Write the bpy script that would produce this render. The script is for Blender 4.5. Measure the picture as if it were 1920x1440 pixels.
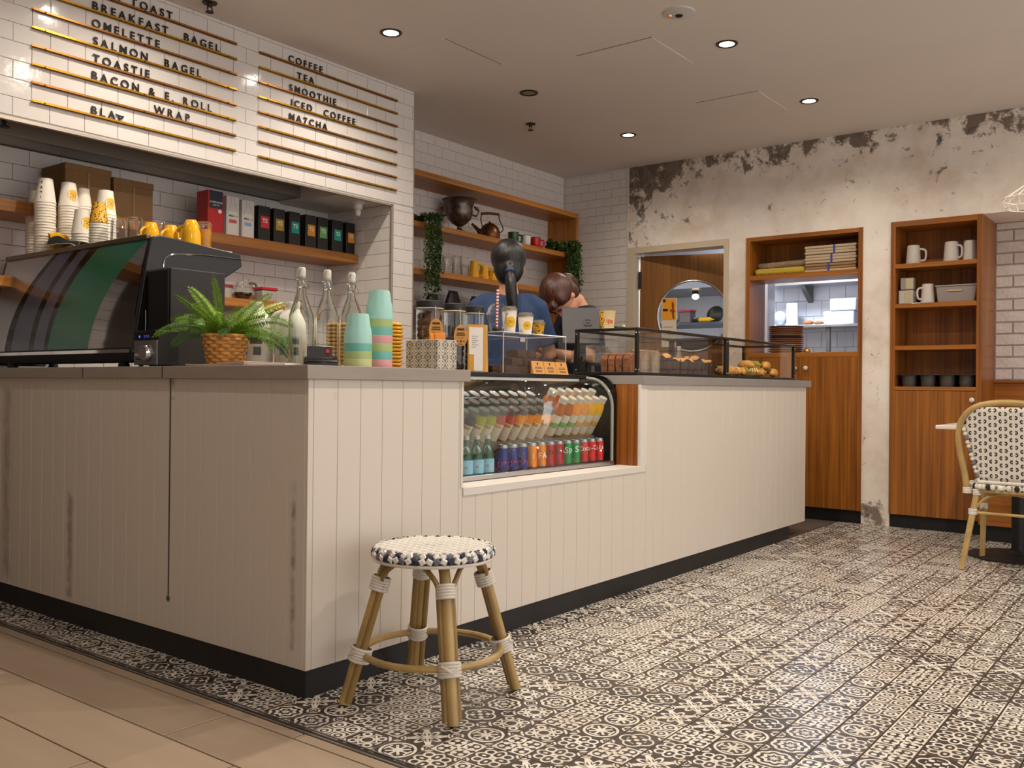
import bpy, bmesh, math, random
from mathutils import Vector, Matrix, Euler
random.seed(7)
PI = math.pi
scene = bpy.context.scene
for o in list(bpy.data.objects): bpy.data.objects.remove(o)
COL = scene.collection

# ------------------------------------------------------------------ camera
F_PX = 1746.0
cam_d = bpy.data.cameras.new('camera'); cam_d.sensor_width = 36.0; cam_d.lens = F_PX / 1920 * 36.0
cam_d.clip_start = 0.05; cam_d.clip_end = 60
cam = bpy.data.objects.new('camera', cam_d); COL.objects.link(cam)
_r = Vector((0.60795, -0.79391, 0.00995)); _dn = Vector((0.00864, -0.00592, -0.99995)); _f = Vector((0.79393, 0.60800, 0.00326))
cam.matrix_world = Matrix(((_r.x, -_dn.x, -_f.x, -1.8404), (_r.y, -_dn.y, -_f.y, -2.1760), (_r.z, -_dn.z, -_f.z, 0.94), (0, 0, 0, 1)))
scene.camera = cam

# ------------------------------------------------------------------ exposure, world, lamps of the room
vs = scene.view_settings
scene.display_settings.display_device = 'sRGB'
vs.view_transform = 'Standard'; vs.look = 'None'; vs.gamma = 1.0; vs.use_curve_mapping = False
vs.exposure = 0.0
WORLD_STRENGTH = 1.8
SPOT_W = 35.0
WARM = (1.0, 0.88, 0.735)
world = bpy.data.worlds.new('world'); scene.world = world; world.use_nodes = True
world.node_tree.nodes['Background'].inputs[0].default_value = (1.0, 0.95, 0.91, 1)
world.node_tree.nodes['Background'].inputs[1].default_value = WORLD_STRENGTH
CEIL = 2.766
# ceiling downlights: the regular grid seen in the picture, carried on over the rest of the room
DOWNLIGHTS = [(1.585, 1.258, 1), (2.792, 1.262, 0), (3.984, 1.251, 0.8), (2.743, -0.074, 1), (3.953, -0.080, 1), (1.54, -0.075, 1), (0.38, 1.26, 1),
              (0.68, 0.33, 2.8), (-0.85, 1.26, 0.3), (-0.85, -0.075, 0.2),
              (0.35, -1.41, 0.35), (1.54, -1.41, 2.0), (2.743, -1.41, 1.2), (3.953, -1.41, 0.7), (-0.85, -1.41, 0.9)]
# kitchen fluorescent panel (see kitchen builder) 
KITCHEN_W = 130.0

# ------------------------------------------------------------------ materials
def lin(c):
    if isinstance(c, str):
        c = c.lstrip('#'); c = tuple(int(c[i:i+2], 16) / 255 for i in (0, 2, 4))
    return tuple((x / 12.92 if x <= 0.04045 else ((x + 0.055) / 1.055) ** 2.4) for x in c) + (1.0,)
MATS = {}
class E:
    """tiny node-expression helper: E objects wrap a value socket, operators add Math nodes"""
    def __init__(s, nt, sock): s.nt = nt; s.s = sock
    def _m(s, op, *a, clamp=False):
        n = s.nt.nodes.new('ShaderNodeMath'); n.operation = op; n.use_clamp = clamp
        for i, v in enumerate((s,) + a):
            if isinstance(v, E): s.nt.links.new(v.s, n.inputs[i])
            else: n.inputs[i].default_value = float(v)
        return E(s.nt, n.outputs[0])
    def __add__(s, o): return s._m('ADD', o)
    __radd__ = __add__
    def __mul__(s, o): return s._m('MULTIPLY', o)
    __rmul__ = __mul__
    def __sub__(s, o): return s._m('SUBTRACT', o)
    def __rsub__(s, o): return (s * -1) + o
    def __truediv__(s, o): return s._m('DIVIDE', o)
    def __pow__(s, o): return s._m('POWER', o)
    def abs(s): return s._m('ABSOLUTE')
    def sin(s): return s._m('SINE')
    def cos(s): return s._m('COSINE')
    def sqrt(s): return s._m('SQRT')
    def min(s, o): return s._m('MINIMUM', o)
    def max(s, o): return s._m('MAXIMUM', o)
    def atan2(s, o): return s._m('ARCTAN2', o)
    def frac(s): return s._m('FRACT')
    def floor(s): return s._m('FLOOR')
    def gt(s, v): return s._m('GREATER_THAN', v)
    def lt(s, v): return s._m('LESS_THAN', v)
    def sat(s): return s._m('ADD', 0.0, clamp=True)
    def step(s, a, b):      # 0 at a, 1 at b (clamped)
        return ((s - a) / (b - a))._m('ADD', 0.0, clamp=True)
    def line(s, w):         # 1 where |s| < w
        return s.abs().step(w * 1.25, w * 0.8)

def new_mat(name):
    m = bpy.data.materials.new(name); m.use_nodes = True
    nt = m.node_tree; b = nt.nodes['Principled BSDF']
    MATS[name] = m
    return m, nt, b
def pm(name, col, rough=0.5, metal=0.0, bump=0.0, bscale=30, var=0.0, vscale=6, spec=0.5, coat=0.0, emit=None, estr=0.0, trans=0.0, ior=1.45, sub=0.0, sheen=0.0, stretch=None):
    if name in MATS: return MATS[name]
    m, nt, b = new_mat(name)
    c = lin(col)
    b.inputs['Base Color'].default_value = c; b.inputs['Roughness'].default_value = rough; b.inputs['Metallic'].default_value = metal
    b.inputs['Specular IOR Level'].default_value = spec; b.inputs['Coat Weight'].default_value = coat; b.inputs['IOR'].default_value = ior
    b.inputs['Transmission Weight'].default_value = trans
    if sub: b.inputs['Subsurface Weight'].default_value = sub; b.inputs['Subsurface Radius'].default_value = (0.02, 0.01, 0.006)
    if emit is not None:
        b.inputs['Emission Color'].default_value = lin(emit); b.inputs['Emission Strength'].default_value = estr
    if bump or var:
        tc = nt.nodes.new('ShaderNodeTexCoord'); mp = nt.nodes.new('ShaderNodeMapping'); nt.links.new(tc.outputs['Object'], mp.inputs[0])
        if stretch: mp.inputs['Scale'].default_value = stretch
        if var:
            n = nt.nodes.new('ShaderNodeTexNoise'); n.inputs['Scale'].default_value = vscale; n.inputs['Detail'].default_value = 5
            nt.links.new(mp.outputs[0], n.inputs['Vector'])
            r = nt.nodes.new('ShaderNodeValToRGB'); r.color_ramp.elements[0].position = 0.3; r.color_ramp.elements[1].position = 0.7
            r.color_ramp.elements[0].color = tuple(max(0, x * (1 - var)) for x in c[:3]) + (1,); r.color_ramp.elements[1].color = tuple(min(1, x * (1 + var * 0.6)) for x in c[:3]) + (1,)
            nt.links.new(n.outputs[0], r.inputs[0]); nt.links.new(r.outputs[0], b.inputs['Base Color'])
        if bump:
            n = nt.nodes.new('ShaderNodeTexNoise'); n.inputs['Scale'].default_value = bscale; n.inputs['Detail'].default_value = 4
            nt.links.new(mp.outputs[0], n.inputs['Vector'])
            bp = nt.nodes.new('ShaderNodeBump'); bp.inputs['Strength'].default_value = bump; bp.inputs['Distance'].default_value = 0.01
            nt.links.new(n.outputs[0], bp.inputs['Height']); nt.links.new(bp.outputs[0], b.inputs['Normal'])
    return m
def wood(name, c1, c2, rough=0.4, axis='Z', scale=1.0, coat=0.0):
    """straight veneer grain running along one axis (object coordinates)"""
    m, nt, b = new_mat(name)
    tc = nt.nodes.new('ShaderNodeTexCoord'); mp = nt.nodes.new('ShaderNodeMapping'); nt.links.new(tc.outputs['Object'], mp.inputs[0])
    s = {'X': (1.2, 60, 60), 'Y': (60, 1.2, 60), 'Z': (60, 60, 1.2)}[axis]
    mp.inputs['Scale'].default_value = tuple(x * scale for x in s)
    n = nt.nodes.new('ShaderNodeTexNoise'); n.inputs['Scale'].default_value = 1.0; n.inputs['Detail'].default_value = 6; n.inputs['Distortion'].default_value = 0.4
    nt.links.new(mp.outputs[0], n.inputs['Vector'])
    mp2 = nt.nodes.new('ShaderNodeMapping'); nt.links.new(tc.outputs['Object'], mp2.inputs[0]); mp2.inputs['Scale'].default_value = tuple(x * scale * 0.12 for x in s)
    n2 = nt.nodes.new('ShaderNodeTexNoise'); n2.inputs['Scale'].default_value = 1.0; n2.inputs['Detail'].default_value = 3
    nt.links.new(mp2.outputs[0], n2.inputs['Vector'])
    v = E(nt, n.outputs[0]) * 0.65 + E(nt, n2.outputs[0]) * 0.5
    r = nt.nodes.new('ShaderNodeValToRGB'); r.color_ramp.elements[0].position = 0.42; r.color_ramp.elements[1].position = 0.72
    r.color_ramp.elements[0].color = lin(c1); r.color_ramp.elements[1].color = lin(c2)
    nt.links.new(v.s, r.inputs[0]); nt.links.new(r.outputs[0], b.inputs['Base Color'])
    b.inputs['Roughness'].default_value = rough; b.inputs['Coat Weight'].default_value = coat
    return m
def thin_glass(name, col=(1, 1, 1), refl=0.06, rough=0.02, fres=0.3):
    """clear sheet: sees through, reflects by Fresnel"""
    m = bpy.data.materials.new(name); m.use_nodes = True; nt = m.node_tree; MATS[name] = m
    for n in list(nt.nodes): nt.nodes.remove(n)
    out = nt.nodes.new('ShaderNodeOutputMaterial'); t = nt.nodes.new('ShaderNodeBsdfTransparent'); g = nt.nodes.new('ShaderNodeBsdfGlossy')
    t.inputs[0].default_value = tuple(col) + (1,); g.inputs['Roughness'].default_value = rough; g.inputs['Color'].default_value = (1, 1, 1, 1)
    fr = nt.nodes.new('ShaderNodeFresnel'); fr.inputs[0].default_value = 1.45
    f = (E(nt, fr.outputs[0]) * fres + refl).sat()
    mx = nt.nodes.new('ShaderNodeMixShader'); nt.links.new(f.s, mx.inputs[0]); nt.links.new(t.outputs[0], mx.inputs[1]); nt.links.new(g.outputs[0], mx.inputs[2])
    nt.links.new(mx.outputs[0], out.inputs[0])
    return m

# ------------------------------------------------------------------ mesh builder
class MB:
    def __init__(s): s.v = []; s.f = []; s.m = []; s.uv = None
    def add(s, vs, fs, m=0):
        o = len(s.v); s.v += [tuple(p) for p in vs]; s.f += [tuple(i + o for i in f) for f in fs]; s.m += [m] * len(fs); return s
    def box(s, a, b, m=0):
        x0, y0, z0 = a; x1, y1, z1 = b
        return s.add([(x0, y0, z0), (x1, y0, z0), (x1, y1, z0), (x0, y1, z0), (x0, y0, z1), (x1, y0, z1), (x1, y1, z1), (x0, y1, z1)],
                     [(0, 3, 2, 1), (4, 5, 6, 7), (0, 1, 5, 4), (1, 2, 6, 5), (2, 3, 7, 6), (3, 0, 4, 7)], m)
    def obox(s, c, size, mat3, m=0):
        hx, hy, hz = (x / 2 for x in size); c = Vector(c)
        vs = [c + mat3 @ Vector(p) for p in [(-hx, -hy, -hz), (hx, -hy, -hz), (hx, hy, -hz), (-hx, hy, -hz), (-hx, -hy, hz), (hx, -hy, hz), (hx, hy, hz), (-hx, hy, hz)]]
        return s.add(vs, [(0, 3, 2, 1), (4, 5, 6, 7), (0, 1, 5, 4), (1, 2, 6, 5), (2, 3, 7, 6), (3, 0, 4, 7)], m)
    def lathe(s, prof, n=20, m=0, c=(0, 0, 0), sx=1, sy=1, rot=None):
        """prof: (r, z) list; r = 0 closes with a pole"""
        o = []; rings = []
        M = rot if rot else Matrix.Identity(3); c = Vector(c)
        for r, z in prof:
            if r <= 1e-7: rings.append([len(o)]); o.append(c + M @ Vector((0, 0, z)))
            else:
                rings.append(list(range(len(o), len(o) + n)))
                for k in range(n):
                    a = 2 * PI * k / n; o.append(c + M @ Vector((r * sx * math.cos(a), r * sy * math.sin(a), z)))
        fs = []
        for A, B in zip(rings, rings[1:]):
            if len(A) == 1 and len(B) == 1: continue
            for k in range(n):
                j = (k + 1) % n
                if len(A) == 1: fs.append((A[0], B[k], B[j])[::-1])
                elif len(B) == 1: fs.append((A[k], A[j], B[0]))
                else: fs.append((A[k], A[j], B[j], B[k]))
        return s.add(o, fs, m)
    def tube(s, pts, r, n=8, m=0, closed=False, caps=True, flat=1.0):
        pts = [Vector(p) for p in pts]; N = len(pts); R = r if isinstance(r, (list, tuple)) else [r] * N
        o = []; up = None
        for i, p in enumerate(pts):
            if closed: t = pts[(i + 1) % N] - pts[i - 1]
            else: t = pts[min(i + 1, N - 1)] - pts[max(i - 1, 0)]
            t.normalize()
            if up is None:
                up = Vector((0, 0, 1)) if abs(t.z) < 0.9 else Vector((1, 0, 0))
            a = t.cross(up); a.normalize(); bb = a.cross(t); bb.normalize(); up = bb
            for k in range(n):
                w = 2 * PI * k / n; o.append(p + a * (R[i] * math.cos(w)) + bb * (R[i] * flat * math.sin(w)))
        fs = []
        for i in range(N if closed else N - 1):
            j = (i + 1) % N
            for k in range(n):
                l = (k + 1) % n; fs.append((i * n + k, i * n + l, j * n + l, j * n + k))
        if caps and not closed: fs.append(tuple(range(n))[::-1]); fs.append(tuple((N - 1) * n + k for k in range(n)))
        return s.add(o, fs, m)
    def prism(s, pts, d, m=0):
        """pts: planar 3D polygon, extruded by vector d"""
        n = len(pts); P = [Vector(p) for p in pts]; Q = [p + Vector(d) for p in P]
        fs = [tuple(range(n))[::-1], tuple(range(n, 2 * n))] + [(i, (i + 1) % n, n + (i + 1) % n, n + i) for i in range(n)]
        return s.add(P + Q, fs, m)
    def sphere(s, c, r, n=14, k=9, m=0, sc=(1, 1, 1), rot=None):
        prof = [(0 if i in (0, k) else math.sin(PI * i / k) * r, -math.cos(PI * i / k) * r) for i in range(k + 1)]
        M = Matrix.Diagonal(Vector(sc)) if rot is None else rot @ Matrix.Diagonal(Vector(sc))
        return s.lathe(prof, n, m, c, rot=M)
    def quad(s, a, b, c, d, m=0): return s.add([a, b, c, d], [(0, 1, 2, 3)], m)
    def mesh(s, name, mats, smooth=True, ang=38, recalc=True):
        me = bpy.data.meshes.new(name); me.from_pydata(s.v, [], s.f)
        for mt in mats: me.materials.append(mt)
        me.polygons.foreach_set('material_index', s.m)
        if recalc:
            bm = bmesh.new(); bm.from_mesh(me); bmesh.ops.recalc_face_normals(bm, faces=bm.faces); bm.to_mesh(me); bm.free()
        if smooth:
            me.polygons.foreach_set('use_smooth', [True] * len(me.polygons))
            try: me.set_sharp_from_angle(angle=math.radians(ang))
            except Exception: pass
        me.update(); return me
    def build(s, name, mats, parent=None, **k):
        if not isinstance(mats, (list, tuple)): mats = [mats]
        bev = k.pop('bevel', 0); loc = k.pop('loc', None)
        o = bpy.data.objects.new(name, s.mesh(name, mats, **k)); COL.objects.link(o)
        if parent: o.parent = parent
        if loc: o.location = loc
        if bev:
            b = o.modifiers.new('bevel', 'BEVEL'); b.width = bev; b.segments = 2; b.limit_method = 'ANGLE'; b.angle_limit = math.radians(40)
        return o
def inst(name, me, parent=None, loc=(0, 0, 0), rot=(0, 0, 0), sc=(1, 1, 1)):
    o = bpy.data.objects.new(name, me); COL.objects.link(o); o.location = loc; o.rotation_euler = rot; o.scale = sc
    if parent: o.parent = parent
    return o
def tag(o, label, cat, group=None):
    o['label'] = label; o['category'] = cat
    if group: o['group'] = group
    return o
def thing(name, label, cat, loc=(0, 0, 0), rz=0, group=None):
    o = bpy.data.objects.new(name, None); COL.objects.link(o); o.empty_display_size = 0.05
    o.location = loc; o.rotation_euler = (0, 0, rz)
    return tag(o, label, cat, group)
def struct(o): o['kind'] = 'structure'; return o
def stuff(o): o['kind'] = 'stuff'; return o
def dup(root, loc, rz=None, label=None, group=None, rot=None):
    r = root.copy(); COL.objects.link(r); r.location = loc
    if rz is not None: r.rotation_euler = (0, 0, rz)
    if rot is not None: r.rotation_euler = rot
    if label: r['label'] = label
    if group: r['group'] = group
    for ch in list(root.children):
        c = ch.copy(); COL.objects.link(c); c.parent = r; c.matrix_parent_inverse = ch.matrix_parent_inverse.copy()
        for g in ch.children:
            d = g.copy(); COL.objects.link(d); d.parent = c
    return r
_TX = {}
def text_mesh(t, size, mat, depth=0.002, align='LEFT', bold=0.0):
    key = (t, size, mat.name, depth, align, bold)
    if key in _TX: return _TX[key]
    cu = bpy.data.curves.new('lettering', 'FONT'); cu.body = t; cu.size = size; cu.extrude = depth / 2; cu.align_x = align; cu.offset = bold
    ob = bpy.data.objects.new('tmp_text', cu); COL.objects.link(ob)
    dg = bpy.context.evaluated_depsgraph_get(); me = bpy.data.meshes.new_from_object(ob.evaluated_get(dg))
    bpy.data.objects.remove(ob); bpy.data.curves.remove(cu)
    me.materials.clear(); me.materials.append(mat); _TX[key] = me
    return me
def catmull(P, n=8):
    P = [Vector(p) for p in P]; out = []
    for i in range(len(P) - 1):
        p0 = P[max(i - 1, 0)]; p1 = P[i]; p2 = P[i + 1]; p3 = P[min(i + 2, len(P) - 1)]
        for k in range(n):
            t = k / n
            out.append(0.5 * ((2 * p1) + (p2 - p0) * t + (2 * p0 - 5 * p1 + 4 * p2 - p3) * t * t + (3 * p1 - p0 - 3 * p2 + p3) * t ** 3))
    out.append(P[-1]); return out
ORD = ['first', 'second', 'third', 'fourth', 'fifth', 'sixth', 'seventh', 'eighth', 'ninth', 'tenth', 'eleventh', 'twelfth', 'thirteenth', 'fourteenth', 'fifteenth', 'sixteenth', 'seventeenth', 'eighteenth', 'nineteenth', 'twentieth', 'twenty-first', 'twenty-second', 'twenty-third', 'twenty-fourth', 'twenty-fifth']
# rotation that stands text (drawn in XY) up in a wall facing -Y (reading along +X) or facing -X (reading along -Y)
ROT_Y = (PI / 2, 0, 0)
ROT_X = (PI / 2, 0, -PI / 2)
# ================================================================== STRUCTURE
M_tile = pm('white_glazed_tile', '#dcd6d2', rough=0.12, bump=0.10, bscale=14, spec=0.55)
M_grout = pm('grey_grout', '#5d534b', rough=0.9)
M_ceil = pm('ceiling_paint', '#ded5cc', rough=0.85, var=0.03, vscale=1.5)
M_paint = pm('white_paint', '#d8d2ca', rough=0.5)
M_cream = pm('cream_gloss_paint', '#c9bba4', rough=0.4)
M_black = pm('black_matt', '#141314', rough=0.55)
M_blackgloss = pm('black_gloss', '#0d0d0e', rough=0.12)
M_steel = pm('brushed_steel', '#b9b9bb', rough=0.28, metal=1.0)
M_chrome = pm('chrome', '#d8d8da', rough=0.06, metal=1.0)
M_teak = wood('teak_veneer', '#6d3a0c', '#a5651f', rough=0.38, axis='Z')
M_teakX = wood('teak_veneer_along_x', '#7a430f', '#b5742a', rough=0.38, axis='X')
M_teakY = wood('teak_veneer_along_y', '#7a430f', '#b06d24', rough=0.38, axis='Y')
M_shelf = wood('oak_shelf', '#8a5218', '#bd7d34', rough=0.42, axis='X')
M_shelfZ = wood('oak_shelf_upright', '#8a5218', '#b9782f', rough=0.42, axis='Z')
M_glass = thin_glass('clear_glass', (0.985, 0.99, 0.985), 0.0, 0.02, 0.15)
M_glassware = thin_glass('drinking_glass', (0.975, 0.98, 0.975), 0.03, 0.02, 0.6)
M_acrylic = thin_glass('clear_acrylic', (0.985, 0.985, 0.98), 0.0, 0.02, 0.2)

_cmi = cam.matrix_world.inverted()
def proj(p):
    q = _cmi @ Vector(p)
    if q.z > -0.05: return None
    return 960 + F_PX * q.x / -q.z, 720 - F_PX * q.y / -q.z, -q.z
def in_view(p, mg=60):
    q = proj(p); return q is not None and -mg < q[0] < 1920 + mg and -mg < q[1] < 1440 + mg

_TM = {}
def tile_mesh(w, h, d, ch, mat, axis):
    key = (round(w, 4), round(h, 4), d, mat.name, axis)
    if key in _TM: return _TM[key]
    b = MB()
    R = [(0, 0), (w, 0), (w, h), (0, h)]; I = [(ch, ch), (w - ch, ch), (w - ch, h - ch), (ch, h - ch)]
    f = lambda p, dd: (p[0], dd, p[1]) if axis == 'Y' else (dd, p[0], p[1])
    b.add([f(p, 0) for p in I] + [f(p, ch * 0.8) for p in R] + [f(p, d) for p in R],
          [(0, 1, 2, 3)] + [(4 + i, 4 + (i + 1) % 4, (i + 1) % 4, i) for i in range(4)] + [(8 + i, 8 + (i + 1) % 4, 4 + (i + 1) % 4, 4 + i) for i in range(4)])
    if axis == 'X': b.f = [t[::-1] for t in b.f]
    me = b.mesh('tile', [mat], smooth=False, recalc=False); _TM[key] = me; return me
def tile_field(parent, axis, const, u0, u1, v0, v1, tw=0.1545, th=0.0776, gap=0.0022, mat=None, uoff=0.0, voff=0.0, d=0.009, ch=0.0015, name='tile', skip=None, jit=0.0, minw=0.012):
    mat = mat or M_tile; n = 0; row = 0
    v = v0 - (voff % th)
    while v < v1 - 1e-4:
        u = u0 - ((uoff + (tw / 2 if row % 2 else 0)) % tw)
        while u < u1 - 1e-4:
            a, b_, c, e = max(u, u0), min(u + tw, u1), max(v, v0), min(v + th, v1)
            if b_ - a > minw and e - c > minw and not (skip and skip((a + b_) / 2, (c + e) / 2)):
                me = tile_mesh(b_ - a - gap, e - c - gap, d, ch, mat, axis)
                j = random.uniform(-jit, jit)
                loc = (a + gap / 2, const + j, c + gap / 2) if axis == 'Y' else (const + j, a + gap / 2, c + gap / 2)
                inst(name, me, parent, loc); n += 1
            u += tw
        v += th; row += 1
    return n

# ---------------------------------------------------------------- floor
def tile_pattern(name, kind):
    m, nt, b = new_mat(name)
    uvn = nt.nodes.new('ShaderNodeUVMap'); uvn.uv_map = 'UVMap'; sp = nt.nodes.new('ShaderNodeSeparateXYZ'); nt.links.new(uvn.outputs[0], sp.inputs[0])
    u = E(nt, sp.outputs[0]) * 2 - 1; v = E(nt, sp.outputs[1]) * 2 - 1
    au, av = u.abs(), v.abs(); r = (u * u + v * v).sqrt(); th = v.atan2(u)
    A, B = au.max(av), au.min(av)
    cr = ((au - 1) * (au - 1) + (av - 1) * (av - 1)).sqrt()           # distance from nearest corner
    dg = ((au - 0.5) * (au - 0.5) + (av - 0.5) * (av - 0.5)).sqrt()   # distance from quadrant centre
    corner = (cr - 0.27).line(0.06).max(cr.lt(0.12))
    if kind == 0:      # ringed cross
        w = (r - 0.84).line(0.065)
        ins = r.lt(0.76) * ((A - 0.62).line(0.05) * B.lt(0.3)).max(B.line(0.06) * A.lt(0.6)).max(((au - av).abs().line(0.09)) * r.lt(0.6)).max((r - 0.2).line(0.05))
        w = w.max(ins).max(corner)
    elif kind == 1:    # four-lobed propeller
        e = ((A - 0.5) * 2.45) ** 2 + (B * 3.6) ** 2
        w = (e - 1.0).line(0.30).max(e.lt(0.09)).max((r - 0.15).line(0.05)).max((dg - 0.24).line(0.055) * (au - av).abs().lt(0.42)).max(corner)
    elif kind == 2:    # eight-petal star with feathered corners
        c = (th * 4).cos().abs()
        w = (r - (c * 0.40 + 0.38)).line(0.10).max(r.lt(c * 0.30 + 0.10)).max(((th * 2).sin().abs().gt(0.95)) * r.lt(0.97)).max((cr - 0.38).line(0.05)).max((cr - 0.2).line(0.05))
    elif kind == 3:    # scrolls
        w = (dg - 0.30).line(0.07).max(dg.lt(0.11)).max((A - 0.93).line(0.05)).max((r - 0.22).line(0.06)).max(B.line(0.045) * A.gt(0.25))
    elif kind == 4:    # concentric rosette
        w = ((r * 17 + (th * 8).cos() * 1.1).sin()).step(-0.1, 0.25) * r.lt(0.92)
        w = w.max((cr - 0.3).line(0.05)).max(cr.lt(0.15))
    elif kind == 5:    # crosslet in a quatrefoil frame
        q = (A - 0.42).max(0) ** 2 + (B) ** 2
        w = ((q.sqrt()) - 0.44).line(0.05).max(((u * 11).cos() * (v * 11).cos()).step(0.05, 0.3) * A.lt(0.5)).max(corner)
    elif kind == 6:    # lace of clover leaves
        w = ((u * 7.85).sin() * (v * 7.85).sin()).abs().step(0.35, 0.6).max((dg - 0.42).line(0.05)).max(r.lt(0.12)).max((cr - 0.2).line(0.05))
    else:              # curls and diamond
        w = ((au + av) - 0.62).line(0.07).max((dg - 0.19).line(0.06)).max((r - 0.33).line(0.055)).max(((au + av) - 1.55).line(0.09)).max((A - 0.75).line(0.05) * B.lt(0.22))
    edge = A.step(0.955, 0.985)
    tc = nt.nodes.new('ShaderNodeNewGeometry')
    nz = nt.nodes.new('ShaderNodeTexNoise'); nz.inputs['Scale'].default_value = 9; nz.inputs['Detail'].default_value = 5; nt.links.new(tc.outputs['Position'], nz.inputs['Vector'])
    n2 = nt.nodes.new('ShaderNodeTexNoise'); n2.inputs['Scale'].default_value = 70; n2.inputs['Detail'].default_value = 3; nt.links.new(tc.outputs['Position'], n2.inputs['Vector'])
    wear = (E(nt, n2.outputs[0])).step(0.30, 0.52) * 0.25 + 0.75
    w = (w * wear).sat() * (1 - edge)
    def mix(f, a, c):
        n = nt.nodes.new('ShaderNodeMix'); n.data_type = 'RGBA'
        nt.links.new(f.s, n.inputs[0])
        for i, x in ((6, a), (7, c)):
            if isinstance(x, tuple): n.inputs[i].default_value = x
            else: nt.links.new(x, n.inputs[i])
        return n.outputs[2]
    dark = mix(E(nt, nz.outputs[0]).step(0.35, 0.65), lin('#2e2a2b'), lin('#4a4341'))
    lite = mix(E(nt, nz.outputs[0]).step(0.35, 0.65), lin('#f0eadf'), lin('#ded4c6'))
    col = mix(w, dark, lite); col = mix(edge, col, lin('#6d5d50'))
    nt.links.new(col, b.inputs['Base Color'])
    b.inputs['Roughness'].default_value = 0.27; b.inputs['Specular IOR Level'].default_value = 0.45
    bp = nt.nodes.new('ShaderNodeBump'); bp.inputs['Strength'].default_value = 0.15; bp.inputs['Distance'].default_value = 0.004
    nt.links.new(n2.outputs[0], bp.inputs['Height']); nt.links.new(bp.outputs[0], b.inputs['Normal'])
    return m
PAT = [tile_pattern('patterned_tile_%d' % i, i) for i in range(8)]
M_floorgrout = pm('floor_grout', '#5a4434', rough=0.9)
M_plank = pm('beige_porcelain_plank', '#a8947f', rough=0.42, var=0.10, vscale=2.2, bump=0.05, bscale=60, stretch=(3, 0.6, 1))
M_plankgap = pm('dark_joint', '#3a2d24', rough=0.9)
M_greytile = pm('grey_floor_tile', '#6b6058', rough=0.45, var=0.08, vscale=3)
TP = 0.112
TX0, TY0 = 0.01 - TP / 2, -0.485 - TP / 2
fl = MB(); fl.box((-4.0, -5.0, -0.12), (5.4, 2.6, -0.006)); floor = struct(fl.build('floor', [M_floorgrout], smooth=False))
def uv_tile_mesh(pat):
    g = 0.0011; h = TP / 2 - g; c = 0.0012
    b = MB(); R = [(-h, -h), (h, -h), (h, h), (-h, h)]; I = [(x * (1 - c / h), y * (1 - c / h)) for x, y in R]
    b.add([(x, y, 0) for x, y in I] + [(x, y, -c) for x, y in R] + [(x, y, -0.008) for x, y in R],
          [(0, 1, 2, 3)] + [(4 + i, 4 + (i + 1) % 4, (i + 1) % 4, i) for i in range(4)] + [(8 + i, 8 + (i + 1) % 4, 4 + (i + 1) % 4, 4 + i) for i in range(4)])
    me = b.mesh('floor_tile', [PAT[pat]], smooth=False, recalc=False)
    ul = me.uv_layers.new(name='UVMap')
    for lp in me.loops:
        co = me.vertices[lp.vertex_index].co; ul.data[lp.index].uv = (co.x / (2 * h) + 0.5, co.y / (2 * h) + 0.5)
    return me
UT = [uv_tile_mesh(i) for i in range(8)]
cells = []
for i in range(-1, 46):
    for j in range(-40, 26):
        x = TX0 + TP * (i + 0.5); y = TY0 + TP * (j + 0.5)
        if x < -0.13 or x > 4.86 or y > 2.3 or y < -4.2: continue
        if x > 0.04 and y > 0.03: continue
        q = proj((x, y, 0))
        vis = q is not None and -40 < q[0] < 1960 and -20 < q[1] < 1480
        cells.append((0 if vis else 1, q[2] if q else 99, x, y))
cells.sort()
rest = MB(); rest_uv = []
rest_m = []
for k, (iv, dd, x, y) in enumerate(cells):
    p = (int(round(x / TP)) * 3 + int(round(y / TP)) * 5 + random.randint(0, 7)) % 8
    if k < 295 and iv == 0:
        inst('floor_tile', UT[p], floor, (x, y, random.uniform(-0.0004, 0.0004)), (0, 0, random.randint(0, 3) * PI / 2))
    else:
        g = TP / 2 - 0.0011
        b = len(rest.v)
        rest.add([(x - g, y - g, 0), (x + g, y - g, 0), (x + g, y + g, 0), (x - g, y + g, 0), (x - g, y - g, -0.008), (x + g, y - g, -0.008), (x + g, y + g, -0.008), (x - g, y + g, -0.008)],
                 [(0, 1, 2, 3), (4, 5, 1, 0), (5, 6, 2, 1), (6, 7, 3, 2), (7, 4, 0, 3)], p)
me = rest.mesh('floor_tile_mass', PAT, smooth=False, recalc=False)
ul = me.uv_layers.new(name='UVMap')
for pl in me.polygons:
    k = pl.index % 5
    if k == 0:
        for li, uvv in zip(pl.loop_indices, [(0, 0), (1, 0), (1, 1), (0, 1)]): ul.data[li].uv = uvv
stuff(inst('floor_tile_mass', me, floor))
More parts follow.
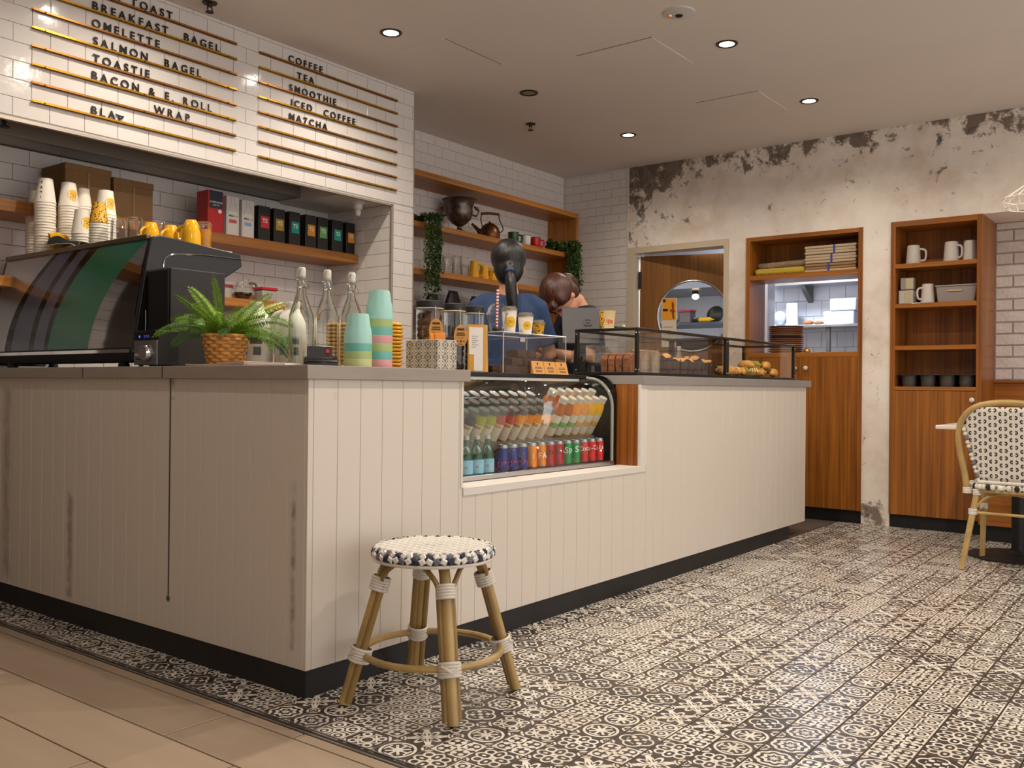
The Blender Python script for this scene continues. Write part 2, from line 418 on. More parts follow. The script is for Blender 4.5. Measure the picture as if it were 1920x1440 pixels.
# beige planks beyond the metal strip (run along Y, 0.2 wide)
def plank(x0, x1, y0, y1):
    b = MB(); g = 0.0022; c = 0.001
    e = 0.0032; R = [(x0 + g, y0 + e), (x1 - g, y0 + e), (x1 - g, y1 - e), (x0 + g, y1 - e)]; I = [(x0 + g + c, y0 + e + c), (x1 - g - c, y0 + e + c), (x1 - g - c, y1 - e - c), (x0 + g + c, y1 - e - c)]
    b.add([(x, y, 0) for x, y in I] + [(x, y, -c) for x, y in R] + [(x, y, -0.008) for x, y in R],
          [(0, 1, 2, 3)] + [(4 + i, 4 + (i + 1) % 4, (i + 1) % 4, i) for i in range(4)] + [(8 + i, 8 + (i + 1) % 4, 4 + (i + 1) % 4, 4 + i) for i in range(4)])
    b.build('floor_plank', [M_plank], floor, smooth=False, recalc=False)
L = 1.185
for r in range(0, 10):
    x1 = -0.221 - 0.204 * r; x0 = x1 - 0.204; off = [0.07, -0.24, 0.06, -0.5][r % 4]
    for k in range(-3, 3):
        y0 = off + L * k; y1 = y0 + L
        if y0 > 2.6: continue
        plank(x0, x1, y0, min(y1, 2.6))
for y0, y1 in ((-3.0, -1.4), (-1.4, -0.21), (-0.21, 0.97), (0.97, 2.15)): plank(-0.221, -0.178, y0, y1)
ts = MB(); ts.box((-0.177, -4.5, -0.01), (-0.172, 2.5, 0.003)); ts.box((-0.172, -4.5, -0.01), (-0.153, 2.5, -0.001), 1); ts.box((-0.153, -4.5, -0.01), (-0.148, 2.5, 0.003))
struct(ts.build('trim_1', [M_steel, M_black], smooth=False))
for i in range(4):           # grey tiles behind the end of the counter
    for j in range(6):
        x0 = 3.90 + i * 0.30; y0 = 0.035 + j * 0.30
        b = MB(); b.box((x0, y0, -0.008), (min(x0 + 0.297, 5.3), y0 + 0.297, -0.001)); b.build('grey_floor_tile', [M_greytile], floor, smooth=False)

# ---------------------------------------------------------------- ceiling
c = MB(); c.box((-4.0, -5.0, CEIL), (5.3, 2.6, CEIL + 0.12)); ceiling = struct(c.build('ceiling', [M_ceil]))
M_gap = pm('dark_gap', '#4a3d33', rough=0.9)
for (x0, y0, x1, y1, sides) in ((1.79, 1.09, 2.29, 1.56, 'R'), (2.43, 0.20, 2.90, 0.67, 'L'), (3.58, 0.10, 4.05, 0.52, 'L'), (0.92, 0.80, 1.40, 1.29, 'R')):
    p = MB(); p.box((x0, y0, CEIL - 0.0025), (x1, y1, CEIL + 0.001)); pn = p.build('access_panel', [M_ceil], ceiling, bevel=0.001)
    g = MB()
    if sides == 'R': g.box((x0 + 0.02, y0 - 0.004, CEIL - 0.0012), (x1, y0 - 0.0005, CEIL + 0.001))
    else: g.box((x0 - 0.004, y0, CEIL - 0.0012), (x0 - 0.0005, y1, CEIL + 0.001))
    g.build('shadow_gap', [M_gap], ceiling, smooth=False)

# ---------------------------------------------------------------- menu bulkhead, pillar and alcove
YM = 1.834; XA = 2.184; XE = 2.37; YA = 2.406; ZB = 2.04
w = MB()
w.box((-3.0, YM + 0.006, ZB), (XE, YM + 0.06, CEIL))                     # face
w.box((-3.0, YM + 0.06, 2.30), (XE, 2.46, CEIL))                         # body above the exhaust trough
w.box((1.80, YM + 0.06, ZB), (XE, 2.46, 2.30))                           # flat soffit near the pillar
w.box((XA + 0.006, YM + 0.006, 0), (XE, 2.46, ZB))                       # pillar
wall_menu = struct(w.build('wall_menu', [M_paint], smooth=False))
n1 = tile_field(wall_menu, 'Y', YM, -1.05, XE, ZB + 0.0, CEIL, uoff=(0.038 - -1.05) * -1 % 0.1545 + 0.0, voff=-(2.127 - ZB) % 0.0776)
tile_field(wall_menu, 'Y', YM, XA, XE, 1.0, ZB, uoff=0.04, minw=0.01)
tile_field(wall_menu, 'X', XA, YM + 0.012, YA, 1.0, ZB, voff=0.03)
# metal angle along the bulkhead's lower edge and the pillar's corner
t2 = MB(); t2.box((-3.0, YM - 0.003, ZB - 0.012), (XA, YM + 0.02, ZB)); t2.box((XA - 0.006, YM - 0.003, 1.0), (XA + 0.012, YM + 0.012, ZB)); t2.box((XE - 0.004, YM - 0.002, 1.0), (XE + 0.004, YM + 0.01, CEIL))
struct(t2.build('trim_2', [pm('pale_edge_metal', '#b7aca0', rough=0.35, metal=0.6)], smooth=False))
# exhaust trough in the soffit
t3 = MB(); t3.box((-3.0, 2.22, 2.06), (1.80, 2.40, 2.10)); t3.box((-3.0, 2.03, 2.17), (1.80, 2.06, 2.20)); t3.box((-3.0, 2.215, 2.06), (1.80, 2.225, 2.29))
struct(t3.build('trim_3', [pm('hood_grey_metal', '#8f877c', rough=0.4, metal=0.3)], smooth=False))
w = MB(); w.box((-3.0, YA + 0.006, 0), (XA + 0.01, YA + 0.10, 2.30)); wall_alcove = struct(w.build('wall_alcove', [M_grout], smooth=False))
tile_field(wall_alcove, 'Y', YA, -0.55, XA, 1.0, 2.06, voff=0.03)

# ---------------------------------------------------------------- recess wall with the wooden shelf, white tiled corner
YW = 2.41; XP = 4.867
w = MB(); w.box((XE - 0.02, YW + 0.006, 0), (5.0, YW + 0.12, CEIL)); wall_back = struct(w.build('wall_back', [pm('pale_grout', '#beb6ae', rough=0.9)], smooth=False))
tile_field(wall_back, 'Y', YW, 2.58, XP, 1.30, CEIL)
M_plaster, nt, b = new_mat('distressed_plaster')
tc = nt.nodes.new('ShaderNodeTexCoord'); sp = nt.nodes.new('ShaderNodeSeparateXYZ'); nt.links.new(tc.outputs['Object'], sp.inputs[0])
def nz(scale, det, dist=0.0, rough=0.55, vec=None):
    n = nt.nodes.new('ShaderNodeTexNoise'); n.inputs['Scale'].default_value = scale; n.inputs['Detail'].default_value = det; n.inputs['Distortion'].default_value = dist; n.inputs['Roughness'].default_value = rough
    nt.links.new(vec or tc.outputs['Object'], n.inputs['Vector']); return E(nt, n.outputs[0])
def cmix(f, a, c):
    n = nt.nodes.new('ShaderNodeMix'); n.data_type = 'RGBA'; nt.links.new(f.s, n.inputs[0])
    for i, x in ((6, a), (7, c)):
        if isinstance(x, tuple): n.inputs[i].default_value = x
        else: nt.links.new(x, n.inputs[i])
    return n.outputs[2]
py, pz = E(nt, sp.outputs[1]), E(nt, sp.outputs[2])
base = cmix(nz(2.2, 4).step(0.35, 0.65), lin('#ebe2d8'), lin('#d2c2b3'))
base = cmix(nz(7, 6).step(0.42, 0.7) * 0.7, base, lin('#eee7df'))
base = cmix(nz(3.1, 3).step(0.55, 0.75) * 0.5, base, lin('#cfc9c2'))
topm = pz.step(2.45, 2.76); leftm = py.step(1.15, 1.8) * pz.step(1.6, 2.3); botm = pz.step(0.30, 0.0)
k = nz(5.5, 9, 0.3, 0.68) + topm * 0.17 + leftm * 0.18 + botm * 0.14
base = cmix(k.step(0.64, 0.70), base, lin('#7b6d60'))
k2 = nz(13, 9, 0.5, 0.7) + topm * 0.10 + leftm * 0.10 + botm * 0.1
base = cmix(k2.step(0.625, 0.69) * 0.8, base, lin('#5f564e'))
k3 = nz(4.3, 8, 0.6, 0.7) + leftm * 0.05 + topm * 0.07
base = cmix(k3.step(0.70, 0.73), base, lin('#58605f'))
nt.links.new(base, b.inputs['Base Color']); b.inputs['Roughness'].default_value = 0.8
bp = nt.nodes.new('ShaderNodeBump'); bp.inputs['Strength'].default_value = 0.35; bp.inputs['Distance'].default_value = 0.01
nt.links.new((k + k2 * 0.3).s, bp.inputs['Height']); nt.links.new(bp.outputs[0], b.inputs['Normal'])
XW = 5.0; DY0, DY1, DZ = 0.905, 1.695, 2.05
H1a, H1b, H1t = -0.145, 0.722, 2.09; H2a, H2b, H2t = -0.910, -0.335, 2.105
w = MB()
w.box((XP, 1.76, DZ + 0.03), (XW, 1.765, CEIL))
w.box((XP, H1b, 0), (XW, DY0 - 0.03, CEIL)); w.box((XP, DY0 - 0.03, DZ + 0.03), (XW, 1.76, CEIL))
w.box((XP, H1a, H1t), (XW, H1b, CEIL)); w.box((XP, H2b, 0), (XW, H1a, CEIL)); w.box((XP, -4.0, H2t), (5.42, H2b, CEIL))
wall_right = struct(w.build('wall_right', [M_plaster], smooth=False))
w = MB(); w.box((XP + 0.006, 1.755, 0), (XW, 2.42, CEIL)); wall_corner = struct(w.build('wall_corner', [pm('pale_grout', '#a59a90')], smooth=False))
tile_field(wall_corner, 'X', XP, 1.775, YW, 1.0, CEIL, tw=0.153, th=0.070)
t4 = MB(); t4.box((XP - 0.004, 1.757, 0), (XP + 0.01, 1.775, CEIL)); struct(t4.build('trim_4', [M_paint], smooth=False))

# door with a round window, standing ajar into the kitchen
d = MB(); d.box((XP - 0.012, DY1, 0), (XW + 0.01, DY1 + 0.06, DZ)); d.box((XP - 0.012, DY0 - 0.035, 0), (XW + 0.01, DY0, DZ)); d.box((XP - 0.012, DY0 - 0.035, DZ), (XW + 0.01, DY1 + 0.06, DZ + 0.05))
door = struct(d.build('door_1', [M_cream], smooth=False))
HX, HY, TH = 4.915, 1.672, math.radians(17)
lw, lz, wc, wz, wr = 0.775, 2.03, 0.435, 1.53, 0.285
R = Matrix.Rotation(0, 3, 'Z')
lf = MB(); n = 40          # leaf in local (x along the leaf, y thickness) with a round hole
ring = [(wc + wr * math.cos(2 * PI * k / n), wz + wr * math.sin(2 * PI * k / n)) for k in range(n)]
def rectpt(a):
    dx, dz = math.cos(a), math.sin(a); t = 1e9
    for lim, q in ((lw - wc if dx > 0 else wc, abs(dx)), (lz - wz if dz > 0 else wz - 0.01, abs(dz))):
        if q > 1e-6: t = min(t, lim / q)
    return wc + dx * t, wz + dz * t
angs = sorted([2 * PI * k / n for k in range(n)] + [math.atan2(sz, sx) % (2 * PI) for sx, sz in ((lw - wc, lz - wz), (-wc, lz - wz), (-wc, 0.01 - wz), (lw - wc, 0.01 - wz))])
rg = [(wc + wr * math.cos(a), wz + wr * math.sin(a)) for a in angs]; rc = [rectpt(a) for a in angs]; m_ = len(angs)
for yy, flip in ((0.0, False), (0.04, True)):
    vs_ = [(p[0], yy, p[1]) for p in rg] + [(p[0], yy, p[1]) for p in rc]
    fs_ = [(i, (i + 1) % m_, m_ + (i + 1) % m_, m_ + i) for i in range(m_)]
    lf.add(vs_, [f[::-1] if flip else f for f in fs_])
lf.add([(p[0], y_, p[1]) for y_ in (0, 0.04) for p in rg], [(i, m_ + i, m_ + (i + 1) % m_, (i + 1) % m_) for i in range(m_)])
lf.add([(p[0], y_, p[1]) for y_ in (0, 0.04) for p in rc], [(i, (i + 1) % m_, m_ + (i + 1) % m_, m_ + i) for i in range(m_)])
leaf = lf.build('door_leaf', [wood('brown_door_veneer', '#6b4218', '#8f5f28', rough=0.42, axis='Z')], door); leaf.location = (HX, HY, 0)
leaf.rotation_euler = (0, 0, -PI / 2 + TH)
pn = MB(); pn.lathe([(0, -0.004), (wr - 0.002, -0.004), (wr - 0.002, 0.004), (0, 0.004)], 40, rot=Matrix.Rotation(PI / 2, 3, 'X'), c=(wc, 0.02, wz)); pn.build('window_pane', [M_glass], leaf)
rm = MB(); rm.tube([(wc + (wr + 0.002) * math.cos(2 * PI * k / 40), -0.003, wz + (wr + 0.002) * math.sin(2 * PI * k / 40)) for k in range(40)], 0.008, 8, closed=True); rm.build('window_rim', [M_steel], leaf)
hg = MB()
hg.lathe([(0, 1.76), (0.014, 1.76), (0.014, 1.90), (0, 1.90)], 12, c=(0.0, -0.012, 0)); hg.lathe([(0, 1.752), (0.01, 1.752), (0.01, 1.76), (0, 1.76)], 10, 1, c=(0, -0.012, 0)); hg.build('hinge', [M_black, M_steel], leaf)
ps = MB(); ps.box((wc - wr + 0.035, -0.012, 1.28), (wc - wr + 0.155, -0.009, 1.68)); po = ps.build('poster', [pm('poster_paper', '#d9cdb8', rough=0.6)], leaf)
pb = MB(); pb.box((wc - wr + 0.040, -0.0135, 1.50), (wc - wr + 0.150, -0.012, 1.675)); pb.box((wc - wr + 0.045, -0.0145, 1.645), (wc - wr + 0.065, -0.0135, 1.67), 1); pb.box((wc - wr + 0.045, -0.0145, 1.572), (wc - wr + 0.085, -0.0135, 1.592), 1)
pb.prism([(wc - wr + x, -0.0135, z) for x, z in ((0.125, 1.51), (0.118, 1.56), (0.098, 1.58), (0.118, 1.588), (0.115, 1.64), (0.125, 1.652), (0.136, 1.63), (0.134, 1.59), (0.146, 1.565), (0.134, 1.56), (0.14, 1.51))], (0, -0.001, 0), 2)
pb.box((wc - wr + 0.045, -0.0135, 1.44), (wc - wr + 0.125, -0.012, 1.446), 3); pb.box((wc - wr + 0.045, -0.0135, 1.41), (wc - wr + 0.105, -0.012, 1.416), 3); pb.box((wc - wr + 0.045, -0.0135, 1.38), (wc - wr + 0.135, -0.012, 1.386), 3)
pb.build('poster_print', [pm('poster_orange', '#e79a17', rough=0.6), M_black, pm('poster_figure', '#8a3d10', rough=0.6), pm('print_grey', '#9a9288', rough=0.7)], po, smooth=False)

# white-painted brick recess at the right, wooden dado below
XB = 5.29
w = MB(); w.box((XB + 0.006, -4.0, 0), (5.42, H2a + 0.03, H2t)); wall_brick = struct(w.build('wall_brick', [pm('brick_mortar', '#a0958f', rough=0.95)], smooth=False))
M_brick = pm('white_painted_brick', '#d6ccc8', rough=0.6, bump=0.5, bscale=45, var=0.10, vscale=14)
tile_field(wall_brick, 'X', XB, -1.9, H2a, 1.02, H2t, tw=0.235, th=0.0795, gap=0.010, mat=M_brick, d=0.012, ch=0.004, name='brick', jit=0.002, minw=0.02, uoff=0.06)
dd_ = MB(); dd_.box((XB - 0.02, -3.0, 0.45), (XB + 0.01, H2a, 1.0)); dd_.box((XB - 0.035, -3.0, 1.0), (XB + 0.01, H2a, 1.018)); struct(dd_.build('trim_5', [M_teakY], bevel=0.002))

# ---------------------------------------------------------------- kitchen behind the wall
M_kt = pm('kitchen_white_tile', '#d3d6dd', rough=0.15)
w = MB(); w.box((7.056, -0.33, 0), (7.2, 3.6, CEIL)); w.box((XW, 3.45, 0), (7.2, 3.6, CEIL)); w.box((5.17, -0.33, 0), (7.2, -0.23, CEIL))
wall_kitchen = struct(w.build('wall_kitchen', [pm('kitchen_grout', '#6e7078', rough=0.9)], smooth=False))
tile_field(wall_kitchen, 'X', 7.05, 0.15, 1.95, 1.05, 2.25, tw=0.15, th=0.15, gap=0.003, mat=M_kt)
k_ = MB(); k_.box((7.0495, 1.95, 0), (7.06, 3.5, CEIL)); k_.box((7.0495, -0.23, 0), (7.06, 0.15, CEIL)); k_.box((7.0495, 0.15, 2.25), (7.06, 1.95, CEIL)); k_.box((7.0495, 0.15, 0), (7.06, 1.95, 1.05))
struct(k_.build('wall_kitchen_lining', [M_kt], smooth=False))
k_ = MB(); k_.box((XW, -1.0, CEIL - 0.02), (7.2, 3.6, CEIL + 0.1)); struct(k_.build('ceiling_kitchen', [M_paint], smooth=False))
k_ = MB(); k_.box((5.4, -1.0, -0.12), (7.2, 3.6, -0.002)); struct(k_.build('floor_kitchen', [M_greytile], smooth=False))
# unseen left wall, added so the counter's left face stays darker
w = MB(); w.box((-3.6, -5.0, 0), (-3.45, 2.6, CEIL)); struct(w.build('wall_left_added', [pm('taupe_wall_paint', '#b5aaa0', rough=0.8)], smooth=False))
w = MB(); w.box((-3.45, 2.5, 0), (-3.0, 2.6, CEIL)); w.box((-3.45, YM + 0.1, 0), (-1.2, 2.5, 2.3)); struct(w.build('wall_left_return', [MATS['taupe_wall_paint']], smooth=False))
# ================================================================== DOWNLIGHTS AND CEILING FITTINGS
M_lens = pm('lamp_lens', '#ffffff', rough=0.4, emit='#fff0da', estr=14.0)
M_lensoff = pm('lamp_lens_off', '#8c8075', rough=0.3)
for i, (x, y, lit) in enumerate(DOWNLIGHTS):
    vis = i < 5
    lab = ['lit recessed downlight nearest the menu wall', 'unlit recessed downlight with a dark ring in the ceiling', 'lit recessed downlight nearest the tiled corner',
           'lit recessed downlight beside the round ceiling detector', 'lit recessed downlight nearest the plaster wall'][i] if vis else 'lit recessed downlight above ' + ['the drinks fridge', 'the coffee machine', 'the counter corner', 'the floor left of the coffee machine', 'the planks left of the counter corner', 'the floor before the stool', 'the patterned tiles right of the stool', 'the patterned tiles midway to the chair', 'the bistro table', 'the planks nearest the viewer'][i - 5]
    t = thing('downlight', lab, 'ceiling light', (x, y, CEIL), 0, 'recessed ceiling downlights')
    b = MB(); b.lathe([(0.040, 0.0), (0.040, -0.004), (0.054, -0.006), (0.058, -0.002), (0.058, 0.001)], 28); b.build('trim_ring', [pm('dark_bronze', '#2a211a', rough=0.35, metal=0.5)], t)
    b = MB(); b.lathe([(0, -0.0015), (0.040, -0.0025), (0.040, 0.0)], 28); b.build('lens', [M_lens if lit else M_lensoff], t)
    if lit:
        ld = bpy.data.lights.new('downlight_lamp', 'SPOT'); ld.energy = SPOT_W * lit; ld.color = WARM; ld.spot_size = math.radians(155); ld.spot_blend = 0.75; ld.shadow_soft_size = 0.022
        lo = bpy.data.objects.new('downlight_lamp', ld); COL.objects.link(lo); lo.location = (0, 0, -0.02); lo.parent = t
t = thing('smoke_detector', 'round white ceiling detector with a small orange light', 'smoke detector', (2.223, -0.062, CEIL))
b = MB(); b.lathe([(0, -0.016), (0.03, -0.016), (0.055, -0.010), (0.075, -0.006), (0.078, 0.0)], 32); b.build('housing', [pm('detector_white', '#c9c4c2', rough=0.4)], t)
b = MB(); b.lathe([(0, -0.022), (0.016, -0.021), (0.02, -0.015)], 20); b.build('sensor', [M_black], t)
b = MB(); b.sphere((-0.02, 0.035, -0.013), 0.006); b.build('indicator_light', [pm('orange_led', '#ff7a20', emit='#ff7a20', estr=2.0)], t)
def sprinkler(lab, x, y, z):
    t = thing('sprinkler_head', lab, 'sprinkler', (x, y, z), 0)
    b = MB(); b.lathe([(0.036, 0), (0.034, -0.005), (0.014, -0.006), (0.012, -0.02), (0, -0.02)], 20); b.build('escutcheon', [pm('sprinkler_bronze', '#3c2f25', rough=0.4, metal=0.6)], t)
    b = MB()
    for s in (-1, 1): b.tube([(s * 0.011, 0, -0.02), (s * 0.014, 0, -0.032), (s * 0.004, 0, -0.044)], 0.003, 6)
    b.lathe([(0, -0.048), (0.02, -0.047), (0.02, -0.044), (0, -0.043)], 14); b.build('deflector', [MATS['sprinkler_bronze']], t)
sprinkler('dark sprinkler head on the ceiling above the left menu column', 0.804, 1.695, CEIL)
sprinkler('dark sprinkler head on the ceiling above the wooden shelf', 3.346, 1.656, CEIL)
# alcove fittings under the soffit
t = thing('sprinkler_head', 'dark hanging sprinkler with white collar under the soffit at left', 'sprinkler', (0.06, 2.13, 2.17))
b = MB(); b.lathe([(0, 0), (0.03, 0), (0.03, -0.03), (0.022, -0.045), (0, -0.045)], 16); b.build('collar', [M_paint], t)
b = MB(); b.lathe([(0, -0.045), (0.012, -0.045), (0.012, -0.07), (0.006, -0.09), (0.022, -0.095), (0.022, -0.10), (0, -0.10)], 14); b.build('nozzle', [M_black], t)
t = thing('lamp_holder', 'small white lamp holder under the alcove soffit', 'lamp holder', (2.03, 1.97, ZB))
b = MB(); b.lathe([(0, 0), (0.04, 0), (0.04, -0.008), (0.028, -0.012), (0.028, -0.04), (0.02, -0.045), (0, -0.045)], 18); b.build('base', [M_paint], t)
b = MB(); b.lathe([(0.018, -0.045), (0.022, -0.06), (0.014, -0.08), (0, -0.083)], 16); b.build('bulb', [pm('opal_glass', '#cfc7bd', rough=0.25)], t)

# ================================================================== SERVICE COUNTER
M_board, nt, b = new_mat('counter_board_paint')      # painted tongue-and-groove boards with a few real dirt runs on the left flank
g = nt.nodes.new('ShaderNodeNewGeometry'); sp = nt.nodes.new('ShaderNodeSeparateXYZ'); nt.links.new(g.outputs['Position'], sp.inputs[0])
gx, gy, gz = (E(nt, sp.outputs[i]) for i in range(3))
no = nt.nodes.new('ShaderNodeTexNoise'); no.inputs['Scale'].default_value = 14; no.inputs['Detail'].default_value = 6; nt.links.new(g.outputs['Position'], no.inputs['Vector']); no = E(nt, no.outputs[0])
left = gx.lt(0.004)
def run(y, w, z0, z1, s): return (gy - y).abs().step(w, w * 0.25) * gz.step(z0, z0 + 0.01) * gz.step(z1 + 0.03, z1) * s
st = run(0.7215, 0.007, 0.20, 0.96, 1.0).max((((gy - 0.7225) ** 2 + (gz - 0.197) ** 2).sqrt()).step(0.016, 0.006))
st = st.max(run(1.40, 0.03, 0.1, 0.50, 0.5) * no.step(0.4, 0.6)).max(run(0.062, 0.016, 0.13, 0.62, 0.55) * no.step(0.35, 0.6)).max(run(1.93, 0.05, 0.1, 0.9, 0.4) * no.step(0.3, 0.6)).max(run(0.715, 0.03, 0.88, 0.95, 0.5) * no.step(0.45, 0.6))
st = (st * left).max((no.step(0.70, 0.78)) * 0.12)
n = nt.nodes.new('ShaderNodeMix'); n.data_type = 'RGBA'; nt.links.new(st.sat().s, n.inputs[0]); n.inputs[6].default_value = lin('#d6ccc0'); n.inputs[7].default_value = lin('#33261d')
nt.links.new(n.outputs[2], b.inputs['Base Color']); b.inputs['Roughness'].default_value = 0.42
counter = thing('service_counter', 'long white panelled service counter with a black kick board', 'counter')
def board_mesh(w, h, axis):
    key = ('board', round(w, 4), round(h, 4), axis)
    if key not in _TM: tile_mesh(w, h, 0.012, 0.0011, M_board, axis); _TM[key] = _TM[(round(w, 4), round(h, 4), 0.012, M_board.name, axis)]
    return _TM[key]
g_ = 0.0012
def boards(axis, c0, edges, z0, z1):
    for a, b_ in zip(edges, edges[1:]):
        me = board_mesh(b_ - a - g_, z1 - z0, axis)
        inst('board', me, counter, (a + g_ / 2, c0, z0) if axis == 'Y' else (c0, a + g_ / 2, z0))
KZ, PZ = 0.084, 0.958
boards('Y', 0.0, [0.0, 0.022] + [0.118 + 0.0958 * i for i in range(7)] + [0.713], KZ, PZ)
boards('Y', 0.0, [0.713] + [0.789 + 0.0958 * i for i in range(13)] + [2.052], KZ, 0.556)
boards('Y', 0.0, [2.052] + [2.13 + 0.0958 * i for i in range(22)] + [4.165], KZ, PZ)
boards('X', 0.0, [0.012, 0.088] + [0.177 + 0.0907 * i for i in range(24)] + [2.395], KZ, PZ)
b = MB(); b.box((0.012, 0.012, KZ), (0.713, 2.395, PZ)); b.box((0.713, 0.012, KZ), (2.052, 0.60, 0.556)); b.box((2.052, 0.012, KZ), (4.15, 0.60, PZ)); b.box((4.15, 0.003, KZ), (4.165, 0.60, PZ))
b.build('carcass', [pm('counter_white', '#d6ccc0', rough=0.5)], counter, smooth=False)
M_kick = pm('black_kick_board', '#1d1a1a', rough=0.5, var=0.35, vscale=9, bump=0.1, bscale=25)
b = MB(); b.box((0.006, 0.006, 0.0), (3.90, 0.58, KZ)); b.box((0.006, 0.58, 0.0), (0.70, 2.395, KZ)); b.build('kick_board', [M_kick], counter, smooth=False)
b = MB(); b.box((0.713, -0.006, 0.546), (2.040, 0.115, 0.576)); b.build('sill', [M_paint], counter, bevel=0.002)
b = MB(); b.box((1.990, -0.004, 0.576), (2.052, 0.012, PZ)); b.box((0.700, -0.003, 0.576), (0.7135, 0.012, PZ)); b.build('edge_trim', [M_paint], counter, bevel=0.001)
b = MB(); b.box((1.984, 0.012, 0.576), (2.052, 0.13, PZ)); b.build('reveal_panel', [M_teak], counter, smooth=False)
M_top = pm('grey_laminate_top', '#9a8f85', rough=0.42, var=0.07, vscale=5, stretch=(1, 1, 6))
M_topgrey = pm('grey_laminate_top_right', '#8d8884', rough=0.3, var=0.05, vscale=5)
b = MB(); b.box((-0.022, -0.022, PZ), (0.728, 2.395, 1.0)); ct1 = b.build('countertop', [M_top], bevel=0.0015)
tag(ct1, 'brown-grey laminate worktop over the left counter with the coffee machine', 'countertop')
b = MB()
for y in (1.27, 0.735): b.box((-0.0226, y, PZ + 0.001), (-0.0215, y + 0.006, 0.9985))
b.build('seam', [pm('seam_brown', '#4a3a2e', rough=0.8)], ct1, smooth=False)
b = MB(); b.box((1.990, -0.022, PZ), (4.20, 0.62, 1.0)); tag(b.build('countertop', [M_topgrey], bevel=0.0015), 'grey laminate worktop over the right counter under the pastry cases', 'countertop')

# ================================================================== DRINKS FRIDGE
FX0, FX1, FY, FYB = 0.735, 1.978, 0.125, 0.62
FZ0, FZ1 = 0.576, 1.0
fr = thing('display_fridge', 'curved-glass drinks fridge set into the counter', 'fridge', (FX0, FY, FZ0))
lx, ly, lz_ = FX1 - FX0, FYB - FY, FZ1 - FZ0
M_fdark = pm('fridge_inner_grey', '#3d3a38', rough=0.35)
b = MB(); b.box((0, 0.0, 0.0), (lx, ly, 0.012)); b.box((0, ly - 0.02, 0.012), (lx, ly, lz_ - 0.004)); b.box((0, 0.155, lz_ - 0.016), (lx, ly, lz_)); b.build('cabinet', [M_black], fr, bevel=0.002)
b = MB(); b.box((0.012, -0.004, 0.0), (lx - 0.014, 0.014, 0.020)); b.build('base_rail', [M_steel], fr, bevel=0.002)
b = MB(); b.box((0.012, ly - 0.026, 0.03), (lx - 0.03, ly - 0.02, lz_ - 0.02)); b.box((0.012, 0.016, 0.012), (lx - 0.014, ly - 0.03, 0.016)); b.build('liner', [M_fdark], fr, smooth=False)
# end panels: black side cheeks with a rounded top front corner
def cheek(x0, x1):
    pts = [(0, 0.0), (0, lz_ - 0.10)] + [(0.10 - 0.10 * math.cos(a * PI / 12), lz_ - 0.10 + 0.10 * math.sin(a * PI / 12)) for a in range(1, 7)] + [(ly, lz_), (ly, 0.0)]
    q = MB(); q.prism([(x0, p[0] - 0.004, p[1]) for p in pts], (x1 - x0, 0, 0)); return q
cheek(lx - 0.012, lx).build('side_panel', [M_blackgloss], fr); cheek(0, 0.010).build('side_panel', [M_blackgloss], fr)
# curved front glass
prof = [(0.012, 0.018), (0.012, lz_ - 0.15)] + [(0.012 + 0.13 * (1 - math.cos(a * PI / 16)), lz_ - 0.15 + 0.135 * math.sin(a * PI / 16)) for a in range(1, 9)] + [(0.16, lz_ - 0.012)]
b = MB(); vs_ = []
for (yy, zz) in prof: vs_ += [(0.012, yy, zz), (lx - 0.014, yy, zz)]
b.add(vs_, [(2 * i, 2 * i + 1, 2 * i + 3, 2 * i + 2) for i in range(len(prof) - 1)])
M_curved = thin_glass('curved_glass', (0.965, 0.98, 0.97), 0.0, 0.03, 0.2)
gl = b.build('curved_glass', [M_curved], fr, ang=80); sm = gl.modifiers.new('solid', 'SOLIDIFY'); sm.thickness = 0.005
b = MB(); b.tube([(lx - 0.016, p[0] - 0.002, p[1]) for p in prof], 0.008, 8); b.build('glass_edge', [pm('clear_edge', '#a9aaa4', rough=0.15, metal=0.4)], fr)
b = MB(); b.box((0.012, 0.19, lz_ - 0.03), (lx - 0.03, 0.22, lz_ - 0.018)); b.build('added_glow_strip', [pm('added_fridge_fill', '#ffffff', emit='#fff4e2', estr=0.25)], fr, smooth=False)  # added glowing strip under the fridge top, not a known fitting
# tilted wire shelf: its top surface slopes up to the back
SH_Y0, SH_Z0, SH_Y1, SH_Z1 = 0.105, 0.121, 0.44, 0.315
b = MB(); b.prism([(0.012, SH_Y0, SH_Z0), (0.012, SH_Y1, SH_Z1), (0.012, SH_Y1, SH_Z1 - 0.012), (0.012, SH_Y0, SH_Z0 - 0.012)], (lx - 0.044, 0, 0)); b.box((0.012, SH_Y0 - 0.006, SH_Z0 - 0.02), (lx - 0.032, SH_Y0, SH_Z0 + 0.016))
b.build('tilted_shelf', [pm('shelf_grey', '#6d6a62', rough=0.35)], fr, smooth=False)
ld = bpy.data.lights.new('added_fridge_fill', 'AREA'); ld.shape = 'RECTANGLE'; ld.size = 1.1; ld.size_y = 0.03; ld.energy = 0.8; ld.color = (1.0, 0.90, 0.75)  # added fill light that brightens the drinks behind the glass
lo = bpy.data.objects.new('added_fridge_fill', ld); COL.objects.link(lo); lo.parent = fr; lo.location = (lx / 2, 0.205, lz_ - 0.035)

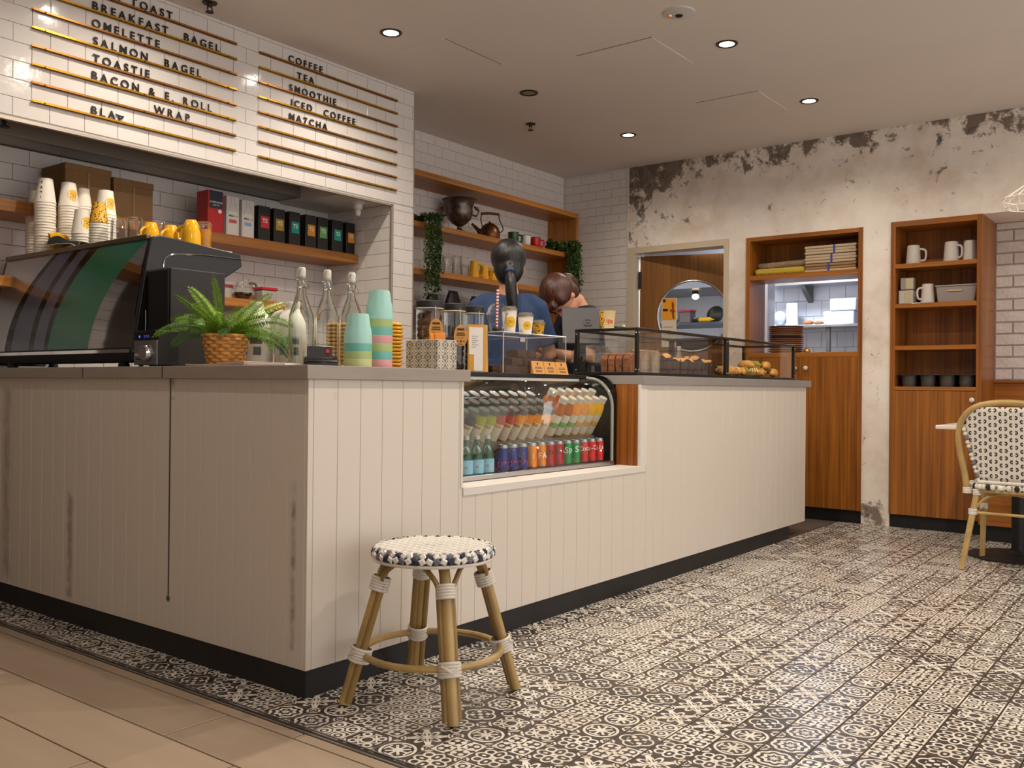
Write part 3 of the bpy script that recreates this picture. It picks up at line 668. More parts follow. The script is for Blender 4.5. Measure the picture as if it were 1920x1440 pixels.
# ================================================================== MENU RAILS AND LETTERS
M_brass = pm('brass_rail', '#c9952f', rough=0.3, metal=0.75)
M_copper = pm('copper_rail', '#b27a3c', rough=0.35, metal=0.7)
M_letter = pm('black_letter', '#17130f', rough=0.5)
RZ0, RP = 2.127, 0.0776
ordn = ['lowest', 'second lowest', 'third lowest', 'fourth lowest', 'fifth lowest', 'third highest', 'second highest', 'topmost']
for colx, (x0, x1), cname in ((0, (0.036, 1.054), 'left'), (1, (1.196, 2.212), 'right')):
    for i in range(8):
        z = RZ0 + RP * i
        t = thing('menu_rail', 'slim %s rail, %s of the %s menu column' % ('brass' if i % 2 == 0 else 'copper-toned', ordn[i], cname), 'menu rail', (x0, YM, z), 0, 'menu rails on the tiled wall')
        b = MB(); b.box((0, -0.014, -0.006), (x1 - x0, 0.0, -0.003)); b.box((0, -0.014, -0.006), (x1 - x0, -0.011, 0.006)); b.box((0, -0.003, -0.006), (x1 - x0, 0.0, 0.008)); b.build('channel', [M_brass if i % 2 == 0 else M_copper], t, smooth=False)
        b = MB()
        for q in (0.05, 0.5, 0.95): b.lathe([(0, 0), (0.003, 0), (0.003, 0.003), (0, 0.003)], 8, c=((x1 - x0) * q, -0.0145, 0), rot=Matrix.Rotation(PI / 2, 3, 'X'))
        b.build('screw', [pm('screw_dark', '#5a4420', rough=0.4, metal=0.6)], t, smooth=False)
LET = {}
def word(txt, x, row, pitch=0.047, h=0.036, lab=None, tilts=None, cname='left'):
    t = thing('menu_word', lab or 'black letters spelling %s on the %s menu column' % (txt.upper(), cname), 'lettering', (x, YM - 0.0075, RZ0 + RP * row + 0.0075), 0, 'menu words')
    u = 0.0
    for k, ch in enumerate(txt):
        if ch == ' ': u += pitch * 0.75; continue
        me = text_mesh(ch, h * 1.42, M_letter, 0.003, 'LEFT', 0.0009)
        tl = (tilts or {}).get(k, 0)
        inst('letter', me, t, (u, 0, 0), (PI / 2, tl, 0))
        wd = max((v.co.x for v in me.vertices), default=0.02)
        u += wd + pitch * 0.28
    return t
# left column: rows counted from the lowest rail
word('& TOAST', 0.395, 7); word('BREAKFAST  BAGEL', 0.293, 6); word('OMELETTE', 0.293, 5); word('SALMON  BAGEL', 0.300, 4); word('TOASTIE', 0.300, 3)
word('BACON & E. ROLL', 0.293, 2); word('WRAP', 0.600, 1, lab='black letters spelling WRAP below the bacon line of the left menu'); word('BLA', 0.293, 0, lab='black letters spelling BLA on the lowest left rail')
t = word('A', 0.410, 0, lab='fallen black letter A tipped over on the lowest left rail'); t.children[0].rotation_euler = (PI / 2, 1.25, 0); t.children[0].location = (0, 0, 0.026)
word('COFFEE', 1.385, 7, cname='right'); word('TEA', 1.445, 6, cname='right'); word('SMOOTHIE', 1.392, 5, cname='right'); word('1CED  COFFEE', 1.398, 4, cname='right'); word('MA7CHA', 1.392, 3, cname='right')

# ================================================================== WOODEN SHELF UNIT IN THE RECESS
SX0, SX1, SY0, SY1 = 2.63, 4.655, 2.115, YW
t = thing('shelf_unit', 'large open oak shelf unit hung on the tiled recess wall', 'shelf', (SX0, SY0, 1.15))
for nme, z0, z1 in (('top_board', 2.350, 2.390), ('shelf_board', 2.005, 2.045), ('shelf_board', 1.690, 1.730), ('bottom_board', 1.15, 1.19)):
    b = MB(); b.box((0.03, 0, z0 - 1.15), (SX1 - SX0 - 0.03, SY1 - SY0 - 0.002, z1 - 1.15)); b.build(nme, [M_shelf], t, bevel=0.0015)
for x in (0, SX1 - SX0 - 0.03):
    b = MB(); b.box((x, 0, 0), (x + 0.03, SY1 - SY0 - 0.002, 1.24)); b.build('side_board', [M_shelfZ], t, bevel=0.0015)
# alcove shelves
t = MB(); t.box((-0.6, 2.123, 1.700), (XA - 0.003, YA - 0.002, 1.755)); tag(t.build('wall_shelf', [M_shelf], bevel=0.002), 'long oak shelf in the alcove carrying cartons and tea boxes', 'shelf')
t = MB(); t.box((-0.2, 2.123, 1.365), (1.745, YA - 0.002, 1.412)); tag(t.build('wall_shelf', [M_shelf], bevel=0.002), 'lower oak shelf in the alcove behind the coffee machine', 'shelf')

# ================================================================== WALL CABINETS
def frame_box(t, y0, y1, z0, z1, dep, th, mat, nm, back=True):
    """open cabinet box with its front edges on x = 0 (local), y rising"""
    for n_, a, b_ in (('side_panel', (0, y0, z0), (dep, y0 + th, z1)), ('side_panel', (0, y1 - th, z0), (dep, y1, z1))):
        q = MB(); q.box(a, b_); q.build(n_, [mat], t, bevel=0.001)
    for z in nm:
        q = MB(); q.box((0.001, y0 + th, z[0]), (dep, y1 - th, z[1])); q.build('shelf_board', [M_teakY], t, bevel=0.001)
    if back:
        q = MB(); q.box((dep - 0.012, y0 + th, z0), (dep, y1 - th, z1)); q.build('back_panel', [M_teak], t, smooth=False)
M_knob = pm('white_knob', '#d9d4cc', rough=0.25)
def knob(t, x, y, z):
    q = MB(); q.lathe([(0, 0), (0.006, 0), (0.006, 0.012), (0.015, 0.016), (0.016, 0.024), (0.010, 0.029), (0, 0.030)], 16, c=(x, y, z), rot=Matrix.Rotation(-PI / 2, 3, 'Y')); return q
# kitchen pass cabinet
pw = H1b - H1a
t = thing('pass_cabinet', 'teak kitchen pass cabinet with linen shelf and serving hatch', 'cabinet', (XP - 0.012, H1a, 0.0))
for a, b_ in (((0, 0, 0.09), (0.30, 0.03, 2.09)), ((0, pw - 0.03, 0.09), (0.30, pw, 2.09))):
    q = MB(); q.box(a, b_); q.build('side_panel', [M_teak], t, bevel=0.001)
for z0, z1, nme in ((2.060, 2.09, 'top_board'), (1.765, 1.800, 'shelf_board'), (1.180, 1.215, 'hatch_sill')):
    q = MB(); q.box((0.001, 0.03, z0), (0.30, pw - 0.03, z1)); q.build(nme, [M_teakY], t, bevel=0.001)
q = MB(); q.box((0.288, 0.03, 1.80), (0.30, pw - 0.03, 2.06)); q.build('back_panel', [M_teak], t, smooth=False)
for y0, y1, ky in ((0.032, pw / 2 - 0.002, pw / 2 - 0.04), (pw / 2 + 0.002, pw - 0.032, pw / 2 + 0.04)):
    q = MB(); q.box((0.0, y0, 0.092), (0.02, y1, 1.178)); dr = q.build('cabinet_door', [M_teak], t, bevel=0.001)
    knob(t, 0, ky if y0 < 0.1 else ky, 1.10).build('knob', [M_knob if y0 < 0.1 else M_chrome], dr)
q = MB(); q.box((0.02, 0.03, 0.09), (0.30, pw - 0.03, 0.12)); q.box((0.28, 0.03, 0.12), (0.30, pw - 0.03, 1.18)); q.build('carcass', [M_teak], t, smooth=False)
q = MB(); q.box((0.035, 0, 0.0), (0.29, pw, 0.09)); q.build('kick_board', [M_black], t, smooth=False)
# tall shelf cabinet
hw = H2b - H2a
t = thing('shelf_cabinet', 'tall teak wall cabinet with open shelves of mugs', 'cabinet', (XP - 0.012, H2a, 0.0))
for a, b_ in (((0, 0, 0.09), (XB - XP + 0.010, 0.032, 2.105)), ((0, hw - 0.032, 0.09), (0.30, hw, 2.105))):
    q = MB(); q.box(a, b_); q.build('side_panel', [M_teak], t, bevel=0.001)
for z0, z1, nme in ((2.068, 2.105, 'top_board'), (1.782, 1.812, 'shelf_board'), (1.508, 1.538, 'shelf_board'), (1.220, 1.250, 'shelf_board'), (0.945, 0.970, 'shelf_board')):
    q = MB(); q.box((0.001, 0.032, z0), (0.29, hw - 0.032, z1)); q.build(nme, [M_teakY], t, bevel=0.001)
q = MB(); q.box((0.275, 0.032, 0.12), (0.29, hw - 0.032, 2.07)); q.build('back_panel', [M_teak], t, smooth=False)
q = MB(); q.box((-0.004, 0.003, 0.092), (0.016, hw - 0.003, 0.941)); dr = q.build('cabinet_door', [M_teak], t, bevel=0.001)
knob(t, -0.004, 0.05, 0.885).build('knob', [M_knob], dr)
q = MB(); q.box((0.03, 0, 0.0), (0.29, hw, 0.09)); q.build('kick_board', [M_black], t, smooth=False)
# bench
t = thing('bench', 'built-in teak bench behind the bistro table', 'bench', (4.62, -3.0, 0.0))
q = MB(); q.box((0, 0, 0.10), (0.02, 2.055, 0.42)); q.build('front_panel', [M_teakY], t, bevel=0.001)
q = MB(); q.box((-0.02, 0, 0.42), (0.645, 2.055, 0.45)); q.build('seat_board', [M_teakY], t, bevel=0.002)
q = MB(); q.box((0.04, 0, 0.0), (0.60, 2.03, 0.10)); q.build('kick_board', [M_black], t, smooth=False)
# ================================================================== RATTAN STOOL
M_cane = pm('rattan_cane', '#b0925a', rough=0.38, var=0.25, vscale=10, coat=0.2)
M_canedark = pm('rattan_cane_dark', '#8f7240', rough=0.4, var=0.2, vscale=14)
M_bind = pm('white_binding', '#d8d1c6', rough=0.35)
M_navy = pm('navy_weave', '#22273f', rough=0.35)
M_greyw = pm('grey_weave', '#6e6c72', rough=0.35)
M_wh = pm('white_weave', '#e6e2da', rough=0.3)
def frame_to(d):
    d = Vector(d).normalized(); a = d.cross(Vector((0, 0, 1))) if abs(d.z) < 0.99 else Vector((1, 0, 0)); a.normalize(); b = d.cross(a)
    return Matrix((a, b, d)).transposed()
def binding(b, p, d, r, n=5, pitch=0.008, rr=0.0045, m=0, sx=1.0):
    M = frame_to(d)
    for k in range(n):
        pr = [(r - 0.002 + rr * math.cos(a * PI / 4) * 1.0, (k - (n - 1) / 2) * pitch + rr * math.sin(a * PI / 4)) for a in range(-2, 3)]
        b.lathe(pr, 16, m, c=p, rot=M @ Matrix.Diagonal(Vector((sx, 1, 1))))
stool = thing('rattan_stool', 'low rattan stool with navy and white woven seat before the counter', 'stool', (0.258, -0.276, 0))
LT, LB, ZS = 0.142, 0.266, 0.43
angs = [math.radians(a) for a in (-125, -35, 55, 145)]
for a in angs:
    ca, sa = math.cos(a), math.sin(a); tx, ty = -sa, ca
    P = lambda z: Vector((ca, sa, 0)) * (LB + (LT - LB) * z / ZS) + Vector((0, 0, z))
    b = MB(); top = P(0.40); bot = P(0.004); dv = top - bot
    b.tube([bot, P(0.2), P(0.36), P(0.40) + Vector((-ca, -sa, 0)) * 0.004, P(0.43) + Vector((-ca, -sa, 0)) * 0.02], 0.0165, 12)
    leg = b.build('leg', [M_cane], stool)
    for s in (-1, 1):
        b = MB(); o = Vector((tx * s * 0.018 - ca * 0.008, ty * s * 0.018 - sa * 0.008, 0))
        b.tube([P(0.012) + o, P(0.2) + o, P(0.355) + o], 0.0105, 9); b.build('side_cane', [M_canedark], leg)
        b = MB(); c0 = P(0.350) + o; e = Vector((math.cos(a + s * 0.72), math.sin(a + s * 0.72), 0)) * 0.135 + Vector((0, 0, 0.432))
        b.tube(catmull([c0, c0 + Vector((tx * s * 0.012, ty * s * 0.012, 0.032)), e * 0.55 + c0 * 0.45 + Vector((0, 0, 0.022)), e], 6), 0.0075, 8); b.build('curved_brace', [M_canedark], stool)
    b = MB(); binding(b, P(0.352) + Vector((-ca, -sa, 0)) * 0.003, dv, 0.0275, 5, 0.0085, 0.005, 0, 1.0); b.build('upper_binding', [M_bind], leg)
    b = MB(); pc = P(0.145) + Vector((-ca, -sa, 0)) * 0.006
    binding(b, pc, dv, 0.031, 5, 0.0085, 0.005)
    for s in (-1, 1):
        b.tube([pc + Vector((tx, ty, 0)) * (0.030 * q) + Vector((ca, sa, 0)) * (math.sqrt(max(0, 1 - q * q)) * 0.033) + Vector((0, 0, 0.018 * q * s)) for q in (-0.9, -0.5, 0, 0.5, 0.9)], 0.0045, 6)
    b.build('lower_binding', [M_bind], leg)
rr = LB + (LT - LB) * 0.145 / ZS - 0.017
b = MB(); b.tube([(rr * math.cos(2 * PI * k / 40), rr * math.sin(2 * PI * k / 40), 0.145) for k in range(40)], 0.0105, 9, closed=True); b.build('ring_stretcher', [M_cane], stool)
b = MB(); b.lathe([(0, 0.425), (0.165, 0.425), (0.180, 0.430), (0.182, 0.445), (0.170, 0.457), (0, 0.460)], 48); seat = b.build('seat', [M_navy], stool)
b = MB(); b.tube([(0.180 * math.cos(2 * PI * k / 48), 0.180 * math.sin(2 * PI * k / 48), 0.425) for k in range(48)], 0.0055, 7, closed=True); b.build('seat_edge', [M_bind], seat)
def pillow(b, c, su, sv, h, U, V, N, m):
    c = Vector(c); P = [c + U * (x * su) + V * (y * sv) for x, y in ((-1, -1), (1, -1), (1, 1), (-1, 1))]; Q = [c + U * (x * su * 0.6) + V * (y * sv * 0.6) + N * h for x, y in ((-1, -1), (1, -1), (1, 1), (-1, 1))]
    b.add(P + Q, [(4, 5, 6, 7), (0, 1, 5, 4), (1, 2, 6, 5), (2, 3, 7, 6), (3, 0, 4, 7)], m)
b = MB(); du, dv_ = 0.040, 0.021; ra = math.radians(-52.6)
U = Vector((math.cos(ra), math.sin(ra), 0)); V = Vector((-math.sin(ra), math.cos(ra), 0)); Zv = Vector((0, 0, 1))
for i in range(-9, 10):
    for j in range(-9, 10):
        c = V * (j * dv_) + U * ((i + 0.5 * (j % 2)) * du)
        if c.length < 0.166: pillow(b, (c.x, c.y, 0.4585), du * 0.345, dv_ * 0.50, 0.0045, U, V, Zv, 0)
        c2 = c + U * du * 0.5
        if c2.length < 0.166 and (i + j) % 2 == 0: pillow(b, (c2.x, c2.y, 0.4588), du * 0.13, dv_ * 0.45, 0.0015, U, V, Zv, 1)
stuff(b.build('seat_weave', [M_wh, M_greyw], seat))
b = MB()
for k in range(56):
    a = 2 * PI * k / 56; ca, sa = math.cos(a), math.sin(a); T = Vector((-sa, ca, 0)); R_ = Vector((ca, sa, 0))
    for q, (rr_, zz, nx) in enumerate(((0.174, 0.4535, 0.6), (0.184, 0.441, 1.0))):
        N = (R_ * nx + Zv * (1 - nx)).normalized(); Vv = N.cross(T)
        m = [0, 0, 1, 0, 2][(k + q * 2) % 5]
        tw = T * math.cos(0.5) + Vv * math.sin(0.5) * (1 if k % 2 else -1)
        pillow(b, R_ * rr_ + Zv * zz, 0.0095, 0.0085, 0.004, tw, N.cross(tw), N, m)
stuff(b.build('rim_weave', [M_wh, M_greyw, M_navy], seat))

# ================================================================== BISTRO CHAIR, TABLE, PENDANT
M_chweave, nt, b = new_mat('chair_weave')
tc = nt.nodes.new('ShaderNodeTexCoord'); sp = nt.nodes.new('ShaderNodeSeparateXYZ'); nt.links.new(tc.outputs['Object'], sp.inputs[0])
yy, zz = E(nt, sp.outputs[1]), E(nt, sp.outputs[2]); xx = E(nt, sp.outputs[0])
cy = yy / 0.0485; cz = (zz + xx * 0.7) / 0.034
off = (cy.floor() * 0.5).frac() * 1.0
fz = ((cz + off).frac() - 0.5) * 0.034; fy = (cy.frac() - 0.5) * 0.0485
dl = ((fy.abs() - 0.0105) ** 2 + fz ** 2).sqrt()
glyph = (dl - 0.0062).line(0.0034) * (fy.abs().gt(0.0065))
n = nt.nodes.new('ShaderNodeMix'); n.data_type = 'RGBA'; nt.links.new(glyph.s, n.inputs[0]); n.inputs[6].default_value = lin('#d9d2c7'); n.inputs[7].default_value = lin('#2a2625'); nt.links.new(n.outputs[2], b.inputs['Base Color']); b.inputs['Roughness'].default_value = 0.5
wv = nt.nodes.new('ShaderNodeTexWave'); wv.inputs['Scale'].default_value = 90; wv.bands_direction = 'Z'; nt.links.new(tc.outputs['Object'], wv.inputs['Vector']); bp = nt.nodes.new('ShaderNodeBump'); bp.inputs['Strength'].default_value = 0.3; bp.inputs['Distance'].default_value = 0.002; nt.links.new(wv.outputs[1], bp.inputs['Height']); nt.links.new(bp.outputs[0], b.inputs['Normal'])
chair = thing('bistro_chair', 'rattan bistro chair with black and white woven back at the table', 'chair', (3.735, -1.292, 0))
W2 = 0.195        # half width; chair faces +X, back at -X
for s in (-1, 1):
    b = MB(); b.tube([(-0.225, s * 0.215, 0.004), (-0.172, s * 0.178, 0.27), (-0.14, s * 0.155, 0.43)], [0.0145, 0.0165, 0.0165], 10); lg = b.build('leg', [M_cane], chair)
    for z, x, y in ((0.305, -0.165, 0.174), (0.408, -0.145, 0.158)):
        q = MB(); binding(q, (x, s * y, z), (0.05, 0, 1), 0.020, 4, 0.008, 0.0045); q.build('binding', [M_bind], lg)
    b = MB(); b.tube([(0.225, s * 0.20, 0.004), (0.205, s * 0.19, 0.27), (0.19, s * 0.18, 0.43)], [0.014, 0.016, 0.016], 10); lg = b.build('leg', [M_cane], chair)
    q = MB(); binding(q, (0.203, s * 0.19, 0.30), (-0.05, 0, 1), 0.020, 4, 0.008, 0.0045); q.build('binding', [M_bind], lg)
    b = MB(); b.tube(catmull([(-0.16, s * 0.168, 0.315), (-0.155, s * 0.12, 0.375), (-0.15, s * 0.06, 0.40), (-0.15, 0, 0.405)], 5), 0.007, 7); b.build('curved_brace', [M_cane], chair)
    b = MB(); b.tube([(-0.168, s * 0.178, 0.285), (0.205, s * 0.187, 0.285)], 0.009, 8); b.build('stretcher', [M_cane], chair)
b = MB(); b.tube([(-0.165, -0.174, 0.30), (-0.165, 0.174, 0.30)], 0.008, 8); b.build('stretcher', [M_cane], chair)
def bk(y, z): return (-0.15 - (z - 0.42) * 0.16 + 0.0, y, z)
arch = [bk(-W2 - 0.01, 0.40), bk(-W2 - 0.02, 0.5), bk(-0.235, 0.62), bk(-0.24, 0.71), bk(-0.215, 0.80), bk(-0.14, 0.865), bk(0, 0.885), bk(0.14, 0.865), bk(0.215, 0.80), bk(0.24, 0.71), bk(0.235, 0.62), bk(W2 + 0.02, 0.5), bk(W2 + 0.01, 0.40)]
b = MB(); b.tube(catmull(arch, 6), 0.0165, 10); b.build('back_frame', [M_cane], chair)
for s in (-1, 1):
    q = MB(); binding(q, (-0.148, s * (W2 + 0.01), 0.415), (0.1, 0, 1), 0.021, 4, 0.008, 0.0045); q.build('binding', [M_bind], chair)
# woven back panel (tapers down to the seat)
rows = 16; b = MB(); vs_ = []; cols = 14
def halfw(z):
    t_ = (z - 0.47) / 0.39; return 0.145 + 0.075 * min(1, t_ * 1.25) if t_ < 0.8 else 0.22 * math.sqrt(max(0.0, 1 - ((t_ - 0.8) / 0.235) ** 2)) 
for i in range(rows + 1):
    z = 0.47 + 0.39 * i / rows; h_ = halfw(z)
    for j in range(cols + 1):
        y = -h_ + 2 * h_ * j / cols; p = bk(y, z); vs_.append((p[0] - 0.018 * (1 - (y / 0.24) ** 2), p[1], p[2]))
b.add(vs_, [(i * (cols + 1) + j, i * (cols + 1) + j + 1, (i + 1) * (cols + 1) + j + 1, (i + 1) * (cols + 1) + j) for i in range(rows) for j in range(cols)])
bp_ = b.build('woven_back', [M_chweave], chair); sd = bp_.modifiers.new('s', 'SOLIDIFY'); sd.thickness = 0.012
b = MB()
for s in (-1, 1):
    for k in range(13):
        z = 0.475 + 0.022 * k; p = bk(s * (halfw(z) + 0.002), z); b.sphere((p[0] - 0.006, p[1], z), 0.0155, 8, 5, [0, 1, 0][k % 3], sc=(1.1, 0.75, 0.8))
b.tube([(bk(0, 0.465)[0] - 0.012, y, 0.465) for y in (-0.15, 0, 0.15)], 0.011, 8, 0)
b.build('edge_binding', [M_bind, MATS['grey_weave']], bp_)
b = MB(); n_ = 28
op = [(0.02 + 0.215 * (abs(math.cos(a)) ** 0.7) * (1 if math.cos(a) > 0 else -1), 0.215 * (abs(math.sin(a)) ** 0.7) * (1 if math.sin(a) > 0 else -1)) for a in [2 * PI * k / n_ for k in range(n_)]]
b.prism([(x, y, 0.425) for x, y in op], (0, 0, 0.028)); st_ = b.build('seat', [M_chweave], chair, bevel=0.006)
b = MB()
for k in range(n_ * 2):
    x, y = op[(k // 2) % n_]; x2, y2 = op[(k // 2 + 1) % n_]
    if k % 2: x, y = (x + x2) / 2, (y + y2) / 2
    b.sphere((x, y, 0.44), 0.017, 8, 5, [0, 1, 0, 2][k % 4], sc=(0.8, 0.8, 0.95))
b.build('seat_rim', [M_bind, M_black, M_wh], st_)
b = MB(); b.tube([(x * 0.93, y * 0.93, 0.418) for x, y in op], 0.011, 8, closed=True); b.build('seat_frame', [M_cane], chair)

tb = thing('bistro_table', 'small white-topped bistro table on a black pedestal', 'table', (4.12, -1.245, 0))
b = MB(); b.box((-0.36, -0.36, 0.728), (0.36, 0.36, 0.75)); b.build('tabletop', [pm('white_laminate', '#e4ded4', rough=0.25)], tb, bevel=0.004)
b = MB(); b.lathe([(0, 0.0), (0.26, 0.0), (0.26, 0.008), (0.22, 0.016), (0.05, 0.024), (0.034, 0.04), (0, 0.04)], 40); b.build('base_plate', [M_black], tb)
b = MB(); b.lathe([(0.033, 0.03), (0.033, 0.71), (0, 0.71)], 18); b.box((-0.2, -0.02, 0.705), (0.2, 0.02, 0.728)); b.box((-0.02, -0.2, 0.705), (0.02, 0.2, 0.728)); b.build('pedestal', [M_black], tb)
pmill = thing('pepper_mill', 'wooden pepper mill with a steel button on the white table', 'pepper mill', (4.05, -1.345, 0.75))
b = MB(); b.lathe([(0, 0), (0.024, 0), (0.026, 0.01), (0.018, 0.04), (0.024, 0.075), (0.026, 0.085), (0, 0.085)], 18); b.build('body', [MATS['oak_shelf_upright']], pmill)
b = MB(); b.lathe([(0.022, 0.087), (0.028, 0.097), (0.027, 0.108), (0.014, 0.120), (0, 0.121)], 18); b.build('head', [MATS['oak_shelf_upright']], pmill)
b = MB(); b.lathe([(0, 0.121), (0.006, 0.122), (0.006, 0.134), (0, 0.136)], 12); b.build('button', [M_chrome], pmill)
pd = thing('pendant_lamp', 'white wire cage pendant lamp at the right edge', 'pendant lamp', (3.80, -1.372, 1.93))
b = MB(); R1, R2, zA, zB_, zT = 0.165, 0.145, 0.045, 0.0, 0.135
for R_, z in ((R1, zA), (R2, zB_)): b.tube([(R_ * math.cos(2 * PI * k / 40), R_ * math.sin(2 * PI * k / 40), z) for k in range(40)], 0.0032, 6, closed=True)
b.tube([(0.035 * math.cos(2 * PI * k / 16), 0.035 * math.sin(2 * PI * k / 16), zT) for k in range(16)], 0.004, 6, closed=True)
for k in range(16):
    a = 2 * PI * k / 16; b.tube([(0.035 * math.cos(a), 0.035 * math.sin(a), zT), (R1 * math.cos(a), R1 * math.sin(a), zA), (R2 * math.cos(a), R2 * math.sin(a), zB_)], 0.0024, 5)
b.build('wire_cage', [pm('white_wire', '#f7ece2', rough=0.35)], pd)
b = MB(); b.lathe([(0, 0.135), (0.03, 0.135), (0.03, 0.19), (0.006, 0.2), (0.004, 0.2)], 16); b.tube([(0, 0, 0.2), (0, 0, CEIL - 1.93)], 0.003, 6); b.build('cord', [MATS['white_wire']], pd)
b = MB(); b.sphere((0, 0, 0.09), 0.035, 14, 9); b.build('bulb', [pm('opal_glass', '#cfc7bd')], pd)

# ================================================================== COFFEE MACHINE
M_mblack = pm('machine_black', '#161616', rough=0.30, bump=0.05, bscale=200)
M_green = pm('gloss_green', '#136b50', rough=0.25, coat=0.15)
M_mirror = pm('mirror_steel', '#8d8a8a', rough=0.05, metal=1.0)
M_stripe = pm('stripe_graphite', '#5a5b70', rough=0.25, metal=0.3, coat=0.2)
mc = thing('espresso_machine', 'large black espresso machine with green striped back panel', 'coffee machine', (0.0, 0.0, 1.0))
MY0, MY1 = 1.055, 2.25
prof = [(0.075, 0.014), (0.060, 0.045), (0.062, 0.12), (0.105, 0.40), (0.120, 0.475), (0.132, 0.498), (0.16, 0.508), (0.525, 0.476), (0.533, 0.440), (0.534, 0.425), (0.43, 0.355), (0.34, 0.275), (0.32, 0.045), (0.30, 0.014)]
def side(y0, y1, nm):
    b = MB(); b.prism([(x, y0, z) for x, z in prof], (0, y1 - y0, 0)); return b.build(nm, [M_mblack], mc, bevel=0.004)
side(MY0, MY0 + 0.022, 'side_panel'); side(MY1 - 0.022, MY1, 'side_panel')
b = MB(); ln = catmull([(0.175, MY0 - 0.002, 0.385), (0.178, MY0 - 0.002, 0.41), (0.195, MY0 - 0.002, 0.43), (0.235, MY0 - 0.002, 0.442), (0.36, MY0 - 0.002, 0.452), (0.525, MY0 - 0.002, 0.455)], 6); b.tube(ln, 0.003, 6); b.build('trim_line', [M_chrome], mc)
ip = [(x + 0.012 if x < 0.2 else x - 0.03, z - (0.012 if z > 0.4 else -0.01)) for x, z in prof]
b = MB(); b.prism([(x, MY0 + 0.02, z) for x, z in ip], (0, MY1 - MY0 - 0.04, 0)); b.build('body', [M_black], mc)
# back panel between the cheeks, in bands bounded by sweeping arcs
def xb(z): return 0.066 + (0.122 - 0.066) * max(0, (z - 0.09)) / 0.40 + 0.002
ZL, ZH = 0.075, 0.488
def bandcurve(yb, yt):      # y at height parameter t (0 bottom .. 1 top): sweeps toward the near end as it rises
    return lambda t: yb + (yt - yb) * (0.30 * t + 0.70 * t ** 2.3)
curves = [bandcurve(2.228, 2.228), bandcurve(2.12, 1.79), bandcurve(2.06, 1.755), bandcurve(1.90, 1.63), bandcurve(1.855, 1.575), bandcurve(1.765, 1.50), bandcurve(1.73, 1.43), bandcurve(1.405, 1.075), bandcurve(1.077, 1.077)]
names = [('steel_panel', M_steel), ('black_band', M_blackgloss), ('graphite_band', M_stripe), ('black_band', M_blackgloss), ('graphite_band', M_stripe), ('black_band', M_blackgloss), ('green_band', M_green), ('mirror_panel', M_mirror)]
for (nm, mt), ca_, cb_ in zip(names, curves, curves[1:]):
    b = MB(); vs_ = []; n_ = 24
    for i in range(n_ + 1):
        t_ = i / n_; z = ZL + (ZH - ZL) * t_
        ya, yb_ = ca_(t_), min(cb_(t_), ca_(t_))
        yb_ = max(yb_, 1.077)
        bulge = 0.012 * math.sin(PI * t_)
        vs_ += [(xb(z) - bulge, ya, z), (xb(z) - bulge, yb_, z), (xb(z) + 0.02, ya, z), (xb(z) + 0.02, yb_, z)]
    fs_ = []
    for i in range(n_):
        a = 4 * i; c = a + 4; fs_ += [(a, a + 1, c + 1, c), (a + 2, c + 2, c + 3, a + 3), (a, c, c + 2, a + 2), (a + 1, a + 3, c + 3, c + 1)]
    fs_ += [(0, 2, 3, 1), (4 * n_, 4 * n_ + 1, 4 * n_ + 3, 4 * n_ + 2)]
    b.add(vs_, fs_); b.build(nm, [mt], mc)
b = MB(); b.box((0.05, MY0 + 0.02, 0.055), (0.07, MY1 - 0.02, 0.068)); b.build('lower_trim', [M_chrome], mc, smooth=False)
b = MB(); b.box((0.115, MY0 + 0.02, 0.488), (0.135, MY1 - 0.02, 0.508)); b.build('top_rail', [pm('rail_bronze', '#6d5d49', rough=0.3, metal=0.7)], mc, bevel=0.004)
b = MB(); b.box((0.13, MY0 + 0.02, 0.476), (0.50, MY1 - 0.02, 0.486)); b.build('cup_tray', [M_steel], mc, smooth=False)
for y in (MY0 + 0.14, MY1 - 0.14):
    for x in (0.10, 0.28):
        b = MB(); b.lathe([(0, 0), (0.022, 0), (0.022, 0.008), (0.016, 0.03), (0, 0.03)], 14, c=(x, y, 0)); b.build('foot', [M_black], mc)
for y in (1.30, 1.60, 1.90):
    b = MB(); b.lathe([(0, 0.22), (0.035, 0.22), (0.035, 0.29), (0, 0.30)], 18, c=(0.38, y, 0)); b.tube([(0.40, y, 0.235), (0.52, y, 0.225)], 0.012, 8); b.build('group_head', [M_chrome], mc)
b = MB(); b.sphere((0.537, MY0 + 0.03, 0.435), 0.012); b.build('knob', [M_chrome], mc)
CT = 1.486      # cup tray height

# paper cups: one mesh per size, each cup an object
M_paper = pm('paper_cup_white', '#e3dbcd', rough=0.55)
M_yel = pm('cup_yellow', '#e2ad1d', rough=0.5)
M_blackink = pm('black_ink', '#1c1813', rough=0.6)
def cup_inv(rt, rb, h):      # inverted: wide rim at z=0, base up at z=h
    b = MB(); b.lathe([(rt - 0.003, 0.004), (rt - 0.001, 0.0), (rt + 0.002, 0.003), (rt, 0.007), (rb, h - 0.001), (rb - 0.004, h), (rb - 0.006, h - 0.004), (0, h - 0.004)], 22); return b.mesh('paper_cup', [M_paper])
big = cup_inv(0.044, 0.030, 0.112); small = cup_inv(0.037, 0.026, 0.088)
M_pat, nt, b = new_mat('yellow_leopard_print')
tc = nt.nodes.new('ShaderNodeTexCoord'); vo = nt.nodes.new('ShaderNodeTexVoronoi'); vo.inputs['Scale'].default_value = 110; nt.links.new(tc.outputs['Object'], vo.inputs['Vector'])
f_ = (E(nt, vo.outputs['Distance'])).lt(0.38)
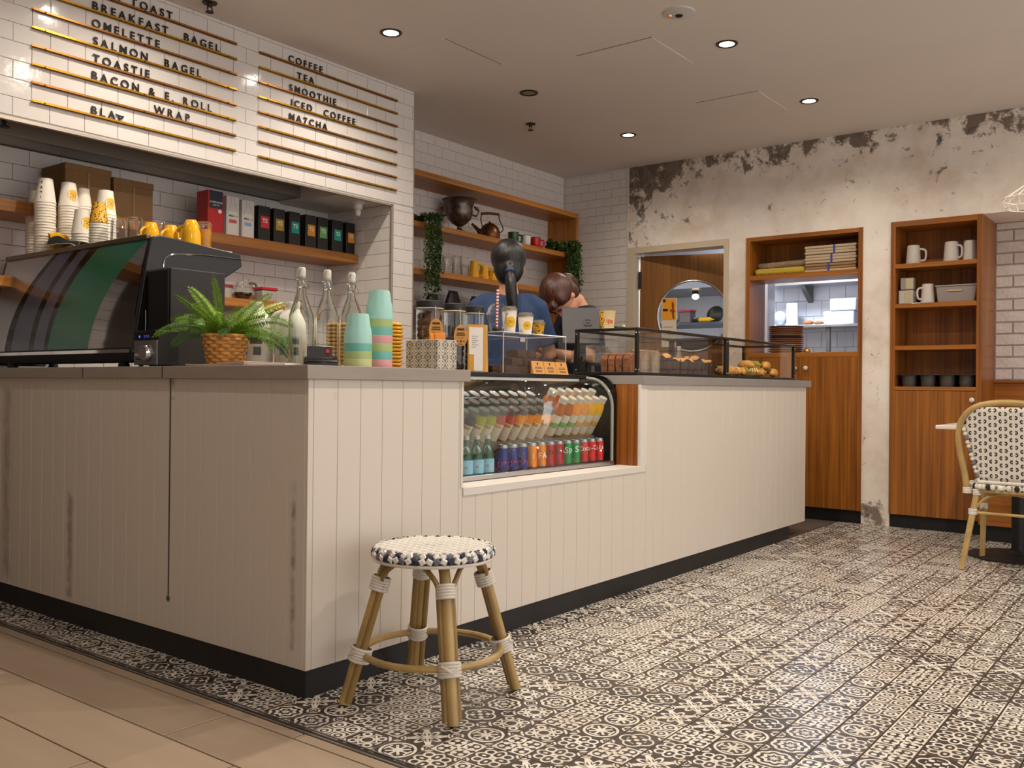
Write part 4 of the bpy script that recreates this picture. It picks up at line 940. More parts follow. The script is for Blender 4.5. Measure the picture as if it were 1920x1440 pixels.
n = nt.nodes.new('ShaderNodeMix'); n.data_type = 'RGBA'; nt.links.new(f_.s, n.inputs[0]); n.inputs[6].default_value = lin('#d7a31f'); n.inputs[7].default_value = lin('#2b2412'); nt.links.new(n.outputs[2], b.inputs['Base Color']); b.inputs['Roughness'].default_value = 0.5
small_y = small.copy(); small_y.materials.clear(); small_y.materials.append(M_pat)
def disc_on_cup(o, r0, r1, h, zc, rad, ang, mat, name='printed_dot', thick=0.0006):
    """a round print that follows the conical side of a cup"""
    b = MB(); c = []; n_ = 20
    def P(du, dz, e=thick):
        z = zc + dz; r = r0 + (r1 - r0) * z / h + e; a = ang + du / r; return (r * math.cos(a), r * math.sin(a), z)
    vs_ = [P(0, 0)] + [P(rad * math.cos(2 * PI * k / n_), rad * math.sin(2 * PI * k / n_)) for k in range(n_)] + [P(rad * 0.5 * math.cos(2 * PI * k / n_), rad * 0.5 * math.sin(2 * PI * k / n_)) for k in range(n_)]
    fs_ = [(0, 1 + n_ + k, 1 + n_ + (k + 1) % n_) for k in range(n_)] + [(1 + n_ + k, 1 + k, 1 + (k + 1) % n_, 1 + n_ + (k + 1) % n_) for k in range(n_)]
    b.add(vs_, fs_); d_ = b.build(name, [mat], o)
    b = MB()
    for (u, z, l) in ((-0.3, 0.25, 0.35), (0.1, 0.1, 0.45), (-0.2, -0.1, 0.5), (0.25, -0.2, 0.25)):
        p = [P((u + s * l / 2) * rad, z * rad + dz, thick * 2.2) for s, dz in ((-1, -0.0012), (1, -0.0004), (1, 0.0012), (-1, 0.0004))]; b.quad(*p)
    b.build('logo_mark', [M_blackink], d_, smooth=False)
    return d_
TOCAM = lambda x, y: math.atan2(-2.176 - y, -1.84 - x)
def cup_stack(x, y, z0, n, me, pitch, h, lab, grp, top=None, dotang=None, yeti=False, r0=0.044, r1=0.030):
    for k in range(n):
        m_ = top if (k == n - 1 and top) else me
        o = inst('paper_cup', m_, None, (x + random.uniform(-0.0008, 0.0008), y + random.uniform(-0.0008, 0.0008), z0 + k * pitch))
        last = k == n - 1
        tag(o, ('top cup of ' + lab) if last else ('white cup, %s from the bottom of %s' % (ORD[k], lab)), 'paper cup', grp)
        if last and dotang is not None: disc_on_cup(o, r0, r1, h, h * 0.45, h * 0.24, TOCAM(x, y) + dotang, M_yel)
        if last and yeti:
            for q, ch in enumerate('YETI'):
                a = TOCAM(x, y) - 0.45; zz_ = h * (0.80 - 0.2 * q); r_ = r0 + (r1 - r0) * zz_ / h + 0.0006
                l_ = inst('printed_letter', text_mesh(ch, 0.016, M_blackink, 0.0006, 'CENTER', 0.0004), o, (r_ * math.cos(a), r_ * math.sin(a), zz_ - 0.006), (PI / 2, 0, a + PI / 2))
cup_stack(0.185, 2.008, CT, 21, big, 0.0125, 0.112, 'the tallest paper cup stack', 'cups of the tallest stack', yeti=True)
cup_stack(0.235, 2.195, CT, 19, big, 0.0125, 0.112, 'the leftmost paper cup stack', 'cups of the leftmost stack', dotang=0.2)
cup_stack(0.290, 2.007, CT, 21, big, 0.0125, 0.112, 'the cup stack right of the tallest', 'cups of the second stack', dotang=0.55)
cup_stack(0.370, 2.031, CT, 24, small, 0.0115, 0.088, 'the plain small stack on the machine', 'cups of the plain small stack', r0=0.037, r1=0.026)
cup_stack(0.250, 1.807, CT, 9, big, 0.0125, 0.112, 'the short cup stack behind the cloth', 'cups of the short stack', dotang=0.6)
cup_stack(0.215, 1.605, CT, 12, small, 0.0115, 0.088, 'the leopard-print topped stack', 'cups of the print-topped stack', top=small_y)
cup_stack(0.320, 1.740, CT, 16, big, 0.0125, 0.112, 'the cup stack behind the leopard print', 'cups of the right-hand stack', dotang=0.6)

# yellow cups lying on their sides and a grey cloth
M_yceram = pm('yellow_ceramic', '#d9a00f', rough=0.16, coat=0.3)
def yellow_cup(lab, loc, rot=(0, 0, 0), grp='yellow cups on the coffee machine', h=0.062, r=0.042, handle=True):
    t = thing('yellow_cup', lab, 'cup', loc, 0, grp); t.rotation_euler = rot
    b = MB(); b.lathe([(r, 0.0), (r - 0.001, 0.006), (r * 0.94, h * 0.5), (r * 0.62, h * 0.93), (r * 0.5, h), (0, h - 0.004), (0, h - 0.010), (r * 0.45, h - 0.010), (r * 0.84, h * 0.45), (r - 0.005, 0.003), (r, 0.0)], 24); b.build('bowl', [M_yceram], t)
    if handle:
        b = MB(); b.tube(catmull([(0, r * 0.93, h * 0.3), (0, r * 1.4, h * 0.32), (0, r * 1.45, h * 0.62), (0, r * 0.75, h * 0.8)], 6), 0.005, 8); b.build('handle', [M_yceram], t)
    return t
yellow_cup('yellow cup on its side left of the grey cloth', (0.168, 1.915, CT + 0.056), (1.35, 0, 1.2), r=0.056, h=0.075, handle=False)
yellow_cup('yellow cup tipped under the right end of the grey cloth', (0.180, 1.700, CT + 0.0005), (0, 0, 2.4), r=0.046, h=0.05, handle=False)
b = MB(); nx, ny = 14, 10; vs_ = []
for i in range(nx + 1):
    for j in range(ny + 1):
        u, v = i / nx, j / ny
        y = 1.895 - 0.27 * u; x = 0.138 + 0.085 * v
        z = CT + 0.074 + 0.012 * math.sin(u * 7 + v * 3) * 0.6 + 0.02 * (1 - abs(2 * u - 0.7)) * 0.6 - 0.014 * v - 0.03 * u * u + (0.0 if j else -0.028 - 0.014 * math.sin(u * PI * 2.0))
        vs_.append((x, y, z))
b.add(vs_, [(i * (ny + 1) + j, (i + 1) * (ny + 1) + j, (i + 1) * (ny + 1) + j + 1, i * (ny + 1) + j + 1) for i in range(nx) for j in range(ny)])
cl = b.build('cleaning_cloth', [pm('slate_cloth', '#4f585d', rough=0.9, bump=0.3, bscale=120)]); cl.modifiers.new('s', 'SOLIDIFY').thickness = 0.004
tag(cl, 'crumpled slate-grey cloth draped over cups on the coffee machine', 'cloth')
hm = MB(); hm.tube([Vector(vs_[i * (ny + 1)]) + Vector((-0.002, 0, 0)) for i in range(nx + 1)], 0.0022, 6); hm.build('hem', [pm('cream_hem', '#c9bba8', rough=0.8)], cl)
# glasses turned upside down, some over yellow cups
def glass_mesh(r0, r1, h, facets=10):
    b = MB(); b.lathe([(r0, 0), (r0 - 0.0008, 0.004), (r1 + 0.001, h - 0.008), (r1 - 0.003, h), (0, h - 0.001), (0, h - 0.010), (r1 - 0.004, h - 0.011), (r0 - 0.004, 0.004), (r0, 0)], facets * 2); return b.mesh('glass', [M_glassware], ang=60)
gm = glass_mesh(0.036, 0.029, 0.140); gs = glass_mesh(0.034, 0.027, 0.122)
gl_spots = [(0.25, 1.512, gm, 'clear glass, bottom up, next to the leopard-print cup stack'), (0.26, 1.402, gm, 'tall clear glass, bottom up, second on the machine'), (0.345, 1.475, gs, 'clear glass, bottom up, half hidden behind the yellow cup'),
            (0.36, 1.395, gm, 'clear glass resting behind the first yellow cup'), (0.44, 1.345, gs, 'clear glass behind the middle yellow cups'), (0.44, 1.26, gs, 'clear glass behind the right-hand yellow cups'), (0.42, 1.155, glass_mesh(0.033, 0.030, 0.118), 'clear tumbler, rightmost on the machine')]
for x, y, m_, lab in gl_spots: tag(inst('drinking_glass', m_, None, (x, y, CT)), lab, 'glass', 'glasses on the coffee machine')
for x, y, lab in ((0.27, 1.300, 'yellow cup, bottom up, first right of the clear glasses'), (0.355, 1.29, 'yellow cup, bottom up, second in the row on the machine'), (0.37, 1.185, 'yellow cup, bottom up, third in the row on the machine'), (0.33, 1.11, 'yellow cup, bottom up, nearest the rightmost tumbler')):
    yellow_cup(lab, (x, y, CT), (0, 0, 1.9 if y > 1.28 else 0.6), h=0.108, r=0.040)
b = MB(); b.lathe([(0, 0.0), (0.028, 0.0), (0.0275, 0.085), (0, 0.086)], 20); t = b.build('amber_candle', [pm('amber_wax', '#c98a1d', rough=0.3)], None, loc=(0.42, 1.155, CT + 0.0005)); tag(t, 'amber filling inside the rightmost tumbler on the machine', 'candle')

# ================================================================== STEREO, SPEAKER, FERN, BOTTLES ON THE LEFT LEG
t = thing('speaker', 'tall black loudspeaker box standing behind the small stereo', 'speaker', (0.112, 0.905, 1.0))
b = MB(); b.box((0, 0, 0), (0.235, 0.138, 0.368)); b.build('cabinet', [pm('speaker_black', '#1f1c1c', rough=0.55)], t, bevel=0.003)
b = MB(); b.box((-0.010, 0.004, 0.012), (0.0, 0.134, 0.362)); b.build('grille', [pm('speaker_cloth', '#0b0b0c', rough=0.95)], t, bevel=0.004)
b = MB(); b.box((-0.0115, 0.03, 0.025), (-0.010, 0.055, 0.031)); b.build('badge', [M_steel], t, smooth=False)
t = thing('stereo', 'small silver and black stereo unit with blue display', 'stereo', (0.008, 0.825, 1.0))
b = MB(); b.box((0.008, 0, 0.006), (0.09, 0.145, 0.130)); b.build('case', [M_black], t, bevel=0.003)
b = MB(); b.box((0, 0, 0.006), (0.008, 0.145, 0.094)); b.build('fascia', [pm('stereo_silver', '#6d6c70', rough=0.35, metal=0.5)], t, bevel=0.002)
b = MB(); b.box((0, 0, 0.094), (0.008, 0.145, 0.130)); ds = b.build('display', [M_blackgloss], t, bevel=0.002)
M_led = pm('blue_led', '#2a3cff', emit='#2434ff', estr=6.0)
b = MB(); b.lathe([(0, 0), (0.0045, 0), (0, 0.001)], 12, c=(-0.0004, 0.108, 0.108), rot=Matrix.Rotation(-PI / 2, 3, 'Y')); b.build('power_light', [M_led], ds)
for k in range(3):
    b = MB(); y = 0.045 + k * 0.013; b.box((-0.0006, y, 0.104), (0.0, y + 0.008, 0.113)); b.build('display_digit', [pm('dim_blue', '#31408a', emit='#2a3c9a', estr=0.5)], ds, smooth=False)
b = MB(); b.lathe([(0.0, 0.0), (0.030, 0.0), (0.030, 0.014), (0.026, 0.024), (0.0, 0.024)], 26, c=(0, 0.050, 0.050), rot=Matrix.Rotation(-PI / 2, 3, 'Y')); b.build('volume_knob', [M_chrome], t)
b = MB(); b.box((-0.0008, 0.092, 0.038), (0.0, 0.138, 0.048)); b.build('label_strip', [pm('label_pink', '#b9a3a0', rough=0.5)], t, smooth=False)
for k in range(3):
    b = MB(); b.lathe([(0, 0), (0.003, 0), (0.003, 0.002), (0, 0.002)], 10, c=(0, 0.10 + 0.013 * k, 0.027), rot=Matrix.Rotation(-PI / 2, 3, 'Y')); b.build('socket', [M_black], t)
for y in (0.015, 0.13):
    b = MB(); b.lathe([(0, 0), (0.008, 0), (0.008, 0.006), (0, 0.006)], 12, c=(0.02, y, 0)); b.build('foot', [M_black], t)
b = MB(); b.tube(catmull([(0.022, 0.92, 1.130), (0.026, 0.925, 1.16), (0.034, 0.94, 1.205)], 5), 0.0014, 5); tag(b.build('antenna_wire', [pm('grey_wire', '#6a6a68', rough=0.5)]), 'thin grey aerial wire rising from the stereo', 'wire')
b = MB(); b.tube(catmull([(0.275, 0.898, 1.105), (0.272, 0.885, 1.085), (0.268, 0.872, 1.062), (0.28, 0.85, 1.055), (0.34, 0.80, 1.055), (0.36, 0.76, 1.0035)], 8), 0.0022, 6); tag(b.build('red_cable', [pm('red_cable', '#a8272c', rough=0.4)]), 'thin red cable looping between the speaker and the basket', 'cable')
# fern in a woven basket
fern = thing('potted_fern', 'green sword fern in a woven wicker basket pot', 'plant', (0.135, 0.600, 1.0))
M_wick = pm('wicker', '#c8924c', rough=0.55, var=0.25, vscale=30)
b = MB(); NS = 20; NR = 9; Hh = 0.112
for i in range(NR):
    z = 0.005 + Hh * i / NR; r = 0.056 + 0.016 * (z / Hh)
    pts = []
    for k in range(NS * 4):
        a = 2 * PI * k / (NS * 4); w_ = 0.0045 * math.cos(a * NS / 2 * 1.0 + (PI if i % 2 else 0)); pts.append(((r + w_) * math.cos(a), (r + w_) * math.sin(a), z + 0.004))
    b.tube(pts, 0.0062, 6, closed=True)
for k in range(NS):
    a = 2 * PI * (k + 0.5) / NS; b.tube([(0.0575 * math.cos(a), 0.0575 * math.sin(a), 0.002), (0.0735 * math.cos(a), 0.0735 * math.sin(a), 0.113)], 0.0028, 5)
b.lathe([(0, 0.0), (0.055, 0.0), (0.070, 0.112), (0, 0.105)], 24)
b.build('basket', [M_wick], fern)
M_fr1 = pm('fern_green', '#5f8a1e', rough=0.45, var=0.2, vscale=20); M_fr2 = pm('fern_green_bright', '#86ad2b', rough=0.4, var=0.15, vscale=20); M_fr3 = pm('fern_green_deep', '#3a6420', rough=0.5)
def frond(az, elev, length, droop, mat):
    b = MB(); n_ = 22; pts = []; d = Vector((math.cos(az), math.sin(az), 0))
    for i in range(n_ + 1):
        s = i / n_; e = elev - droop * s; pts.append((s, e))
    pos = Vector((d.x * 0.015, d.y * 0.015, 0.105)); P = [pos.copy()]; T = []
    for i in range(n_):
        e = elev - droop * ((i + 0.5) / n_) ** 1.3; st_ = d * math.cos(e) + Vector((0, 0, math.sin(e))); T.append(st_); pos = pos + st_ * (length / n_); P.append(pos.copy())
    b.tube(P, [0.0016 * (1 - 0.7 * i / n_) for i in range(n_ + 1)], 4)
    sd = Vector((-d.y, d.x, 0))
    for i in range(2, n_ + 1):
        s = i / n_; L_ = 0.029 * min(1, s * 5) * (1 - s) ** 0.4 + 0.004
        t_ = T[min(i, n_ - 1)]; sv = t_.cross(Vector((0.79, 0.61, 0.0))); sv = sv.normalized() if sv.length > 0.2 else sd
        if sv.dot(sd) < 0: sv = -sv
        sx_ = (sd * 0.45 + sv * 0.75).normalized(); nrm = sx_.cross(t_)
        for q in (-1, 1):
            for hh in (0, 0.5):
                base = P[i] - t_ * (hh * length / n_); tip = base + sx_ * (q * L_) + t_ * (0.006) - nrm * (0.25 * L_ * q * q) * random.uniform(0.2, 1.2) * -1
                w_ = length / n_ * 0.25; mid = (base + tip) / 2
                b.add([base, mid - t_ * w_, tip, mid + t_ * w_ + nrm * 0.001], [(0, 1, 2, 3)])
    return b.build('frond', [mat], fern, smooth=False, recalc=False)
vl = math.atan2(0.794, -0.608)     # image-left direction in plan
for az, el, ln_, dr, m_ in [(vl + 0.15, 1.55, 0.215, 0.25, M_fr2), (vl, 1.20, 0.21, 0.50, M_fr2), (vl + 0.3, 0.95, 0.21, 0.45, M_fr1), (vl - 0.25, 0.75, 0.22, 1.0, M_fr1), (vl + 0.1, 0.55, 0.25, 1.3, M_fr1), (vl - 0.1, 0.42, 0.20, 1.4, M_fr3), (vl + 0.5, 0.85, 0.17, 1.2, M_fr1),
                            (vl + PI, 1.05, 0.21, 0.55, M_fr2), (vl + PI + 0.3, 0.85, 0.23, 0.6, M_fr2), (vl + PI - 0.2, 0.72, 0.25, 1.3, M_fr1), (vl + PI - 0.05, 0.48, 0.25, 1.6, M_fr1), (vl + PI + 0.15, 0.30, 0.24, 1.5, M_fr3), (vl + PI - 0.35, 0.5, 0.22, 1.8, M_fr1),
                            (vl + PI / 2, 1.25, 0.13, 1.2, M_fr2), (vl + PI / 2 + 0.5, 1.0, 0.13, 1.6, M_fr1), (vl + PI / 2 - 0.6, 1.0, 0.13, 1.5, M_fr1), (vl + PI / 2 + 0.2, 0.8, 0.12, 1.9, M_fr3), (vl - PI / 2, 1.1, 0.17, 1.0, M_fr1), (vl - PI / 2 + 0.6, 1.0, 0.18, 1.1, M_fr1), (vl - PI / 2 - 0.6, 1.2, 0.18, 0.9, M_fr1), (vl + 0.8, 1.15, 0.16, 0.9, M_fr2), (vl + PI - 0.8, 1.15, 0.16, 1.0, M_fr2)]:
    frond(az, el, ln_, dr, m_)
# papers on the edge
b = MB(); b.prism([(-0.01, y, z) for y, z in ((0.62, 1.0005), (0.62, 1.008), (0.50, 1.004), (0.36, 1.012), (0.30, 1.014), (0.30, 1.0005))], (0.17, 0, 0)); tag(b.build('magazine', [pm('magazine_cover', '#b39c93', rough=0.4)], bevel=0.001), 'thin folded magazine at the counter edge below the fern', 'magazine')
b = MB(); b.box((0.0, 0.11, 1.0003), (0.20, 0.295, 1.006)); tag(b.build('paper_sheets', [pm('white_paper', '#e8e2d8', rough=0.6)], bevel=0.001), 'white paper sheets at the counter edge beside the swing-top bottles', 'paper')
# milk jugs
def jug(lab, loc, rz):
    t = thing('milk_jug', lab, 'milk bottle', loc, rz, 'milk jugs on the counter')
    b = MB()
    pr_ = [(0.0, 0.0), (0.055, 0.0), (0.060, 0.008), (0.060, 0.135), (0.056, 0.165), (0.040, 0.195), (0.026, 0.212), (0.022, 0.222), (0.022, 0.232), (0, 0.232)]
    b.lathe(pr_, 28, sx=1.0, sy=1.0); b.build('body', [pm('milk_plastic', '#e9e6de', rough=0.35, sub=0.2)], t)
    b = MB(); b.lathe([(0.024, 0.218), (0.0245, 0.236), (0.022, 0.24), (0, 0.24)], 18); b.build('cap', [pm('cap_white', '#d8d5cf', rough=0.4)], t)
    b = MB(); b.tube(catmull([(0, 0.030, 0.205), (0, 0.062, 0.190), (0, 0.068, 0.15), (0, 0.058, 0.11)], 6), 0.009, 8); b.build('handle', [MATS['milk_plastic']], t)
    b = MB(); n_ = 16; r = 0.0607
    for z0, z1, m_, a0, a1 in ((0.02, 0.115, 0, -0.9, 0.9), (0.045, 0.10, 1, -0.55, -0.25), (0.045, 0.075, 2, 0.1, 0.55), (0.085, 0.105, 2, -0.1, 0.6), (0.10, 0.11, 1, -0.5, 0.5)):
        e = 0.0004 * (m_ > 0); vs_ = []
        for k in range(n_ + 1):
            a = PI + a0 + (a1 - a0) * k / n_; vs_ += [((r + e) * math.cos(a), (r + e) * math.sin(a), z0), ((r + e) * math.cos(a), (r + e) * math.sin(a), z1)]
        b.add(vs_, [(2 * k, 2 * k + 2, 2 * k + 3, 2 * k + 1) for k in range(n_)], m_)
    b.build('label', [pm('jug_label', '#d5d2c8', rough=0.5), pm('label_blue', '#8fa3c4', rough=0.5), pm('label_dark', '#5d5d60', rough=0.5)], t, smooth=False, recalc=False)
    return t
jug('white plastic milk jug directly behind the fern', (0.280, 0.620, 1.0), 0.65); jug('white plastic milk jug half hidden behind the first swing-top bottle', (0.355, 0.515, 1.0), 0.7)
# swing-top bottles
M_bglass = pm('bottle_glass', '#f2f5f2', rough=0.02, trans=1.0, ior=1.33, spec=0.5)
M_rubber = pm('white_stopper', '#d9d4ca', rough=0.35)
def swing(lab, loc):
    t = thing('swing_top_bottle', lab, 'bottle', loc, 0.6, 'swing-top water bottles')
    b = MB(); b.lathe([(0, 0.001), (0.036, 0.0), (0.041, 0.004), (0.0415, 0.15), (0.040, 0.17), (0.026, 0.212), (0.0165, 0.24), (0.0145, 0.285), (0.017, 0.288), (0.017, 0.294), (0.014, 0.296), (0.0105, 0.294), (0.011, 0.285), (0.0125, 0.24), (0.022, 0.21), (0.0365, 0.168), (0.038, 0.15), (0.0378, 0.012), (0.0, 0.008)], 32)
    b.build('bottle_body', [M_bglass], t)
    b = MB(); b.lathe([(0.0, 0.292), (0.011, 0.292), (0.013, 0.300), (0.013, 0.322), (0.010, 0.327), (0, 0.328)], 18); b.build('stopper', [M_rubber], t)
    b = MB()
    for s in (-1, 1):
        b.tube(catmull([(s * 0.0, 0.0, 0.326), (s * 0.014, 0, 0.318), (s * 0.024, 0.004, 0.290), (s * 0.022, 0, 0.272), (s * 0.0155, 0, 0.262)], 5), 0.0016, 5)
        b.tube([(s * 0.0155, 0, 0.262), (s * 0.028, -0.012, 0.280), (s * 0.016, -0.02, 0.262), (0, -0.022, 0.255)], 0.0016, 5)
    b.tube([(0.0165 * math.cos(2 * PI * k / 20), 0.0165 * math.sin(2 * PI * k / 20), 0.262) for k in range(20)], 0.0016, 5, closed=True); b.build('wire_bail', [M_chrome], t)
    return t
swing('clear swing-top bottle nearest the fern', (0.170, 0.240, 1.0)); swing('clear swing-top bottle in the middle, behind the card stand', (0.260, 0.217, 1.0)); swing('clear swing-top bottle behind the aqua cups', (0.360, 0.206, 1.0))
# ================================================================== CUPS, SAUCERS, BOX, CARD STAND
CUPC = {'aqua': pm('melamine_aqua', '#a9dcd3', rough=0.35), 'teal': pm('melamine_teal', '#6fb5ab', rough=0.35), 'green': pm('melamine_green', '#a9bd7c', rough=0.35), 'pale': pm('melamine_pale_green', '#c3c98d', rough=0.35), 'pink': pm('melamine_pink', '#d99a9c', rough=0.35), 'cream': pm('melamine_cream', '#e3ddc4', rough=0.35)}
def tumbler(mat):
    b = MB(); n = 40; prof = [(0.0445, 0.0), (0.0455, 0.004), (0.0445, 0.030), (0.0432, 0.036), (0.0395, 0.060), (0.0355, 0.090), (0.033, 0.097), (0.0, 0.098)]
    rings = []; vs_ = []
    for i, (r, z) in enumerate(prof):
        for k in range(n):
            a = 2 * PI * k / n; fl = 0.5 + 0.5 * math.cos(a * 10)
            rr = r; zz = z
            if i in (4, 5): rr = r * (1 - 0.035 * (1 - fl))
            if i == 3: zz = z + 0.010 * fl
            vs_.append((rr * math.cos(a), rr * math.sin(a), zz))
    fs_ = [(i * n + k, i * n + (k + 1) % n, (i + 1) * n + (k + 1) % n, (i + 1) * n + k) for i in range(len(prof) - 1) for k in range(n)]
    b.add(vs_, fs_); return b.mesh('tumbler', [mat])
TM_ = {k: tumbler(m) for k, m in CUPC.items()}
def tstack(x, y, seq, pitch, which):
    pos = ['bottom', 'second from the bottom', 'third from the bottom', 'fourth from the bottom', 'fifth from the bottom', 'sixth from the bottom', 'seventh from the bottom']
    for k, c in enumerate(seq):
        o = inst('tumbler', TM_[c], None, (x, y, 1.0 + k * pitch), (0, 0, k * 0.3))
        tag(o, '%s upturned cup, %s of the %s cup stack' % ({'aqua': 'aqua', 'teal': 'teal', 'green': 'sage green', 'pale': 'pale green', 'pink': 'pink', 'cream': 'cream'}[c], 'top' if k == len(seq) - 1 else pos[k], which), 'cup', 'pastel upturned cups')
tstack(0.255, 0.060, ['pale', 'green', 'teal', 'aqua'], 0.025, 'short')
tstack(0.379, 0.090, ['pink', 'teal', 'green', 'pink', 'teal', 'green', 'aqua'], 0.0272, 'tall')
M_ysau = pm('yellow_saucer', '#e0a514', rough=0.25)
b = MB(); b.lathe([(0, 0.0), (0.06, 0.0), (0.0685, 0.0022), (0.071, 0.0065), (0.0685, 0.0108), (0.06, 0.013), (0, 0.0125)], 36); sau = b.mesh('saucer', [M_ysau])
for (x, y, n, lab, grp) in ((0.452, 0.335, 12, 'yellow saucer in the stack behind the short pastel cups', 'saucers of the left stack'), (0.640, 0.330, 13, 'yellow saucer in the stack behind the patterned box', 'saucers of the right stack')):
    for k in range(n): tag(inst('saucer', sau, None, (x + random.uniform(-0.0015, 0.0015), y + random.uniform(-0.0015, 0.0015), 1.0 + k * 0.0136)), lab.replace('saucer in', 'saucer, %s from the bottom in' % ORD[k]), 'saucer', grp)
M_damask, nt, b = new_mat('grey_damask_print')
tc = nt.nodes.new('ShaderNodeTexCoord'); sp = nt.nodes.new('ShaderNodeSeparateXYZ'); nt.links.new(tc.outputs['Object'], sp.inputs[0])
s_ = (E(nt, sp.outputs[0]) - E(nt, sp.outputs[1])) / 0.044; z_ = E(nt, sp.outputs[2]) / 0.044
u = (s_.frac() - 0.5) * 2; v = (z_.frac() - 0.5) * 2; au, av = u.abs(), v.abs()
d1 = (((au - 0.42) ** 2 + (av - 0.30) ** 2).sqrt() - 0.25).line(0.085); d2 = ((au + av) - 0.98).line(0.07); d3 = ((((au - 1) ** 2 + (av - 1) ** 2).sqrt()) - 0.3).line(0.08); d4 = (au.line(0.06) * av.lt(0.35)).max(((u * u + v * v).sqrt()).lt(0.11)); d5 = (((au - 0.0) ** 2 + (av - 0.78) ** 2).sqrt() - 0.2).line(0.08)
w_ = d1.max(d2).max(d3).max(d4).max(d5)
n = nt.nodes.new('ShaderNodeMix'); n.data_type = 'RGBA'; nt.links.new(w_.s, n.inputs[0]); n.inputs[6].default_value = lin('#7b7268'); n.inputs[7].default_value = lin('#cfc6b6'); nt.links.new(n.outputs[2], b.inputs['Base Color']); b.inputs['Roughness'].default_value = 0.5
t = thing('patterned_box', 'grey and cream scroll-patterned box holding orange snack packets', 'box', (0.598, 0.025, 1.0))
b = MB(); W_, D_, H_ = 0.105, 0.150, 0.104
b.box((0, 0, 0), (W_, D_, 0.004)); b.box((0, 0, 0.004), (W_, 0.004, H_)); b.box((0, D_ - 0.004, 0.004), (W_, D_, H_)); b.box((0, 0.004, 0.004), (0.004, D_ - 0.004, H_)); b.box((W_ - 0.004, 0.004, 0.004), (W_, D_ - 0.004, H_)); b.build('tin_body', [M_damask], t, smooth=False)
b = MB(); b.tube([(0.001, 0.001, H_), (W_ - 0.001, 0.001, H_), (W_ - 0.001, D_ - 0.001, H_), (0.001, D_ - 0.001, H_)], 0.002, 6, closed=True); b.build('rolled_rim', [pm('cream_rim', '#cfc6b6', rough=0.4)], t)
M_or = pm('orange_foil', '#e88a1e', rough=0.3)
for k, (x, y, a, hgt) in enumerate(((0.03, 0.05, 0.3, 0.022), (0.06, 0.04, -0.5, 0.026), (0.075, 0.08, 0.9, 0.014))):
    b = MB(); b.box((-0.02, -0.004, 0), (0.02, 0.004, 0.095 + hgt)); b.box((-0.021, -0.001, 0.095 + hgt), (0.021, 0.001, 0.103 + hgt)); o = b.build('snack_packet', [M_or], None, bevel=0.003); o.location = (0.598 + x, 0.025 + y, 1.0042); o.rotation_euler = (0, 0, a)
    tag(o, ['orange snack packet at the left of the patterned box', 'tallest orange snack packet in the patterned box', 'low orange snack packet at the back of the patterned box'][k], 'packet', 'snack packets')
t = thing('card_terminal', 'black card payment terminal on a stand at the counter corner', 'card reader', (0.098, 0.06, 1.0), math.radians(-38))
b = MB(); b.prism([(-0.052, -0.03, 0), (-0.052, 0.04, 0), (-0.052, 0.04, 0.03), (-0.052, -0.012, 0.026), (-0.052, -0.03, 0.012)], (0.104, 0, 0)); b.build('stand', [M_blackgloss], t, bevel=0.003)
b = MB(); b.obox((-0.002, 0.018, 0.040), (0.078, 0.012, 0.046), Matrix.Rotation(-0.5, 3, 'X')); cd = b.build('card_block', [pm('terminal_grey', '#2b2b2e', rough=0.3)], t, bevel=0.002)
b = MB(); b.obox((0.022, 0.0115, 0.046), (0.010, 0.002, 0.012), Matrix.Rotation(-0.5, 3, 'X')); b.build('red_logo', [pm('logo_red', '#b3282c', rough=0.4)], cd, smooth=False)
b = MB(); b.obox((-0.02, 0.0115, 0.037), (0.020, 0.002, 0.003), Matrix.Rotation(-0.5, 3, 'X')); b.obox((-0.012, 0.0115, 0.033), (0.036, 0.002, 0.0025), Matrix.Rotation(-0.5, 3, 'X')); b.build('printed_text', [pm('print_pale', '#8b8b8d', rough=0.5)], cd, smooth=False)

